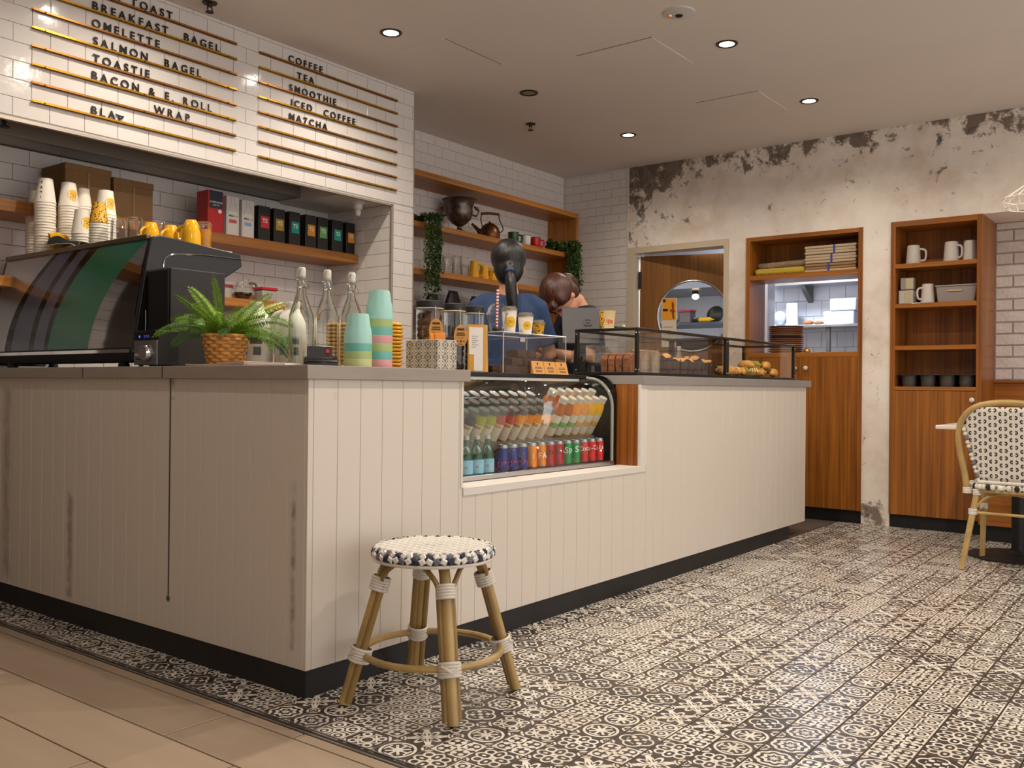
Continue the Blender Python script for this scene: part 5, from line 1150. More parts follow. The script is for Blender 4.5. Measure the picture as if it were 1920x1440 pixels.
# ================================================================== JARS, MENUS, ACRYLIC CAKE BOX
M_choc = pm('choc_ball', '#3a2418', rough=0.6, bump=0.8, bscale=60, var=0.4, vscale=40)
M_grain = pm('nut_cluster', '#75502f', rough=0.7, bump=1.0, bscale=50, var=0.5, vscale=35)
M_kraft = pm('kraft_card', '#c58f4f', rough=0.7)
M_inkb = pm('brown_ink', '#4a3118', rough=0.7)
def jar(lab, x, y, r, h, fill, mat, fr_, tagz):
    t = thing('glass_jar', lab, 'jar', (x, y, 1.0), TOCAM(x, y) + PI / 2, 'snack jars')      # local -Y faces the camera
    b = MB(); b.lathe([(0, 0.0), (r * 0.96, 0.0), (r, 0.006), (r, h - 0.03), (r * 0.97, h - 0.022), (r * 0.97, h - 0.012)], 30); b.build('glass_body', [M_glassware], t)
    b = MB(); b.lathe([(r * 1.01, h - 0.026), (r * 1.02, h - 0.022), (r * 1.02, h), (r * 0.98, h + 0.002), (0, h + 0.002)], 30); b.build('lid', [pm('lid_black', '#211f20', rough=0.45)], t)
    b = MB(); b.tube([(r * 1.005 * math.cos(2 * PI * k / 30), r * 1.005 * math.sin(2 * PI * k / 30), h - 0.03) for k in range(30)], 0.0022, 6, closed=True); b.build('collar', [pm('cream_seal', '#bfae93', rough=0.5)], t)
    rnd = random.Random(int(x * 1000)); k = 0
    z = 0.006
    while z < fill * h:
        for q in range(6):
            a = rnd.uniform(0, 2 * PI); rad = fr_ * rnd.uniform(0.85, 1.1); rr_ = (r - rad - 0.003) * (0.98 if q else 0.2)
            b = MB(); b.sphere((rr_ * math.cos(a), rr_ * math.sin(a), z + rad), rad, 9, 6, sc=(1, 1, 0.92)); b.build('treat', [mat], t)
        z += fr_ * 1.25
    b = MB(); n_ = 24; pts = [(0.029 * math.cos(2 * PI * k / n_) * (1.0), 0.045 * math.sin(2 * PI * k / n_) * (1.0 + 0.06 * math.sin(2 * PI * k / n_))) for k in range(n_)]
    tx = 0.026; b.prism([(tx + px_, -r - 0.0035, tagz + pz_) for px_, pz_ in pts], (0, 0.0015, 0)); tg = b.build('kraft_tag', [M_kraft], t)
    b = MB()
    for zz, w, hh in ((0.024, 0.030, 0.008), (0.010, 0.032, 0.004), (0.002, 0.036, 0.004), (-0.008, 0.030, 0.0012), (-0.034, 0.016, 0.002)): b.box((tx - w / 2, -r - 0.0042, tagz + zz), (tx + w / 2, -r - 0.0035, tagz + zz + hh))
    for q in (-1, 0, 1): b.lathe([(0, 0), (0.0035 + 0.0015 * (q == 0), 0), (0, 0.0006)], 10, c=(tx + q * 0.013, -r - 0.0036, tagz - 0.022), rot=Matrix.Rotation(PI / 2, 3, 'X'))
    b.build('tag_print', [M_inkb], tg, smooth=False)
    b = MB(); b.tube([(tx - 0.004, -r * 1.03, h - 0.022), (tx - 0.001, -r - 0.004, tagz + 0.05), (tx, -r - 0.003, tagz + 0.040)], 0.0012, 5); b.build('tag_string', [pm('string', '#d2c19c', rough=0.8)], t)
jar('largest snack jar full of dark clusters, leftmost of three', 0.967, 0.40, 0.056, 0.285, 0.80, M_grain, 0.020, 0.165)
jar('snack jar with a few dark balls, middle of three', 1.122, 0.40, 0.046, 0.285, 0.42, M_choc, 0.021, 0.150)
jar('snack jar behind the menu folder, rightmost of three', 1.262, 0.41, 0.044, 0.285, 0.45, M_choc, 0.019, 0.130)
t = thing('menu_folder', 'stack of white and mustard menu cards leaning before the jars', 'menu', (1.165, 0.315, 1.0), TOCAM(1.165, 0.30) + PI / 2 + 0.25)
M_must = pm('mustard_card', '#c9922a', rough=0.6); M_wcard = pm('white_card', '#dcd6d3', rough=0.6)
for k in range(4):
    b = MB(); b.obox((0.0 + k * 0.004, 0.004 * k - 0.006, 0.101), (0.078, 0.0015, 0.198), Matrix.Rotation(-0.03 * k, 3, 'X')); o = b.build('card', [M_must if k != 1 else pm('cream_card', '#cbb592', rough=0.6)], t, smooth=False)
    if k == 0:
        b = MB(); b.box((-0.034, -0.0078, 0.006), (0.026, -0.0069, 0.188)); pn_ = b.build('menu_page', [M_wcard], o, smooth=False)
        b = MB(); b.box((-0.034, -0.0084, 0.006), (-0.012, -0.0079, 0.075)); b.build('mustard_panel', [M_must], o, smooth=False)
        b = MB()
        for q in range(6): b.box((-0.022, -0.0084, 0.105 + q * 0.009), (-0.004 + 0.01 * (q % 2), -0.0079, 0.107 + q * 0.009))
        b.build('menu_text', [pm('print_grey', '#9a9288', rough=0.7)], o, smooth=False)
# acrylic cake box
AX0, AX1, AY0, AY1, AZ = 1.318, 1.795, 0.292, 0.520, 0.175
ab = thing('acrylic_cake_box', 'clear acrylic cake box with brownies on the fridge top', 'display box', (AX0, AY0, 1.0))
aw, ad = AX1 - AX0, AY1 - AY0
for a, b_ in (((0, 0, 0), (aw, 0.004, AZ)), ((0, ad - 0.004, 0), (aw, ad, AZ)), ((0, 0.004, 0), (0.004, ad - 0.004, AZ)), ((aw - 0.004, 0.004, 0), (aw, ad - 0.004, AZ)), ((0, 0, AZ), (aw, ad, AZ + 0.004))):
    q = MB(); q.box(a, b_); q.build('acrylic_panel', [M_acrylic], ab, smooth=False)
M_edge = pm('polished_acrylic_edge', '#b9b2aa', rough=0.2)
q = MB()
for x in (0, aw):
    for y in (0, ad): q.tube([(x, y, 0.002), (x, y, AZ + 0.002)], 0.0026, 5)
for y in (0, ad): q.tube([(0, y, AZ + 0.003), (aw, y, AZ + 0.003)], 0.0026, 5)
for x in (0, aw): q.tube([(x, 0, AZ + 0.003), (x, ad, AZ + 0.003)], 0.0026, 5)
q.build('polished_edge', [M_edge], ab)
q = MB(); q.box((0.12, -0.001, AZ - 0.035), (0.155, -0.0003, AZ - 0.015)); q.build('price_sticker', [pm('clear_sticker', '#aaa49c', rough=0.3)], ab, smooth=False)
M_brown = pm('brownie', '#4a2a18', rough=0.7, bump=1.0, bscale=45, var=0.5, vscale=40)
b = MB(); rnd = random.Random(4)
def rough_block(w, d, h, seed):
    rn = random.Random(seed); b = MB(); nx, ny = 4, 3; top = []
    for i in range(nx + 1):
        for j in range(ny + 1): top.append((-w / 2 + w * i / nx + rn.uniform(-.1, .1) * w / nx, -d / 2 + d * j / ny + rn.uniform(-.1, .1) * d / ny, h * rn.uniform(0.85, 1.08)))
    bot = [(x, y, 0) for x, y, z in top]; n_ = len(top); fs_ = []
    for i in range(nx):
        for j in range(ny):
            a = i * (ny + 1) + j; fs_ += [(a, a + ny + 1, a + ny + 2, a + 1), (n_ + a, n_ + a + 1, n_ + a + ny + 2, n_ + a + ny + 1)]
    ring = [i * (ny + 1) for i in range(nx + 1)] + [nx * (ny + 1) + j for j in range(1, ny + 1)] + [i * (ny + 1) + ny for i in range(nx - 1, -1, -1)] + [j for j in range(ny - 1, 0, -1)]
    for a, c in zip(ring, ring[1:] + ring[:1]): fs_.append((a, c, n_ + c, n_ + a))
    b.add(top + bot, fs_); return b
brm = [rough_block(0.075, 0.06, 0.034, s).mesh('brownie', [M_brown]) for s in range(3)]
bl = [(0.05, 0.09, 0), (0.13, 0.07, 0), (0.21, 0.08, 0), (0.29, 0.09, 0), (0.37, 0.09, 0), (0.17, 0.08, 1), (0.25, 0.085, 1), (0.33, 0.10, 1), (0.21, 0.09, 2), (0.29, 0.10, 2)]
wh = ['at the left end', 'second from the left', 'third from the left', 'fourth from the left', 'at the right end']
for k, (x, y, lv) in enumerate(bl):
    o = inst('brownie', brm[k % 3], None, (AX0 + x, AY0 + y, 1.0005 + lv * 0.037), (0, 0, rnd.uniform(-0.3, 0.3)))
    tag(o, 'dark brownie, %s' % (wh[k] + ' of the bottom row in the acrylic box' if lv == 0 else ['left', 'middle', 'right'][k - 5] + ' of the second layer in the acrylic box' if lv == 1 else ['left', 'right'][k - 8] + ' one on top of the brownie pile'), 'brownie', 'brownies in the acrylic box')
for k in range(3):
    t = thing('price_card', 'kraft price card, %s of three before the brownies' % ['left', 'middle', 'right'][k], 'card', (1.515 + 0.094 * k, 0.272, 1.0), 0, 'kraft price cards')
    b = MB(); b.prism([(0, 0, 0), (0, 0.016, 0.058), (0, 0.0165, 0.058), (0, 0.018, 0.0)], (0.090, 0, 0)); b.build('card', [M_kraft], t, smooth=False)
    b = MB()
    f = lambda x, z, e=0.0006: (x, z * 16 / 58 - e, z)
    b.add([f(0.045 + 0.006 * math.cos(2 * PI * q / 12), 0.046 + 0.006 * math.sin(2 * PI * q / 12)) for q in range(12)], [tuple(range(12))])
    for z, w in ((0.030, 0.05), (0.024, 0.06), (0.014, 0.054), (0.009, 0.05)): b.quad(f(0.045 - w / 2, z), f(0.045 + w / 2, z), f(0.045 + w / 2, z + 0.0022), f(0.045 - w / 2, z + 0.0022))
    b.build('print', [M_inkb], t, smooth=False, recalc=False)
AT = 1.0 + AZ + 0.0045
t = thing('iced_drink_cup', 'clear plastic cup with a dome lid and striped straw', 'cup', (1.367, 0.365, AT))
b = MB(); b.lathe([(0, 0), (0.030, 0.0), (0.046, 0.078), (0.048, 0.080)], 28); b.build('cup_body', [M_glassware], t)
b = MB(); b.lathe([(0.050, 0.078), (0.051, 0.084), (0.046, 0.086)] + [(0.045 * math.cos(a * PI / 16), 0.088 + 0.045 * math.sin(a * PI / 16)) for a in range(0, 8)] + [(0.006, 0.132)], 28); b.build('dome_lid', [M_glassware], t)
b = MB(); b.lathe([(0, 0.001), (0.029, 0.001), (0.032, 0.016), (0, 0.020)], 20); b.build('coffee_jelly', [M_choc], t)
b = MB(); p0, p1 = Vector((-0.008, -0.004, 0.018)), Vector((0.004, 0.002, 0.188)); n_ = 24
for k in range(n_): b.tube([p0 + (p1 - p0) * (k / n_), p0 + (p1 - p0) * ((k + 1) / n_)], 0.0052, 8, k % 2, caps=(k in (0, n_ - 1)))
b.build('striped_straw', [pm('straw_red', '#b3262b', rough=0.4), pm('straw_white', '#e4dcd2', rough=0.4)], t)
def takeaway(lab, x, y, z, r0, r1, h, mat, lid=True, dot=True, lidm=None):
    t = thing('takeaway_cup', lab, 'cup', (x, y, z), 0, 'takeaway cups on the acrylic box')
    b = MB(); b.lathe([(0, 0), (r0, 0), (r1, h), (r1 + 0.002, h + 0.002), (r1 - 0.002, h + 0.002), (r1 - 0.003, h - 0.004), (0, h - 0.006)], 24); o = b.build('cup_body', [mat], t)
    if lid:
        b = MB(); b.lathe([(r1 + 0.003, h - 0.002), (r1 + 0.0035, h + 0.006), (r1 * 0.92, h + 0.008), (r1 * 0.88, h + 0.016), (r1 * 0.7, h + 0.013), (0, h + 0.013)], 24); b.build('lid', [lidm or M_glassware], t)
    if dot: disc_on_cup(o, r0, r1, h, h * 0.48, h * 0.23, TOCAM(x, y) + 0.25, M_yel)
    return t
M_lidc = pm('translucent_lid', '#6d675f', rough=0.2, spec=0.8)
takeaway('tall white takeaway cup with yellow dot beside the dome cup', 1.463, 0.372, AT, 0.026, 0.034, 0.105, M_paper, lidm=M_lidc); takeaway('medium white takeaway cup with yellow dot and clear lid', 1.579, 0.368, AT, 0.027, 0.036, 0.085, M_paper, lidm=M_lidc); takeaway('smallest takeaway cup with yellow leopard print', 1.682, 0.370, AT, 0.022, 0.030, 0.058, M_pat, dot=False, lidm=M_lidc)

# ================================================================== PASTRY CASES
M_frame = pm('black_case_frame', '#17140f', rough=0.35)
def case(lab, x0, x1):
    t = thing('pastry_case', lab, 'display case', (x0, 0.05, 1.0), 0, 'pastry cases'); w, d, h = x1 - x0, 0.36, 0.232; s = 0.018
    def bar(nm, a, b_): q = MB(); q.box(a, b_); q.build(nm, [M_frame], t, bevel=0.002)
    for y in (0, d - s):
        bar('bottom_rail', (0, y, 0), (w, y + s, 0.018)); bar('top_rail', (0, y, h - 0.014), (w, y + s, h))
        bar('post', (0, y, 0.018), (s, y + s, h - 0.014)); bar('post', (w - s, y, 0.018), (w, y + s, h - 0.014))
    for x in (0, w - s):
        bar('bottom_rail', (x, s, 0), (x + s, d - s, 0.018)); bar('top_rail', (x, s, h - 0.014), (x + s, d - s, h))
    bar('base_tray', (s, s, 0.002), (w - s, d - s, 0.014))
    for a, b_ in (((s, 0.006, 0.018), (w - s, 0.010, h - 0.014)), ((s, d - 0.010, 0.018), (w - s, d - 0.006, h - 0.014)), ((0.006, s, 0.018), (0.010, d - s, h - 0.014)), ((w - 0.010, s, 0.018), (w - 0.006, d - s, h - 0.014)), ((s, s, h - 0.010), (w - s, d - s, h - 0.006))):
        q = MB(); q.box(a, b_); q.build('glass_pane', [M_glass], t, smooth=False)
    q = MB()
    for y in (0.0,):
        for x in (s / 2, w - s / 2):
            for z in (0.03, h - 0.025): q.sphere((x, y - 0.001, z), 0.004, 8, 5)
    for z in (0.03, h - 0.025):
        for y in (s / 2, d - s / 2): q.sphere((-0.001, y, z), 0.0045, 8, 5)
    q.build('bolt', [M_chrome], t)
    q = MB(); q.box((w * 0.45, d - 0.0045, 0.10), (w * 0.52, d + 0.010, 0.112)); q.build('door_handle', [M_chrome], t)
    return t
case('black-framed glass pastry case with muffins, nearer the tablet', 2.050, 3.060); case('black-framed glass pastry case with Danish pastries, at the far end', 3.064, 4.100)
M_loaf = pm('banana_bread', '#8f5a3c', rough=0.75, bump=0.8, bscale=50, var=0.35, vscale=22)
M_crust = pm('crust', '#9a5c2e', rough=0.6, bump=0.6, bscale=60, var=0.3, vscale=20)
CZ = 1.0145
for k in range(4):
    b = MB(); y0 = 0.115 + 0.042 * k; pts = [(0, 0), (0.11, 0), (0.118, 0.07), (0.10, 0.092), (0.055, 0.100), (0.012, 0.092), (-0.006, 0.07)]
    b.prism([(2.085 + x, y0, CZ + z) for x, z in pts], (0, 0.037, 0)); tag(b.build('bread_slice', [M_loaf], bevel=0.005), 'thick pinkish-brown cake slice, %s in the left end of the case' % ['frontmost', 'second from the front', 'third from the front', 'rearmost'][k], 'cake slice', 'cake slices')
M_pale = pm('pale_cake', '#9a7c58', rough=0.8, bump=0.5, bscale=70, var=0.2, vscale=40)
for k, x in enumerate((2.255, 2.365)):
    b = MB(); b.lathe([(0, 0), (0.046, 0), (0.049, 0.01), (0.048, 0.100), (0.044, 0.112), (0.02, 0.118), (0, 0.118)], 20); o = b.build('tall_cake', [M_pale], None, loc=(x, 0.155, CZ)); tag(o, 'tall pale cake in clear wrap, %s of two' % ['left', 'right'][k], 'cake', 'wrapped tall cakes')
    b = MB(); b.lathe([(0.050, 0.0), (0.051, 0.105), (0.044, 0.122)], 14); b.build('wrapper', [M_glassware], o)
M_mcup = pm('muffin_paper', '#38241a', rough=0.8); M_mtop = pm('muffin_top', '#c98f4e', rough=0.7, bump=1.0, bscale=45, var=0.3, vscale=25)
def muffin_mesh():
    b = MB(); n = 24; prof = [(0, 0), (0.026, 0), (0.036, 0.055), (0.040, 0.075)]
    vs_ = []
    for i, (r, z) in enumerate(prof[1:]):
        for k in range(n):
            a = 2 * PI * k / n; e = 1.0 + (0.05 if k % 2 else -0.02); zz = z + (0.016 * max(0, math.cos(a * 4)) if i == 2 else 0); vs_.append((r * e * math.cos(a), r * e * math.sin(a), zz))
    fs_ = [(i * n + k, i * n + (k + 1) % n, (i + 1) * n + (k + 1) % n, (i + 1) * n + k) for i in range(2) for k in range(n)] + [tuple(range(n))[::-1]]
    b.add(vs_, fs_); cup = b.mesh('muffin_paper', [M_mcup]); b = MB(); b.sphere((0, 0, 0.062), 0.037, 14, 8, sc=(1, 1, 0.85)); return cup, b.mesh('muffin_top', [M_mtop])
mc_, mt_ = muffin_mesh()
mrow = []
for k in range(7): mrow.append((2.47 + 0.083 * k, 0.125))
for k in range(5): mrow.append((2.53 + 0.095 * k, 0.225))
onames = ['first', 'second', 'third', 'fourth', 'fifth', 'sixth', 'seventh']
for k, (x, y) in enumerate(mrow):
    t = thing('muffin', 'muffin in a dark paper cup, %s from the left in the %s row' % (onames[k if k < 7 else k - 7], 'front' if k < 7 else 'back'), 'muffin', (x, y, CZ), k * 0.7, 'muffins in the pastry case')
    hs = random.uniform(0.86, 1.14); inst('paper_case', mc_, t, sc=(1, 1, hs)); inst('muffin_top', mt_, t, sc=(1, 1, hs * 1.05))
M_past = pm('pastry_gold', '#dfa04e', rough=0.45, bump=0.6, bscale=50, var=0.45, vscale=28, coat=0.2)
M_ice = pm('pastry_icing', '#d9c25a', rough=0.35); M_grn = pm('pistachio', '#8a9a3a', rough=0.7)
def danish(k, x, y, z, rz, lab):
    t = thing('danish_pastry', lab, 'pastry', (x, y, z), rz, 'pastries in the far case'); rn = random.Random(k)
    b = MB(); pts = []; rad = []
    for i in range(9): u = i / 8; pts.append((-0.06 + 0.12 * u, 0.018 * math.sin(u * PI) * (1 if k % 2 else -1), 0.024 + 0.008 * math.sin(u * PI))); rad.append(0.008 + 0.018 * math.sin(u * PI) ** 0.8 + (0.003 if i % 2 else 0))
    b.tube(pts, rad, 12, 0); b.build('roll', [M_past], t)
    b = MB()
    for i in range(5): a = -0.03 + 0.015 * i; b.tube([(a, -0.024, 0.03), (a + 0.006, 0.0, 0.056), (a + 0.012, 0.024, 0.03)], 0.004, 6)
    b.build('glaze', [M_ice if k % 3 else M_grn], t)
pl = [(3.13, 0.14, 0, 0.2), (3.25, 0.13, 0, 2.0), (3.37, 0.15, 0, 0.9), (3.50, 0.13, 0, 0.2), (3.63, 0.14, 0, 2.4), (3.76, 0.14, 0, 0.6), (3.89, 0.13, 0, 0.3), (3.56, 0.15, 1, 1.2), (3.82, 0.15, 1, 0.4), (3.69, 0.15, 1, 0.0)]
for k, (x, y, l, rz) in enumerate(pl): danish(k, x, y, CZ + 0.0005 + l * 0.044, rz, ('golden glazed pastry, %s from the left on the tray' % onames[k]) if l == 0 else 'golden glazed pastry, %s of three piled on top' % ['left', 'right', 'middle'][k - 7])
t = thing('pump_bottle', 'clear pump bottle standing behind the muffin case', 'bottle', (3.30, 0.475, 1.0)); b = MB(); b.lathe([(0, 0), (0.03, 0), (0.032, 0.01), (0.026, 0.12), (0.014, 0.15), (0.012, 0.17), (0, 0.17)], 20); b.build('bottle_body', [pm('frosted_clear', '#b6a998', rough=0.25)], t); b = MB(); b.lathe([(0, 0.17), (0.013, 0.17), (0.011, 0.20), (0, 0.2)], 12); b.build('nozzle', [M_rubber], t)
t = thing('cake_dome', 'glass cake dome behind the left end of the pastry case', 'cake dome', (2.44, 0.56, 1.0)); b = MB(); b.lathe([(0, 0), (0.05, 0), (0.02, 0.02), (0.02, 0.06), (0.12, 0.075), (0.12, 0.08), (0, 0.08)], 24); b.build('stand', [M_steel], t); b = MB(); b.lathe([(0.115, 0.081), (0.112, 0.13), (0.08, 0.165), (0.0, 0.175)], 28); b.build('dome', [M_glassware], t); b = MB(); b.sphere((0, 0, 0.185), 0.012); b.build('dome_knob', [M_chrome], t)
# tablet till, tip cup, tongs
t = thing('till_tablet', 'grey point-of-sale tablet on a stand, seen from behind', 'tablet', (2.265, 0.515, 1.0), TOCAM(2.26, 0.5) + PI / 2 + 0.1)
tl = Matrix.Rotation(-0.42, 3, 'X')
b = MB(); b.obox((0, 0, 0.265), (0.200, 0.014, 0.215), tl @ Matrix.Rotation(0.0, 3, 'Z')); tb_ = b.build('tablet_back', [pm('space_grey', '#403e41', rough=0.5, metal=0.2)], t, bevel=0.005)
for s_ in (0.034, 0.024):
    b = MB(); c0 = Vector((0.035, 0, 0.285)) + tl @ Vector((0, -0.0075, 0)); 
    for dx, dz, sx, sz in ((0, s_ / 2, s_, 0.005), (0, -s_ / 2, s_, 0.005), (s_ / 2, 0, 0.005, s_), (-s_ / 2, 0, 0.005, s_)): b.obox(c0 + tl @ Vector((dx, 0, dz)), (sx, 0.001, sz), tl)
    if s_ > 0.03: b.build('square_logo', [pm('logo_dark', '#3a393c', rough=0.4)], tb_, smooth=False)
b = MB(); b.obox(c0, (0.011, 0.001, 0.011), tl); b.build('logo_centre', [MATS['logo_dark']], tb_, smooth=False)
b = MB(); b.box((-0.07, -0.03, 0), (0.07, 0.12, 0.012)); b.prism([(-0.03, 0.02, 0.012), (-0.03, 0.09, 0.012), (-0.03, 0.05, 0.25), (-0.03, 0.02, 0.24)], (0.06, 0, 0)); b.build('stand', [M_black], t, bevel=0.003)
t = thing('tip_cup', 'paper tip cup with red lettering on the pastry case', 'cup', (2.105, 0.255, 1.2325)); b = MB(); b.lathe([(0, 0), (0.032, 0), (0.041, 0.086), (0.043, 0.089), (0.039, 0.089), (0.030, 0.01), (0, 0.01)], 28); o = b.build('cup_body', [pm('tip_cup_cream', '#d9c48e', rough=0.55)], t)
b = MB(); vs_ = []; a0 = TOCAM(2.1, 0.25)
for k in range(13): a = a0 - 1.9 + 1.35 * k / 12; vs_ += [(0.0324 * math.cos(a), 0.0324 * math.sin(a), 0.002), (0.0412 * math.cos(a), 0.0412 * math.sin(a), 0.085)]
b.add(vs_, [(2 * k, 2 * k + 2, 2 * k + 3, 2 * k + 1) for k in range(12)]); b.build('leopard_band', [M_pat], o, recalc=False)
for q, ch in enumerate('Tips'):
    a = a0 - 0.42 + 0.36 * q; r_ = 0.0385
    inst('red_letter', text_mesh(ch, 0.034, pm('red_marker', '#c4432c', rough=0.6), 0.0006, 'CENTER', 0.0002), o, (r_ * math.cos(a), r_ * math.sin(a), 0.035 - 0.003 * q), (PI / 2 - 0.09, 0, a + PI / 2))
t = thing('serving_tongs', 'black serving tongs lying on the pastry case', 'tongs', (2.245, 0.20, 1.233), -0.25)
for s_ in (-1, 1): b = MB(); b.tube([(-0.11, s_ * 0.004, 0.010), (0.02, s_ * 0.016, 0.008), (0.12, s_ * 0.010, 0.006)], [0.006, 0.007, 0.004], 8, flat=0.6); b.build('arm', [M_black], t)
b = MB(); b.sphere((-0.055, 0, 0.014), 0.010, 10, 7); b.build('rivet', [pm('ivory_rivet', '#cfc28a', rough=0.4)], t)

# ================================================================== DRINKS IN THE FRIDGE
FL = FZ0 + 0.0165
def can_mesh(h, r):
    b = MB(); b.lathe([(0, 0.003), (r * 0.72, 0.0), (r * 0.8, 0.003), (r, 0.010), (r, h - 0.014), (r * 0.86, h - 0.003), (r * 0.86, h), (r * 0.80, h), (r * 0.78, h - 0.004), (0, h - 0.004)], 24)
    for i in range(len(b.m)): pass
    return b
def can(kind, lab, x, y, word=''):
    h, r = 0.112, 0.0248
    t = thing('drink_can', lab, 'can', (x, y, FL), TOCAM(x, y) + PI / 2, 'drink cans in the fridge')
    b = MB(); b.lathe([(r, 0.010), (r, h - 0.014)], 24); bd = b.build('can_body', [{'blue': pm('can_blue', '#343d80', rough=0.25, metal=0.5), 'orange': pm('can_orange', '#e8871c', rough=0.25, metal=0.3), 'zero': pm('can_dark_red', '#b31c1e', rough=0.25, metal=0.3), 'green': pm('can_green', '#11924a', rough=0.25, metal=0.3), 'red': pm('can_red', '#d02a26', rough=0.25, metal=0.3)}[kind]], t)
    b = MB(); b.lathe([(r, h - 0.014), (r * 0.86, h - 0.003), (r * 0.87, h), (r * 0.80, h), (r * 0.78, h - 0.004), (0, h - 0.004)], 24); b.build('can_lid', [M_steel], t)
    b = MB(); b.lathe([(0, 0.003), (r * 0.72, 0.0), (r * 0.8, 0.003), (r, 0.010)], 24); b.build('can_base', [M_steel], t)
    def wrap(pts, mat, nm, e=0.0005):
        q = MB(); q.add([((r + e) * math.sin(u / r), -(r + e) * math.cos(u / r), z) for u, z in pts], [tuple(range(len(pts)))]); q.build(nm, [mat], bd, smooth=False, recalc=False)
    def txt(s, size, mat, z, u0=0.0, tilt=0.0, sp=0.62):
        for k_, ch in enumerate(s):
            u = u0 + (k_ - (len(s) - 1) / 2) * size * sp; a = -PI / 2 + u / r
            if abs(u / r) > 1.5: continue
            inst('printed_letter', text_mesh(ch, size, mat, 0.0005, 'CENTER', size * 0.02), bd, ((r + 0.0005) * math.cos(a), (r + 0.0005) * math.sin(a), z + tilt * u), (PI / 2, 0, a + PI / 2))
    Wt = pm('can_white', '#e6e2de', rough=0.4); Sv = pm('can_silver', '#c3c3c6', rough=0.3, metal=0.6); Bk = pm('can_black', '#171314', rough=0.4)
    if kind == 'blue':
        for s0 in (-0.021, 0.0205): wrap([(s0, 0.012), (s0 + 0.017, 0.012), (s0 + 0.021, 0.040), (s0 + 0.003, 0.046)], Sv, 'silver_field'); 
        wrap([(-0.004, 0.034), (0.014, 0.034), (0.018, 0.042), (0.006, 0.047), (-0.006, 0.041)], pm('bull_red', '#c33a44', rough=0.4), 'red_emblem', 0.0009); wrap([(-0.012, 0.052), (0.016, 0.052), (0.016, 0.060), (-0.012, 0.060)], MATS['bull_red'], 'red_word', 0.0008)
    elif kind == 'orange':
        wrap([(-0.016, 0.040), (0.020, 0.034), (0.022, 0.068), (-0.012, 0.070)], pm('can_navy', '#22335f', rough=0.4), 'navy_patch'); txt(word, 0.034, Wt, 0.044, 0.008, 0.05, 0.62)
    elif kind == 'zero': txt(word, 0.030, Bk, 0.058, 0, 0.12, 0.52)
    elif kind == 'green': txt(word, 0.038, Wt, 0.056, 0.010, 0.15, 0.5); wrap([(-0.010, 0.020), (0.014, 0.023), (0.014, 0.027), (-0.010, 0.024)], pm('lemon', '#c9cf4a', rough=0.5), 'lemon_line')
    else: txt(word, 0.029, Wt, 0.060, 0.007, 0.12, 0.5)
    return t
cy_ = FY + 0.040
seq = ['blue'] * 3 + ['orange'] * 2 + ['zero'] * 2 + ['green'] * 2 + ['red'] * 3
cnames = {'blue': 'blue and silver energy drink can', 'orange': 'orange FANTA can', 'zero': 'dark red cola can with black script', 'green': 'green can printed Sprite', 'red': 'bright red cola can with white script'}
cnt = {}
x = 1.158
for k in seq:
    i = cnt.get(k, 0); cnt[k] = i + 1; tot = seq.count(k)
    can(k, cnames[k] + ', ' + (['left', 'right'][i] + ' of two' if tot == 2 else ['left', 'middle', 'right'][i] + ' of three') + ' in front', x, cy_, {'orange': ['I', 'FA'], 'zero': ['Co', 'la'], 'green': ['Sp', 'S'], 'red': ['Coc', 'a-C', 'ola']}.get(k, [''] * 3)[i]); x += 0.0665
M_wgreen = pm('green_bottle_glass', '#1f4a33', rough=0.06, spec=0.7); M_wlab = pm('water_label', '#8cbdd3', rough=0.45); M_wstar = pm('label_star', '#c86a5a', rough=0.5)
for k, x in enumerate((0.862, 0.928, 0.994, 1.060)):
    t = thing('water_bottle', 'green glass water bottle with pale blue label, %s from the left' % onames[k], 'bottle', (x, cy_, FL), TOCAM(x, cy_) + PI / 2, 'green water bottles')
    b = MB(); b.lathe([(0, 0.0), (0.025, 0.0), (0.027, 0.004), (0.027, 0.065), (0.024, 0.09), (0.014, 0.125), (0.011, 0.142), (0, 0.142)], 22); bd = b.build('bottle_body', [M_wgreen], t)
    b = MB(); b.lathe([(0.0125, 0.140), (0.0125, 0.153), (0.011, 0.155), (0, 0.155)], 18); b.build('cap', [pm('cap_silver', '#b9b2a8', rough=0.35, metal=0.4)], t)
    b = MB(); b.lathe([(0.0274, 0.008), (0.0274, 0.062)], 24); lb = b.build('label', [M_wlab], t)
    b = MB(); b.add([(0.0278 * math.sin(q * 0.3 / 4), -0.0278 * math.cos(q * 0.3 / 4), 0.036 + (0.004 if q % 2 else 0.0)) for q in range(-3, 4)] + [(0.0278 * math.sin(q * 0.3 / 4), -0.0278 * math.cos(q * 0.3 / 4), 0.030) for q in range(3, -4, -1)], [tuple(range(14))]); b.build('star', [M_wstar], lb, smooth=False, recalc=False)
    b = MB(); b.add([(0.0278 * math.sin(u), -0.0278 * math.cos(u), z) for u, z in ((-0.6, 0.048), (0.6, 0.048), (0.6, 0.055), (-0.6, 0.055))], [(0, 1, 2, 3)]); b.build('brand_band', [pm('label_navy', '#3c5f8f', rough=0.5)], lb, smooth=False, recalc=False)
    b = MB(); pts = [(0.85 * math.cos(a) * 0.75, 0.100 + 0.016 * math.sin(a)) for a in [2 * PI * q / 14 for q in range(14)]]
    def rb(z): return 0.024 - 0.010 * (z - 0.09) / 0.035 + 0.0006 if z > 0.09 else 0.0246
    b.add([(rb(z) * math.sin(u), -rb(z) * math.cos(u), z) for u, z in pts], [tuple(range(14))]); b.build('neck_label', [pm('neck_label', '#a9c2c6', rough=0.5)], t, smooth=False, recalc=False)
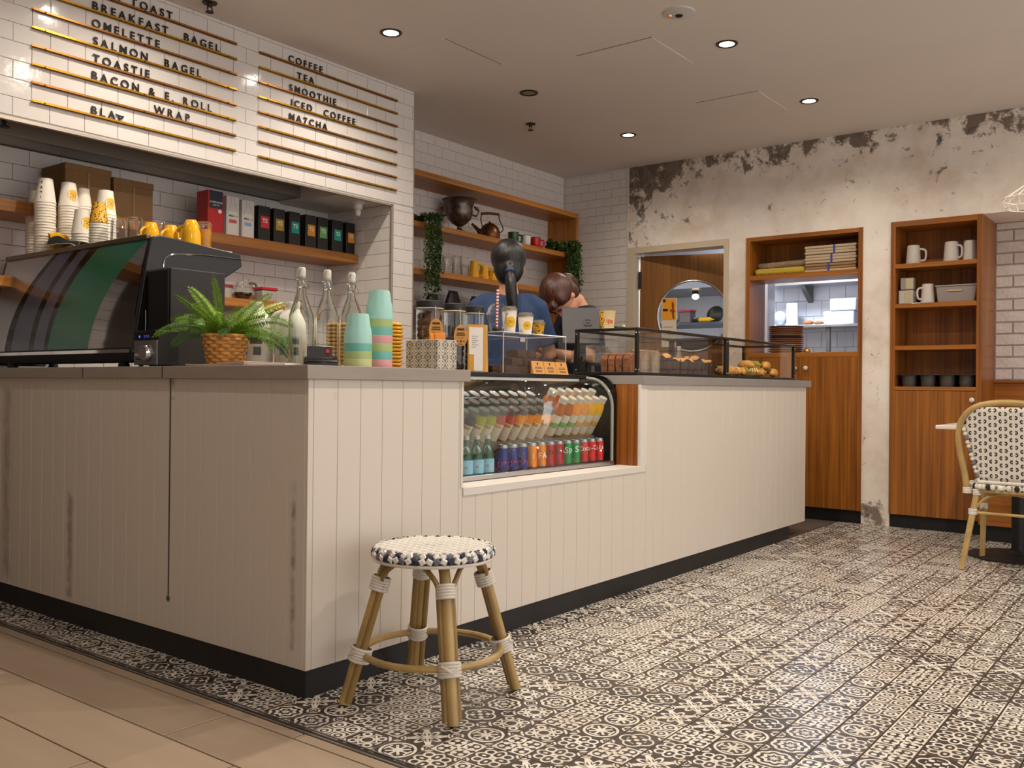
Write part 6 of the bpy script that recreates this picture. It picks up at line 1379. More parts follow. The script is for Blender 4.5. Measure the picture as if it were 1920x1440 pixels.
# juice bottles leaning forward on the tilted shelf
SL = math.atan2(SH_Z1 - SH_Z0, SH_Y1 - SH_Y0)
def juice_mesh(r, h):
    b = MB(); b.lathe([(0, 0), (r * 0.9, 0.0), (r, 0.006), (r, h * 0.62), (r * 0.9, h * 0.74), (r * 0.62, h * 0.86), (r * 0.58, h * 0.92), (0, h * 0.92)], 20); return b
def juice(lab, grp, col, capm, x, s, r, h, lblm, accent, kind):
    y = FY + SH_Y0 + math.cos(SL) * (s + r + 0.004); z = FZ0 + SH_Z0 + math.sin(SL) * (s + r + 0.004) + 0.0006
    t = thing('juice_bottle', lab, 'bottle', (x, y, z), 0, grp); t.rotation_euler = (SL, 0, 0)
    bd = juice_mesh(r, h).build('bottle_body', [col], t)
    b = MB(); b.lathe([(r * 0.66, h * 0.87), (r * 0.68, h * 0.99), (r * 0.6, h), (0, h)] if kind == 'tall' else [(r * 0.84, h * 0.86), (r * 0.86, h * 0.98), (r * 0.8, h), (0, h)], 20); b.build('cap', [capm], t)
    lb = MB(); vs_ = []; n_ = 10; a0 = math.radians(-95 - 42); w_ = 0.95 if kind != 'tall' else 1.1
    z0, z1 = (h * 0.10, h * 0.60)
    for k_ in range(n_ + 1): a = a0 - w_ + 2 * w_ * k_ / n_; vs_ += [((r + 0.0005) * math.cos(a), (r + 0.0005) * math.sin(a), z0), ((r + 0.0005) * math.cos(a), (r + 0.0005) * math.sin(a), z1)]
    lb.add(vs_, [(2 * k_, 2 * k_ + 2, 2 * k_ + 3, 2 * k_ + 1) for k_ in range(n_)]); l_ = lb.build('label', [lblm], t, recalc=False)
    lb = MB(); vs_ = []
    zz0, zz1, ww = (h * 0.49, h * 0.57, 0.55) if kind != 'tall' else (h * 0.30, h * 0.42, 1.1)
    for k_ in range(n_ + 1): a = a0 - ww + 2 * ww * k_ / n_; vs_ += [((r + 0.0009) * math.cos(a), (r + 0.0009) * math.sin(a), zz0), ((r + 0.0009) * math.cos(a), (r + 0.0009) * math.sin(a), zz1)]
    lb.add(vs_, [(2 * k_, 2 * k_ + 2, 2 * k_ + 3, 2 * k_ + 1) for k_ in range(n_)]); lb.build('label_print', [accent], l_, recalc=False)
    return t
JC = {'navy': pm('juice_dark', '#1c2026', rough=0.15), 'lime': pm('juice_lime', '#9aa012', rough=0.12), 'pink': pm('juice_pink', '#b04338', rough=0.12), 'orange': pm('juice_orange', '#e58a0c', rough=0.12), 'amber': pm('juice_amber', '#eb960a', rough=0.12), 'brown': pm('juice_brown', '#b0600c', rough=0.1), 'yellow': pm('juice_yellow', '#f0b808', rough=0.1), 'red': pm('juice_red', '#c9471c', rough=0.12)}
M_capb = pm('cap_charcoal', '#474b4a', rough=0.3); M_capw = pm('cap_clear_white', '#cfcac0', rough=0.3)
M_jlab = pm('juice_label', '#d8cfb8', rough=0.5); M_jacc = pm('label_ochre', '#c08a2a', rough=0.5); M_gacc = pm('label_green', '#7fae5a', rough=0.5); M_oacc = pm('label_orange', '#d9a04a', rough=0.5)
cols = ['red', 'navy', 'navy', 'lime', 'lime', 'pink', 'pink', 'orange', 'orange', 'amber', 'amber']
cn = {'red': 'orange-red', 'navy': 'dark', 'lime': 'lime green', 'pink': 'pink', 'orange': 'orange', 'amber': 'amber'}
rown = ['front', 'second', 'third']; coln = ['first', 'second', 'third', 'fourth', 'fifth', 'sixth', 'seventh', 'eighth', 'ninth', 'tenth', 'eleventh', 'twelfth']
for k, c in enumerate(cols):
    for rw in range(3):
        juice('small %s juice bottle with black cap, %s row, %s from the left' % (cn[c], rown[rw], coln[k]), 'small juice bottles', JC[c], M_capb, 0.860 + 0.0655 * k, rw * 0.062, 0.0285, 0.158, M_jlab, M_jacc, 'small')
tc_ = ['brown', 'brown', 'amber', 'amber', 'yellow', 'yellow']
for k, c in enumerate(tc_):
    for rw in range(2):
        juice('tall %s juice bottle with white cap, %s row, %s from the left' % ({'brown': 'amber-brown', 'amber': 'amber', 'yellow': 'yellow'}[c], rown[rw], coln[k]), 'tall juice bottles', JC[c], M_capw, 1.602 + 0.0655 * k, 0.008 + rw * 0.07, 0.0295, 0.205, M_jlab, M_gacc if k < 3 else M_oacc, 'tall')
# ================================================================== ALCOVE SHELF GOODS
SZ = 1.755; ys = 2.135
def carton(lab, x, w, h, d, kind):
    t = thing('milk_carton', lab, 'carton', (x - w / 2, ys, SZ), 0, 'long-life milk cartons')
    main = {'red': pm('carton_red', '#b3161b', rough=0.35), 'wr': pm('carton_white', '#d2cac4', rough=0.35), 'wb': pm('carton_white', '#d2cac4')}[kind]
    b = MB(); b.box((0, 0, 0), (w, d, h)); o = b.build('carton_body', [main], t, bevel=0.002)
    if kind == 'red':
        b = MB(); b.box((0.012, -0.0008, h * 0.58), (w - 0.006, 0.001, h - 0.001)); b.box((0.012, -0.0008, h - 0.001), (w - 0.006, d * 0.9, h + 0.0006)); b.build('navy_panel', [pm('carton_navy', '#20263f', rough=0.35)], o, smooth=False)
        b = MB(); b.lathe([(0, 0), (0.011, 0), (0, 0.0008)], 18, c=(w - 0.022, -0.0008, h * 0.52), rot=Matrix.Rotation(PI / 2, 3, 'X')); b.build('white_badge', [M_paper], o, smooth=False)
        inst('brand_word', text_mesh('ALTERNATIVE', 0.0125, M_paper, 0.0006, 'CENTER', 0.0003), o, (w / 2 + 0.003, -0.0009, h * 0.71), ROT_Y); inst('brand_word', text_mesh('DAIRY CO', 0.009, M_paper, 0.0006, 'CENTER', 0.0002), o, (w / 2 + 0.003, -0.0009, h * 0.645), ROT_Y)
    else:
        b = MB()
        for s in (-1, 1): b.tube(catmull([(w / 2 + s * 0.033, -0.0006, 0.01), (w / 2 + s * 0.033, -0.0006, h * 0.5), (w / 2 + s * 0.026, -0.0006, h * 0.66), (w / 2 + s * 0.012, -0.0006, h * 0.82), (w / 2 + s * 0.010, -0.0006, h * 0.97)], 5), 0.0006, 4)
        b.build('bottle_outline', [pm('print_grey', '#9a9288', rough=0.7)], o)
        b = MB(); b.box((w / 2 - 0.024, -0.0008, h * 0.31), (w / 2 + 0.024, 0.0, h * 0.40)); b.build('flavour_band', [pm('band_red', '#b5574a', rough=0.5) if kind == 'wr' else pm('band_blue', '#7ba3cf', rough=0.5)], o, smooth=False)
        inst('brand_word', text_mesh('MILK', 0.015, pm('print_dark', '#4a4644', rough=0.6), 0.0006, 'CENTER', 0.0004), o, (w / 2 - 0.010, -0.0008, h * 0.47), ROT_Y); inst('brand_word', text_mesh('LAB', 0.015, MATS['print_grey'], 0.0006, 'CENTER', 0.0), o, (w / 2 + 0.020, -0.0008, h * 0.47), ROT_Y)
carton('red and navy milk carton at the left of the tea shelf', 1.155, 0.098, 0.222, 0.10, 'red'); carton('white milk carton with a red band', 1.265, 0.082, 0.212, 0.09, 'wr'); carton('white milk carton with a blue band', 1.365, 0.082, 0.206, 0.09, 'wb')
M_tea = pm('tea_box_black', '#1b1816', rough=0.4)
def teabox(lab, x, w, c, bright):
    t = thing('tea_box', lab, 'tea box', (x - w / 2, ys, SZ), 0.0, 'black tea boxes'); h = 0.192
    b = MB(); b.box((0, 0, 0), (w, 0.075, h)); o = b.build('box_body', [M_tea], t, bevel=0.002)
    s = min(0.056, w - 0.02); b = MB(); b.box((w / 2 - s / 2 + 0.004, -0.0008, h * 0.36), (w / 2 + s / 2 + 0.004, 0.0, h * 0.36 + s * 1.18)); l = b.build('colour_label', [pm('tea_label_' + c[1:], c, rough=0.45)], o, smooth=False)
    inst('brand_mark', text_mesh('T2', s * 0.55, M_paper if bright else pm('pale_print', '#cbb98f', rough=0.6), 0.0006, 'CENTER', 0.0008), l, (w / 2 + 0.004, -0.0009, h * 0.36 + s * 0.55), ROT_Y)
for x, w, c, nm in ((1.475, 0.082, '#c3242c', 'a red label'), (1.580, 0.080, '#a5822a', 'an ochre label'), (1.692, 0.082, '#138a86', 'a teal label, left of the two teal ones'), (1.812, 0.084, '#cf8a1f', 'an orange label, beside the green one'), (1.905, 0.080, '#62a05a', 'a green label'), (2.020, 0.090, '#139189', 'a teal label near the shelf end'), (2.128, 0.072, '#d88a20', 'an orange label at the shelf end')):
    teabox('black tea box with ' + nm, x, w, c, True)
M_card = pm('kraft_cardboard', '#7a5a38', rough=0.8, var=0.1, vscale=12)
for k, (x0, x1, h) in enumerate(((0.34, 0.565, 0.215), (0.58, 0.79, 0.19))):
    t = thing('cardboard_box', 'brown kraft cake box on the alcove shelf, %s' % ['taller one behind the cups', 'lower one further right'][k], 'box', (x0, 2.14, SZ), 0, 'kraft boxes'); w = x1 - x0
    b = MB(); b.box((0, 0, 0), (w, 0.22, h)); b.build('box_body', [M_card], t, bevel=0.003); b = MB(); b.box((-0.003, -0.003, h - 0.03), (w + 0.003, 0.223, h + 0.003)); b.build('box_lid', [M_card], t, bevel=0.003)
    b = MB(); b.box((w / 2 - 0.004, -0.004, 0.0), (w / 2 + 0.004, -0.0005, h - 0.03)); b.build('seam_tape', [pm('tape', '#8a6a42', rough=0.5)], t, smooth=False)
LZ = 1.412
t = thing('coffee_pot', 'round glass coffee pot on the lower alcove shelf', 'coffee pot', (1.395, 2.215, LZ)); b = MB(); b.lathe([(0, 0), (0.05, 0), (0.068, 0.03), (0.066, 0.06), (0.045, 0.095), (0.042, 0.11), (0.046, 0.118)], 24); b.build('glass_body', [M_glassware], t); b = MB(); b.lathe([(0, 0.002), (0.048, 0.003), (0.062, 0.03), (0.061, 0.042), (0, 0.042)], 22); b.build('coffee', [pm('coffee', '#2d160c', rough=0.2)], t); b = MB(); b.tube(catmull([(0.044, 0, 0.1), (0.085, 0, 0.1), (0.09, 0, 0.06), (0.064, 0, 0.03)], 5), 0.007, 8); b.build('handle', [pm('handle_olive', '#5d5a3c', rough=0.4)], t)
t = thing('storage_tub', 'clear tub with a red lid on the lower alcove shelf', 'container', (1.53, 2.20, LZ)); b = MB(); b.box((-0.05, -0.05, 0), (0.05, 0.05, 0.065)); b.build('tub_body', [pm('milky_tub', '#a39a90', rough=0.3)], t, bevel=0.006); b = MB(); b.box((-0.055, -0.055, 0.065), (0.055, 0.055, 0.082)); b.build('lid', [pm('red_lid', '#b32630', rough=0.35)], t, bevel=0.004)
t = thing('storage_tub', 'white tub with a dark red lid beside the coffee pot', 'container', (1.26, 2.20, LZ)); b = MB(); b.lathe([(0, 0), (0.04, 0), (0.046, 0.06), (0, 0.06)], 20); b.build('tub_body', [pm('milky_tub', '#a39a90')], t); b = MB(); b.lathe([(0.049, 0.058), (0.049, 0.074), (0, 0.076)], 20); b.build('lid', [pm('dark_red_lid', '#7d1f24', rough=0.4)], t)

# ================================================================== RECESS SHELF GOODS
Z2, Z3 = 2.045, 1.730
M_antique = pm('antique_silver', '#6d6258', rough=0.35, metal=0.85, var=0.5, vscale=25, bump=0.3, bscale=40)
t = thing('trophy_bowl', 'tarnished silver two-handled footed bowl on the oak shelf', 'bowl', (3.285, 2.245, Z2))
b = MB(); b.lathe([(0, 0), (0.058, 0), (0.060, 0.008), (0.040, 0.02), (0.018, 0.04), (0.016, 0.055), (0.05, 0.075), (0.085, 0.11), (0.098, 0.16), (0.095, 0.195), (0.112, 0.235), (0.128, 0.252), (0.120, 0.250), (0.09, 0.21), (0.06, 0.12), (0, 0.10)], 36); b.build('bowl', [M_antique], t)
for s in (-1, 1):
    d_ = Vector((0.608, -0.794, 0)) * s; b = MB(); b.tube(catmull([d_ * 0.095 + Vector((0, 0, 0.14)), d_ * 0.125 + Vector((0, 0, 0.135)), d_ * 0.14 + Vector((0, 0, 0.17)), d_ * 0.12 + Vector((0, 0, 0.19)), d_ * 0.105 + Vector((0, 0, 0.2))], 6), 0.007, 8); b.sphere(d_ * 0.128 + Vector((0, 0, 0.185)), 0.014, 8, 6); b.build('handle', [M_antique], t)
t = thing('copper_kettle', 'old copper kettle with a wooden handle on the oak shelf', 'kettle', (3.600, 2.215, Z2), math.atan2(-0.794, 0.608))
M_cop = pm('aged_copper', '#6b4a30', rough=0.38, metal=0.8, var=0.4, vscale=18)
b = MB(); b.lathe([(0, 0), (0.070, 0), (0.077, 0.012), (0.078, 0.055), (0.062, 0.095), (0.034, 0.118), (0.0, 0.122)], 30); b.sphere((0, 0, 0.128), 0.010, 10, 7); b.build('kettle_body', [M_cop], t)
b = MB(); b.tube(catmull([(-0.065, 0, 0.045), (-0.10, 0, 0.085), (-0.135, 0, 0.118)], 5), [0.020] * 4 + [0.014] * 3 + [0.011] * 4, 10); b.build('spout', [M_cop], t)
b = MB(); b.tube(catmull([(-0.055, 0, 0.10), (-0.068, 0, 0.15), (-0.062, 0, 0.190)], 5), 0.004, 7); b.tube(catmull([(0.075, 0, 0.05), (0.098, 0, 0.07), (0.095, 0, 0.10), (0.072, 0, 0.15), (0.068, 0, 0.186)], 5), 0.004, 7); b.build('handle_bracket', [pm('dark_iron', '#2f2620', rough=0.5, metal=0.5)], t)
b = MB(); b.tube([(-0.07, 0, 0.195), (0.0, 0, 0.197), (0.072, 0, 0.190)], 0.0095, 10); b.build('wooden_grip', [pm('grip_wood', '#6d3c1f', rough=0.5)], t)
def mug(lab, x, y, z, r, h, mat, rz, inv=False, taper=0.92, grp='enamel mugs', drip=False):
    t = thing('mug', lab, 'mug', (x, y, z), rz, grp); r0, r1 = (r, r * taper) if inv else (r * taper, r)
    b = MB()
    if inv: b.lathe([(r0 - 0.004, 0.0), (r0, 0.0), (r1, h - 0.004), (r1 - 0.004, h), (0, h - 0.002)], 26)
    else: b.lathe([(0, 0), (r0 - 0.003, 0), (r0, 0.004), (r1, h), (r1 + 0.0015, h + 0.001), (r1 - 0.003, h), (r0 - 0.003, 0.006), (0, 0.006)], 26)
    b.build('mug_body', [mat], t); b = MB(); b.tube(catmull([(r0 * 0.97, 0, h * 0.2), (r0 + 0.026, 0, h * 0.25), (r0 + 0.028, 0, h * 0.7), (r1 * 0.97, 0, h * 0.8)], 6), 0.005, 8, flat=1.4); b.build('handle', [mat], t)
    if drip: b = MB(); b.tube([(r1 * math.cos(2 * PI * k / 24), r1 * math.sin(2 * PI * k / 24), h) for k in range(24)], 0.002, 6, closed=True); b.build('rim', [pm('enamel_rim', '#2b2b2e', rough=0.3)], t)
    return t
rr_ = math.atan2(-0.794, 0.608)
mug('green enamel mug on the oak shelf', 3.872, 2.20, Z2, 0.044, 0.088, pm('enamel_green', '#1d4a2f', rough=0.2), rr_, drip=True); mug('white enamel mug on the oak shelf', 4.032, 2.20, Z2, 0.041, 0.086, pm('enamel_white', '#cfcac6', rough=0.2), 1.0, drip=True); mug('red enamel mug on the oak shelf', 4.160, 2.20, Z2, 0.043, 0.086, pm('enamel_red', '#b0171d', rough=0.2), rr_, drip=True)
gt = glass_mesh(0.038, 0.036, 0.135, 12); gt2 = glass_mesh(0.038, 0.030, 0.150, 12); gt3 = glass_mesh(0.032, 0.028, 0.095, 12)
for x, m_, lab in ((3.045, gt, 'clear glass on the middle oak shelf, beside the trailing ivy'), (3.145, gt, 'straight clear glass on the middle oak shelf'), (3.240, gt2, 'tallest clear glass on the middle oak shelf'), (3.330, gt3, 'short clear glass next to the yellow cups')): tag(inst('drinking_glass', m_, None, (x, 2.22, Z3)), lab, 'glass', 'glasses on the oak shelf')
for x, h, lab in ((3.420, 0.135, 'tall yellow mug on the middle oak shelf'), (3.535, 0.118, 'yellow mug on the middle oak shelf, second in the row'), (3.630, 0.085, 'low yellow mug on the middle oak shelf'), (3.72, 0.085, 'yellow mug half hidden behind the dark-haired person')):
    mug(lab, x, 2.215, Z3, 0.040, h, M_yceram, rr_, inv=True, taper=0.72, grp='yellow mugs on the oak shelf')
M_bag = pm('black_bag', '#0c0b0b', rough=0.32, bump=0.6, bscale=14)
for k, (x, w, h) in enumerate(((3.02, 0.20, 0.38), (3.24, 0.22, 0.42), (3.50, 0.26, 0.40), (3.78, 0.24, 0.36))):
    b = MB(); pr_ = [(0, 0), (0.46, 0.0), (0.5, 0.05), (0.47, 0.55), (0.36, 0.85), (0.24, 1.0), (0, 1.0)]; b.lathe([(r * w, z * h) for r, z in pr_], 20, sy=0.42); o = b.build('coffee_bag', [M_bag], None, loc=(x, 2.26, 1.191))
    o.rotation_euler = (0, 0, 0.1 * (k - 1)); tag(o, 'glossy black bag under the oak shelves, %s from the left' % onames[k], 'bag', 'black bags')
    b = MB(); b.box((-0.22 * w, -0.004, h), (0.22 * w, 0.004, h + 0.02)); b.build('folded_top', [M_bag], o, bevel=0.002)
# trailing ivy
M_ivy = [pm('ivy_leaf_a', '#2f4a18', rough=0.5), pm('ivy_leaf_b', '#44631f', rough=0.5), pm('ivy_leaf_c', '#1e3212', rough=0.55)]
def ivy(lab, loc, strands, seed, lean):
    rn = random.Random(seed); t = thing('trailing_ivy', lab, 'plant', loc, 0); b = MB(); st_ = MB()
    for (ox, oy, top, ln_, rad) in strands:
        for s in range(9):
            a = rn.uniform(0, 2 * PI); rr = rad * math.sqrt(rn.random()); x0, y0 = ox + rr * math.cos(a), oy + rr * math.sin(a) * 0.6
            L_ = ln_ * rn.uniform(0.6, 1.05); pts = [(x0 * 0.5, y0 * 0.5 + 0.06, top)] + [(x0 + rn.uniform(-0.012, 0.012) + lean * q, y0 + rn.uniform(-0.012, 0.012), top + 0.02 - L_ * q) for q in (0.0, 0.25, 0.5, 0.75, 1.0)]
            P_ = catmull(pts, 8); st_.tube(P_, 0.0012, 4)
            for p in P_:
                for q in range(3):
                    c = p + Vector((rn.uniform(-1, 1), rn.uniform(-1, 1), rn.uniform(-1, 1))) * 0.016
                    R_ = Euler((rn.uniform(-1.2, 1.2), rn.uniform(-1.2, 1.2), rn.uniform(0, 6.28))).to_matrix(); s_ = rn.uniform(0.007, 0.012)
                    b.add([c + R_ @ Vector(v) for v in ((-s_, 0, 0), (0, -s_ * 0.7, 0.002), (s_ * 1.2, 0, 0), (0, s_ * 0.7, 0.002))], [(0, 1, 2, 3)], rn.choice((0, 0, 1, 1, 2)))
    stuff(b.build('foliage', M_ivy, t, smooth=False, recalc=False)); st_.build('stems', [M_ivy[2]], t)
    pt = MB(); pt.lathe([(0, 0), (0.045, 0), (0.055, 0.07), (0.05, 0.07), (0.045, 0.05), (0, 0.05)], 18, c=(0, 0.07, 0)); pt.build('pot', [pm('dark_pot', '#3a3530', rough=0.6)], t)
ivy('trailing ivy hanging from the left end of the oak shelf', (2.80, 2.21, Z2), [(0.0, -0.13, 0.02, 0.60, 0.06), (0.06, -0.12, 0.03, 0.50, 0.05)], 3, 0.02)
ivy('trailing ivy hanging from the right end of the oak shelf', (4.50, 2.21, Z2), [(0.05, -0.13, 0.05, 0.66, 0.05), (-0.03, -0.12, 0.05, 0.55, 0.05), (0.08, -0.12, 0.07, 0.50, 0.05), (-0.14, -0.08, 0.05, 0.06, 0.10)], 5, 0.03)

# ================================================================== CABINET GOODS
CX = XP + 0.04
t = thing('folded_blanket', 'rolled oatmeal knit blanket on top of the yellow cloth', 'blanket', (CX + 0.01, 0.30, 1.8005 + 0.056)); M_knit = pm('oatmeal_knit', '#a08a72', rough=0.9, bump=1.0, bscale=90, var=0.3, vscale=60)
b = MB(); b.tube(catmull([(0.10, 0.01, 0.034), (0.09, 0.12, 0.030), (0.10, 0.25, 0.028), (0.10, 0.38, 0.026)], 5), [0.03] + [0.034] * 13 + [0.036, 0.03], 12, flat=0.8); b.build('roll', [M_knit], t)
for k, (z, m_, nm) in enumerate(((1.8005, pm('mustard_cloth', '#b9a13a', rough=0.85), 'folded mustard-yellow cloth with dark stripes on the pass shelf'),)):
    t = thing('folded_cloth', nm, 'cloth', (CX, 0.295, z)); b = MB(); b.box((0, 0, 0), (0.22, 0.385, 0.055)); b.build('cloth_body', [m_], t, bevel=0.02)
    b = MB()
    for q in range(6): b.prism([(-0.0006, 0.03 + q * 0.06, 0.004), (-0.0006, 0.036 + q * 0.06, 0.004), (-0.0006, 0.016 + q * 0.06 , 0.016), (-0.0006, 0.012 + q * 0.06, 0.016)], (0.0005, 0, 0))
    b.build('stripe', [pm('dark_stripe', '#5a4a20', rough=0.8)], t, smooth=False)
M_nap = [pm('napkin_cream', '#bda88c', rough=0.8), pm('napkin_brown', '#94754f', rough=0.8)]
for k in range(3):
    t = thing('napkin_pack', 'pack of kraft napkins with a blue band, %s of the pile' % ['bottom', 'middle', 'top'][k], 'napkins', (CX, -0.085, 1.8005 + k * 0.066), 0, 'napkin packs')
    for q in range(3):
        b = MB(); e = 0.004 * ((q + k) % 2); b.box((e, e, q * 0.021), (0.20 - e, 0.375 - e, q * 0.021 + 0.020)); b.build('napkin_layer', [M_nap[1] if (k == 0 and q > 0) else M_nap[0]], t, bevel=0.005)
    b = MB(); y0 = 0.17 + 0.02 * (1 - k); b.box((-0.0012, y0, -0.0002), (0.0, y0 + 0.014, 0.063)); b.box((-0.0012, y0, 0.0618), (0.19, y0 + 0.014, 0.0628)); b.build('blue_band', [pm('blue_band', '#2f4a9a', rough=0.5)], t, smooth=False)
M_pl = pm('terracotta_plate', '#8a5f4a', rough=0.5); M_pl2 = pm('dark_plate', '#2f2926', rough=0.5); M_pl3 = pm('sand_plate', '#9a8064', rough=0.5)
def plate_mesh(m_):
    b = MB(); b.lathe([(0, 0), (0.085, 0), (0.090, 0.003), (0.126, 0.012), (0.130, 0.016), (0.128, 0.0185), (0.085, 0.007), (0, 0.007)], 40); return b.mesh('plate', [m_])
pmz = [plate_mesh(m_) for m_ in (M_pl, M_pl2, M_pl3)]
for k in range(13): tag(inst('plate', pmz[1 if k == 7 else (2 if k in (3, 8) else 0)], None, (5.03, 0.470, 1.2155 + k * 0.0155)), 'black plate in the middle of the plate stack' if k == 7 else 'sand-coloured plate, %s from the bottom of the plate stack' % ORD[k] if k in (3, 8) else 'terracotta plate, %s from the bottom of the stack on the hatch sill' % ORD[k], 'plate', 'plates on the hatch sill')
t = thing('service_bell', 'small brass service bell on the hatch sill', 'bell', (4.985, 0.292, 1.2155)); b = MB(); b.lathe([(0, 0), (0.028, 0), (0.028, 0.006), (0, 0.008)], 20); b.build('base', [M_black], t); b = MB(); b.lathe([(0.026, 0.009), (0.025, 0.022), (0.016, 0.034), (0.005, 0.038), (0.005, 0.046), (0, 0.047)], 20); b.build('dome', [pm('polished_brass', '#c9a65a', rough=0.2, metal=0.9)], t)
MZ = 1.8125; M_ware = pm('white_stoneware', '#c4bcb4', rough=0.25)
mug('white jug-like mug, upside down, leftmost on the top cabinet shelf', CX + 0.06, -0.456, MZ, 0.050, 0.135, M_ware, -PI / 2, inv=True, taper=0.8, grp='mugs in the tall cabinet'); mug('white mug, upside down, second on the top cabinet shelf', CX + 0.06, -0.700, MZ, 0.052, 0.140, M_ware, -PI / 2 - 0.5, inv=True, taper=0.8, grp='mugs in the tall cabinet'); mug('white mug half hidden at the right of the top cabinet shelf', CX + 0.06, -0.815, MZ, 0.048, 0.138, M_ware, 0.5, inv=True, taper=0.8, grp='mugs in the tall cabinet')
MZ2 = 1.5385
b = MB(); b.box((0, 0, 0), (0.14, 0.22, 0.005)); tag(b.build('tray', [M_steel], None, loc=(CX - 0.02, -0.60, MZ2), bevel=0.002), 'small flat metal tray under boxes in the tall cabinet', 'tray')
M_wbx = pm('white_carton', '#b9b0a8', rough=0.6)
for k, (y, z, s, lab) in enumerate(((-0.470, 0.0055, 0.095, 'white card box, bottom of two on the cabinet tray'), (-0.475, 0.0995, 0.085, 'greyish card box, top of two on the cabinet tray'))):
    t = thing('card_box', lab, 'box', (CX, y, MZ2 + z), 0.1 * k, 'card boxes'); b = MB(); b.box((0, 0, 0), (s, s, s * 0.95)); b.build('box_body', [M_wbx if k == 0 else pm('grey_carton', '#8d857d', rough=0.7)], t, bevel=0.002); b = MB(); b.box((-0.0006, 0.006, 0.006), (0.0, s * 0.6, s * 0.9)); b.build('cream_panel', [pm('cream_panel', '#b5a98a', rough=0.6)], t, smooth=False)
mug('white mug with a dark sketch, upside down beside the card boxes', CX + 0.05, -0.553, MZ2 + 0.0055, 0.047, 0.130, M_ware, 2.4, inv=True, taper=0.78, grp='mugs in the tall cabinet')
t = thing('plastic_container', 'grey translucent plastic tub on the middle cabinet shelf', 'container', (CX + 0.01, -0.868, MZ2)); b = MB(); pts = [(0.012, 0), (0.243, 0), (0.255, 0.115), (0.0, 0.115)]; b.prism([(0.0, y, z) for y, z in pts], (0.15, 0, 0)); b.build('tub_body', [pm('grey_plastic', '#8f8580', rough=0.3)], t, bevel=0.008); b = MB(); b.box((-0.006, -0.005, 0.110), (0.156, 0.260, 0.118)); b.build('lid', [pm('lid_grey', '#a79f99', rough=0.3)], t, bevel=0.003); b = MB(); b.box((-0.007, 0.09, 0.075), (-0.0015, 0.18, 0.085)); b.build('latch', [pm('cream_panel', '#b5a98a')], t, smooth=False)
t = thing('muffin_tin', 'dark muffin tin on the bottom cabinet shelf', 'baking tin', (CX - 0.03, -0.872, 0.9705)); b = MB(); b.box((0, 0, 0.078), (0.26, 0.497, 0.082)); b.build('tin_rim', [pm('tin_dark', '#3a3735', rough=0.35, metal=0.6)], t, bevel=0.001)
for q in range(4):
    for w_ in range(2): b = MB(); b.lathe([(0, 0.0), (0.040, 0.0), (0.045, 0.012), (0.050, 0.078)], 22, c=(0.065 + 0.125 * w_, 0.065 + 0.122 * q, 0)); b.build('tin_cup', [pm('tin_cup_grey', '#4a4644', rough=0.5)], t)

# ================================================================== KITCHEN THINGS
b = MB(); b.box((5.72, 0.90, 0), (5.88, 0.985, CEIL - 0.02)); struct(b.build('wall_kitchen_pier', [M_kt], smooth=False))
t = thing('ceiling_panel_light', 'bright fluorescent panel on the kitchen ceiling', 'ceiling light', (6.1, 1.1, CEIL - 0.021)); b = MB(); b.box((-0.6, -0.15, -0.02), (0.6, 0.15, 0)); b.build('housing', [M_paint], t); b = MB(); b.box((-0.58, -0.13, -0.024), (0.58, 0.13, -0.02)); b.build('diffuser', [pm('cool_diffuser', '#ffffff', emit='#dfe8ff', estr=5.0)], t, smooth=False)
ld = bpy.data.lights.new('kitchen_lamp', 'AREA'); ld.shape = 'RECTANGLE'; ld.size = 1.15; ld.size_y = 0.26; ld.energy = KITCHEN_W; ld.color = (0.80, 0.88, 1.0); lo = bpy.data.objects.new('kitchen_lamp', ld); COL.objects.link(lo); lo.parent = t; lo.location = (0, 0, -0.03)
t = thing('steel_wall_shelf', 'upper steel shelf on the kitchen wall', 'shelf', (6.75, 0.30, 1.93)); b = MB(); b.box((0, 0, 0), (0.295, 1.06, 0.03)); b.build('shelf_board', [M_steel], t, bevel=0.002)
b = MB(); b.prism([(0.295, 0.68, 0.0), (0.05, 0.68, 0.0), (0.295, 0.68, -0.15)], (0, 0.05, 0)); b.build('bracket', [pm('bracket_steel', '#6a6864', rough=0.4, metal=0.7)], t)
t = thing('steel_wall_shelf', 'lower steel shelf on the kitchen wall', 'shelf', (6.75, 0.30, 1.525)); b = MB(); b.box((0, 0, 0), (0.295, 1.30, 0.025)); b.build('shelf_board', [M_steel], t, bevel=0.002); b = MB(); b.box((0.03, 0.43, -0.5), (0.06, 0.465, 0)); b.build('leg', [MATS['bracket_steel']], t)
KS = 1.5505
t = thing('plastic_tub', 'large translucent white tub on the kitchen shelf', 'container', (6.78, 0.49, KS)); b = MB(); b.box((0, 0.02, 0), (0.22, 0.30, 0.12)); b.build('tub_body', [pm('milky_white', '#c9d2dc', rough=0.3)], t, bevel=0.01); b = MB(); b.box((-0.005, 0.0, 0.12), (0.225, 0.24, 0.235)); b.build('upper_tub', [pm('milky_white2', '#d8dde3', rough=0.25)], t, bevel=0.01)
t = thing('paper_roll', 'white wrap roll standing on the kitchen shelf', 'roll', (6.86, 1.115, KS)); b = MB(); b.lathe([(0.014, 0), (0.056, 0), (0.056, 0.215), (0.014, 0.215)], 26); b.build('roll', [pm('white_wrap', '#d3d7dc', rough=0.4)], t)
t = thing('plastic_bag', 'clear bag of supplies beside the wrap roll', 'bag', (6.87, 1.24, KS)); b = MB(); b.sphere((0, 0, 0.075), 0.075, 12, 8, sc=(0.8, 0.9, 1)); b.build('bag_body', [pm('grey_bag', '#9aa2ac', rough=0.3, bump=0.8, bscale=20)], t)
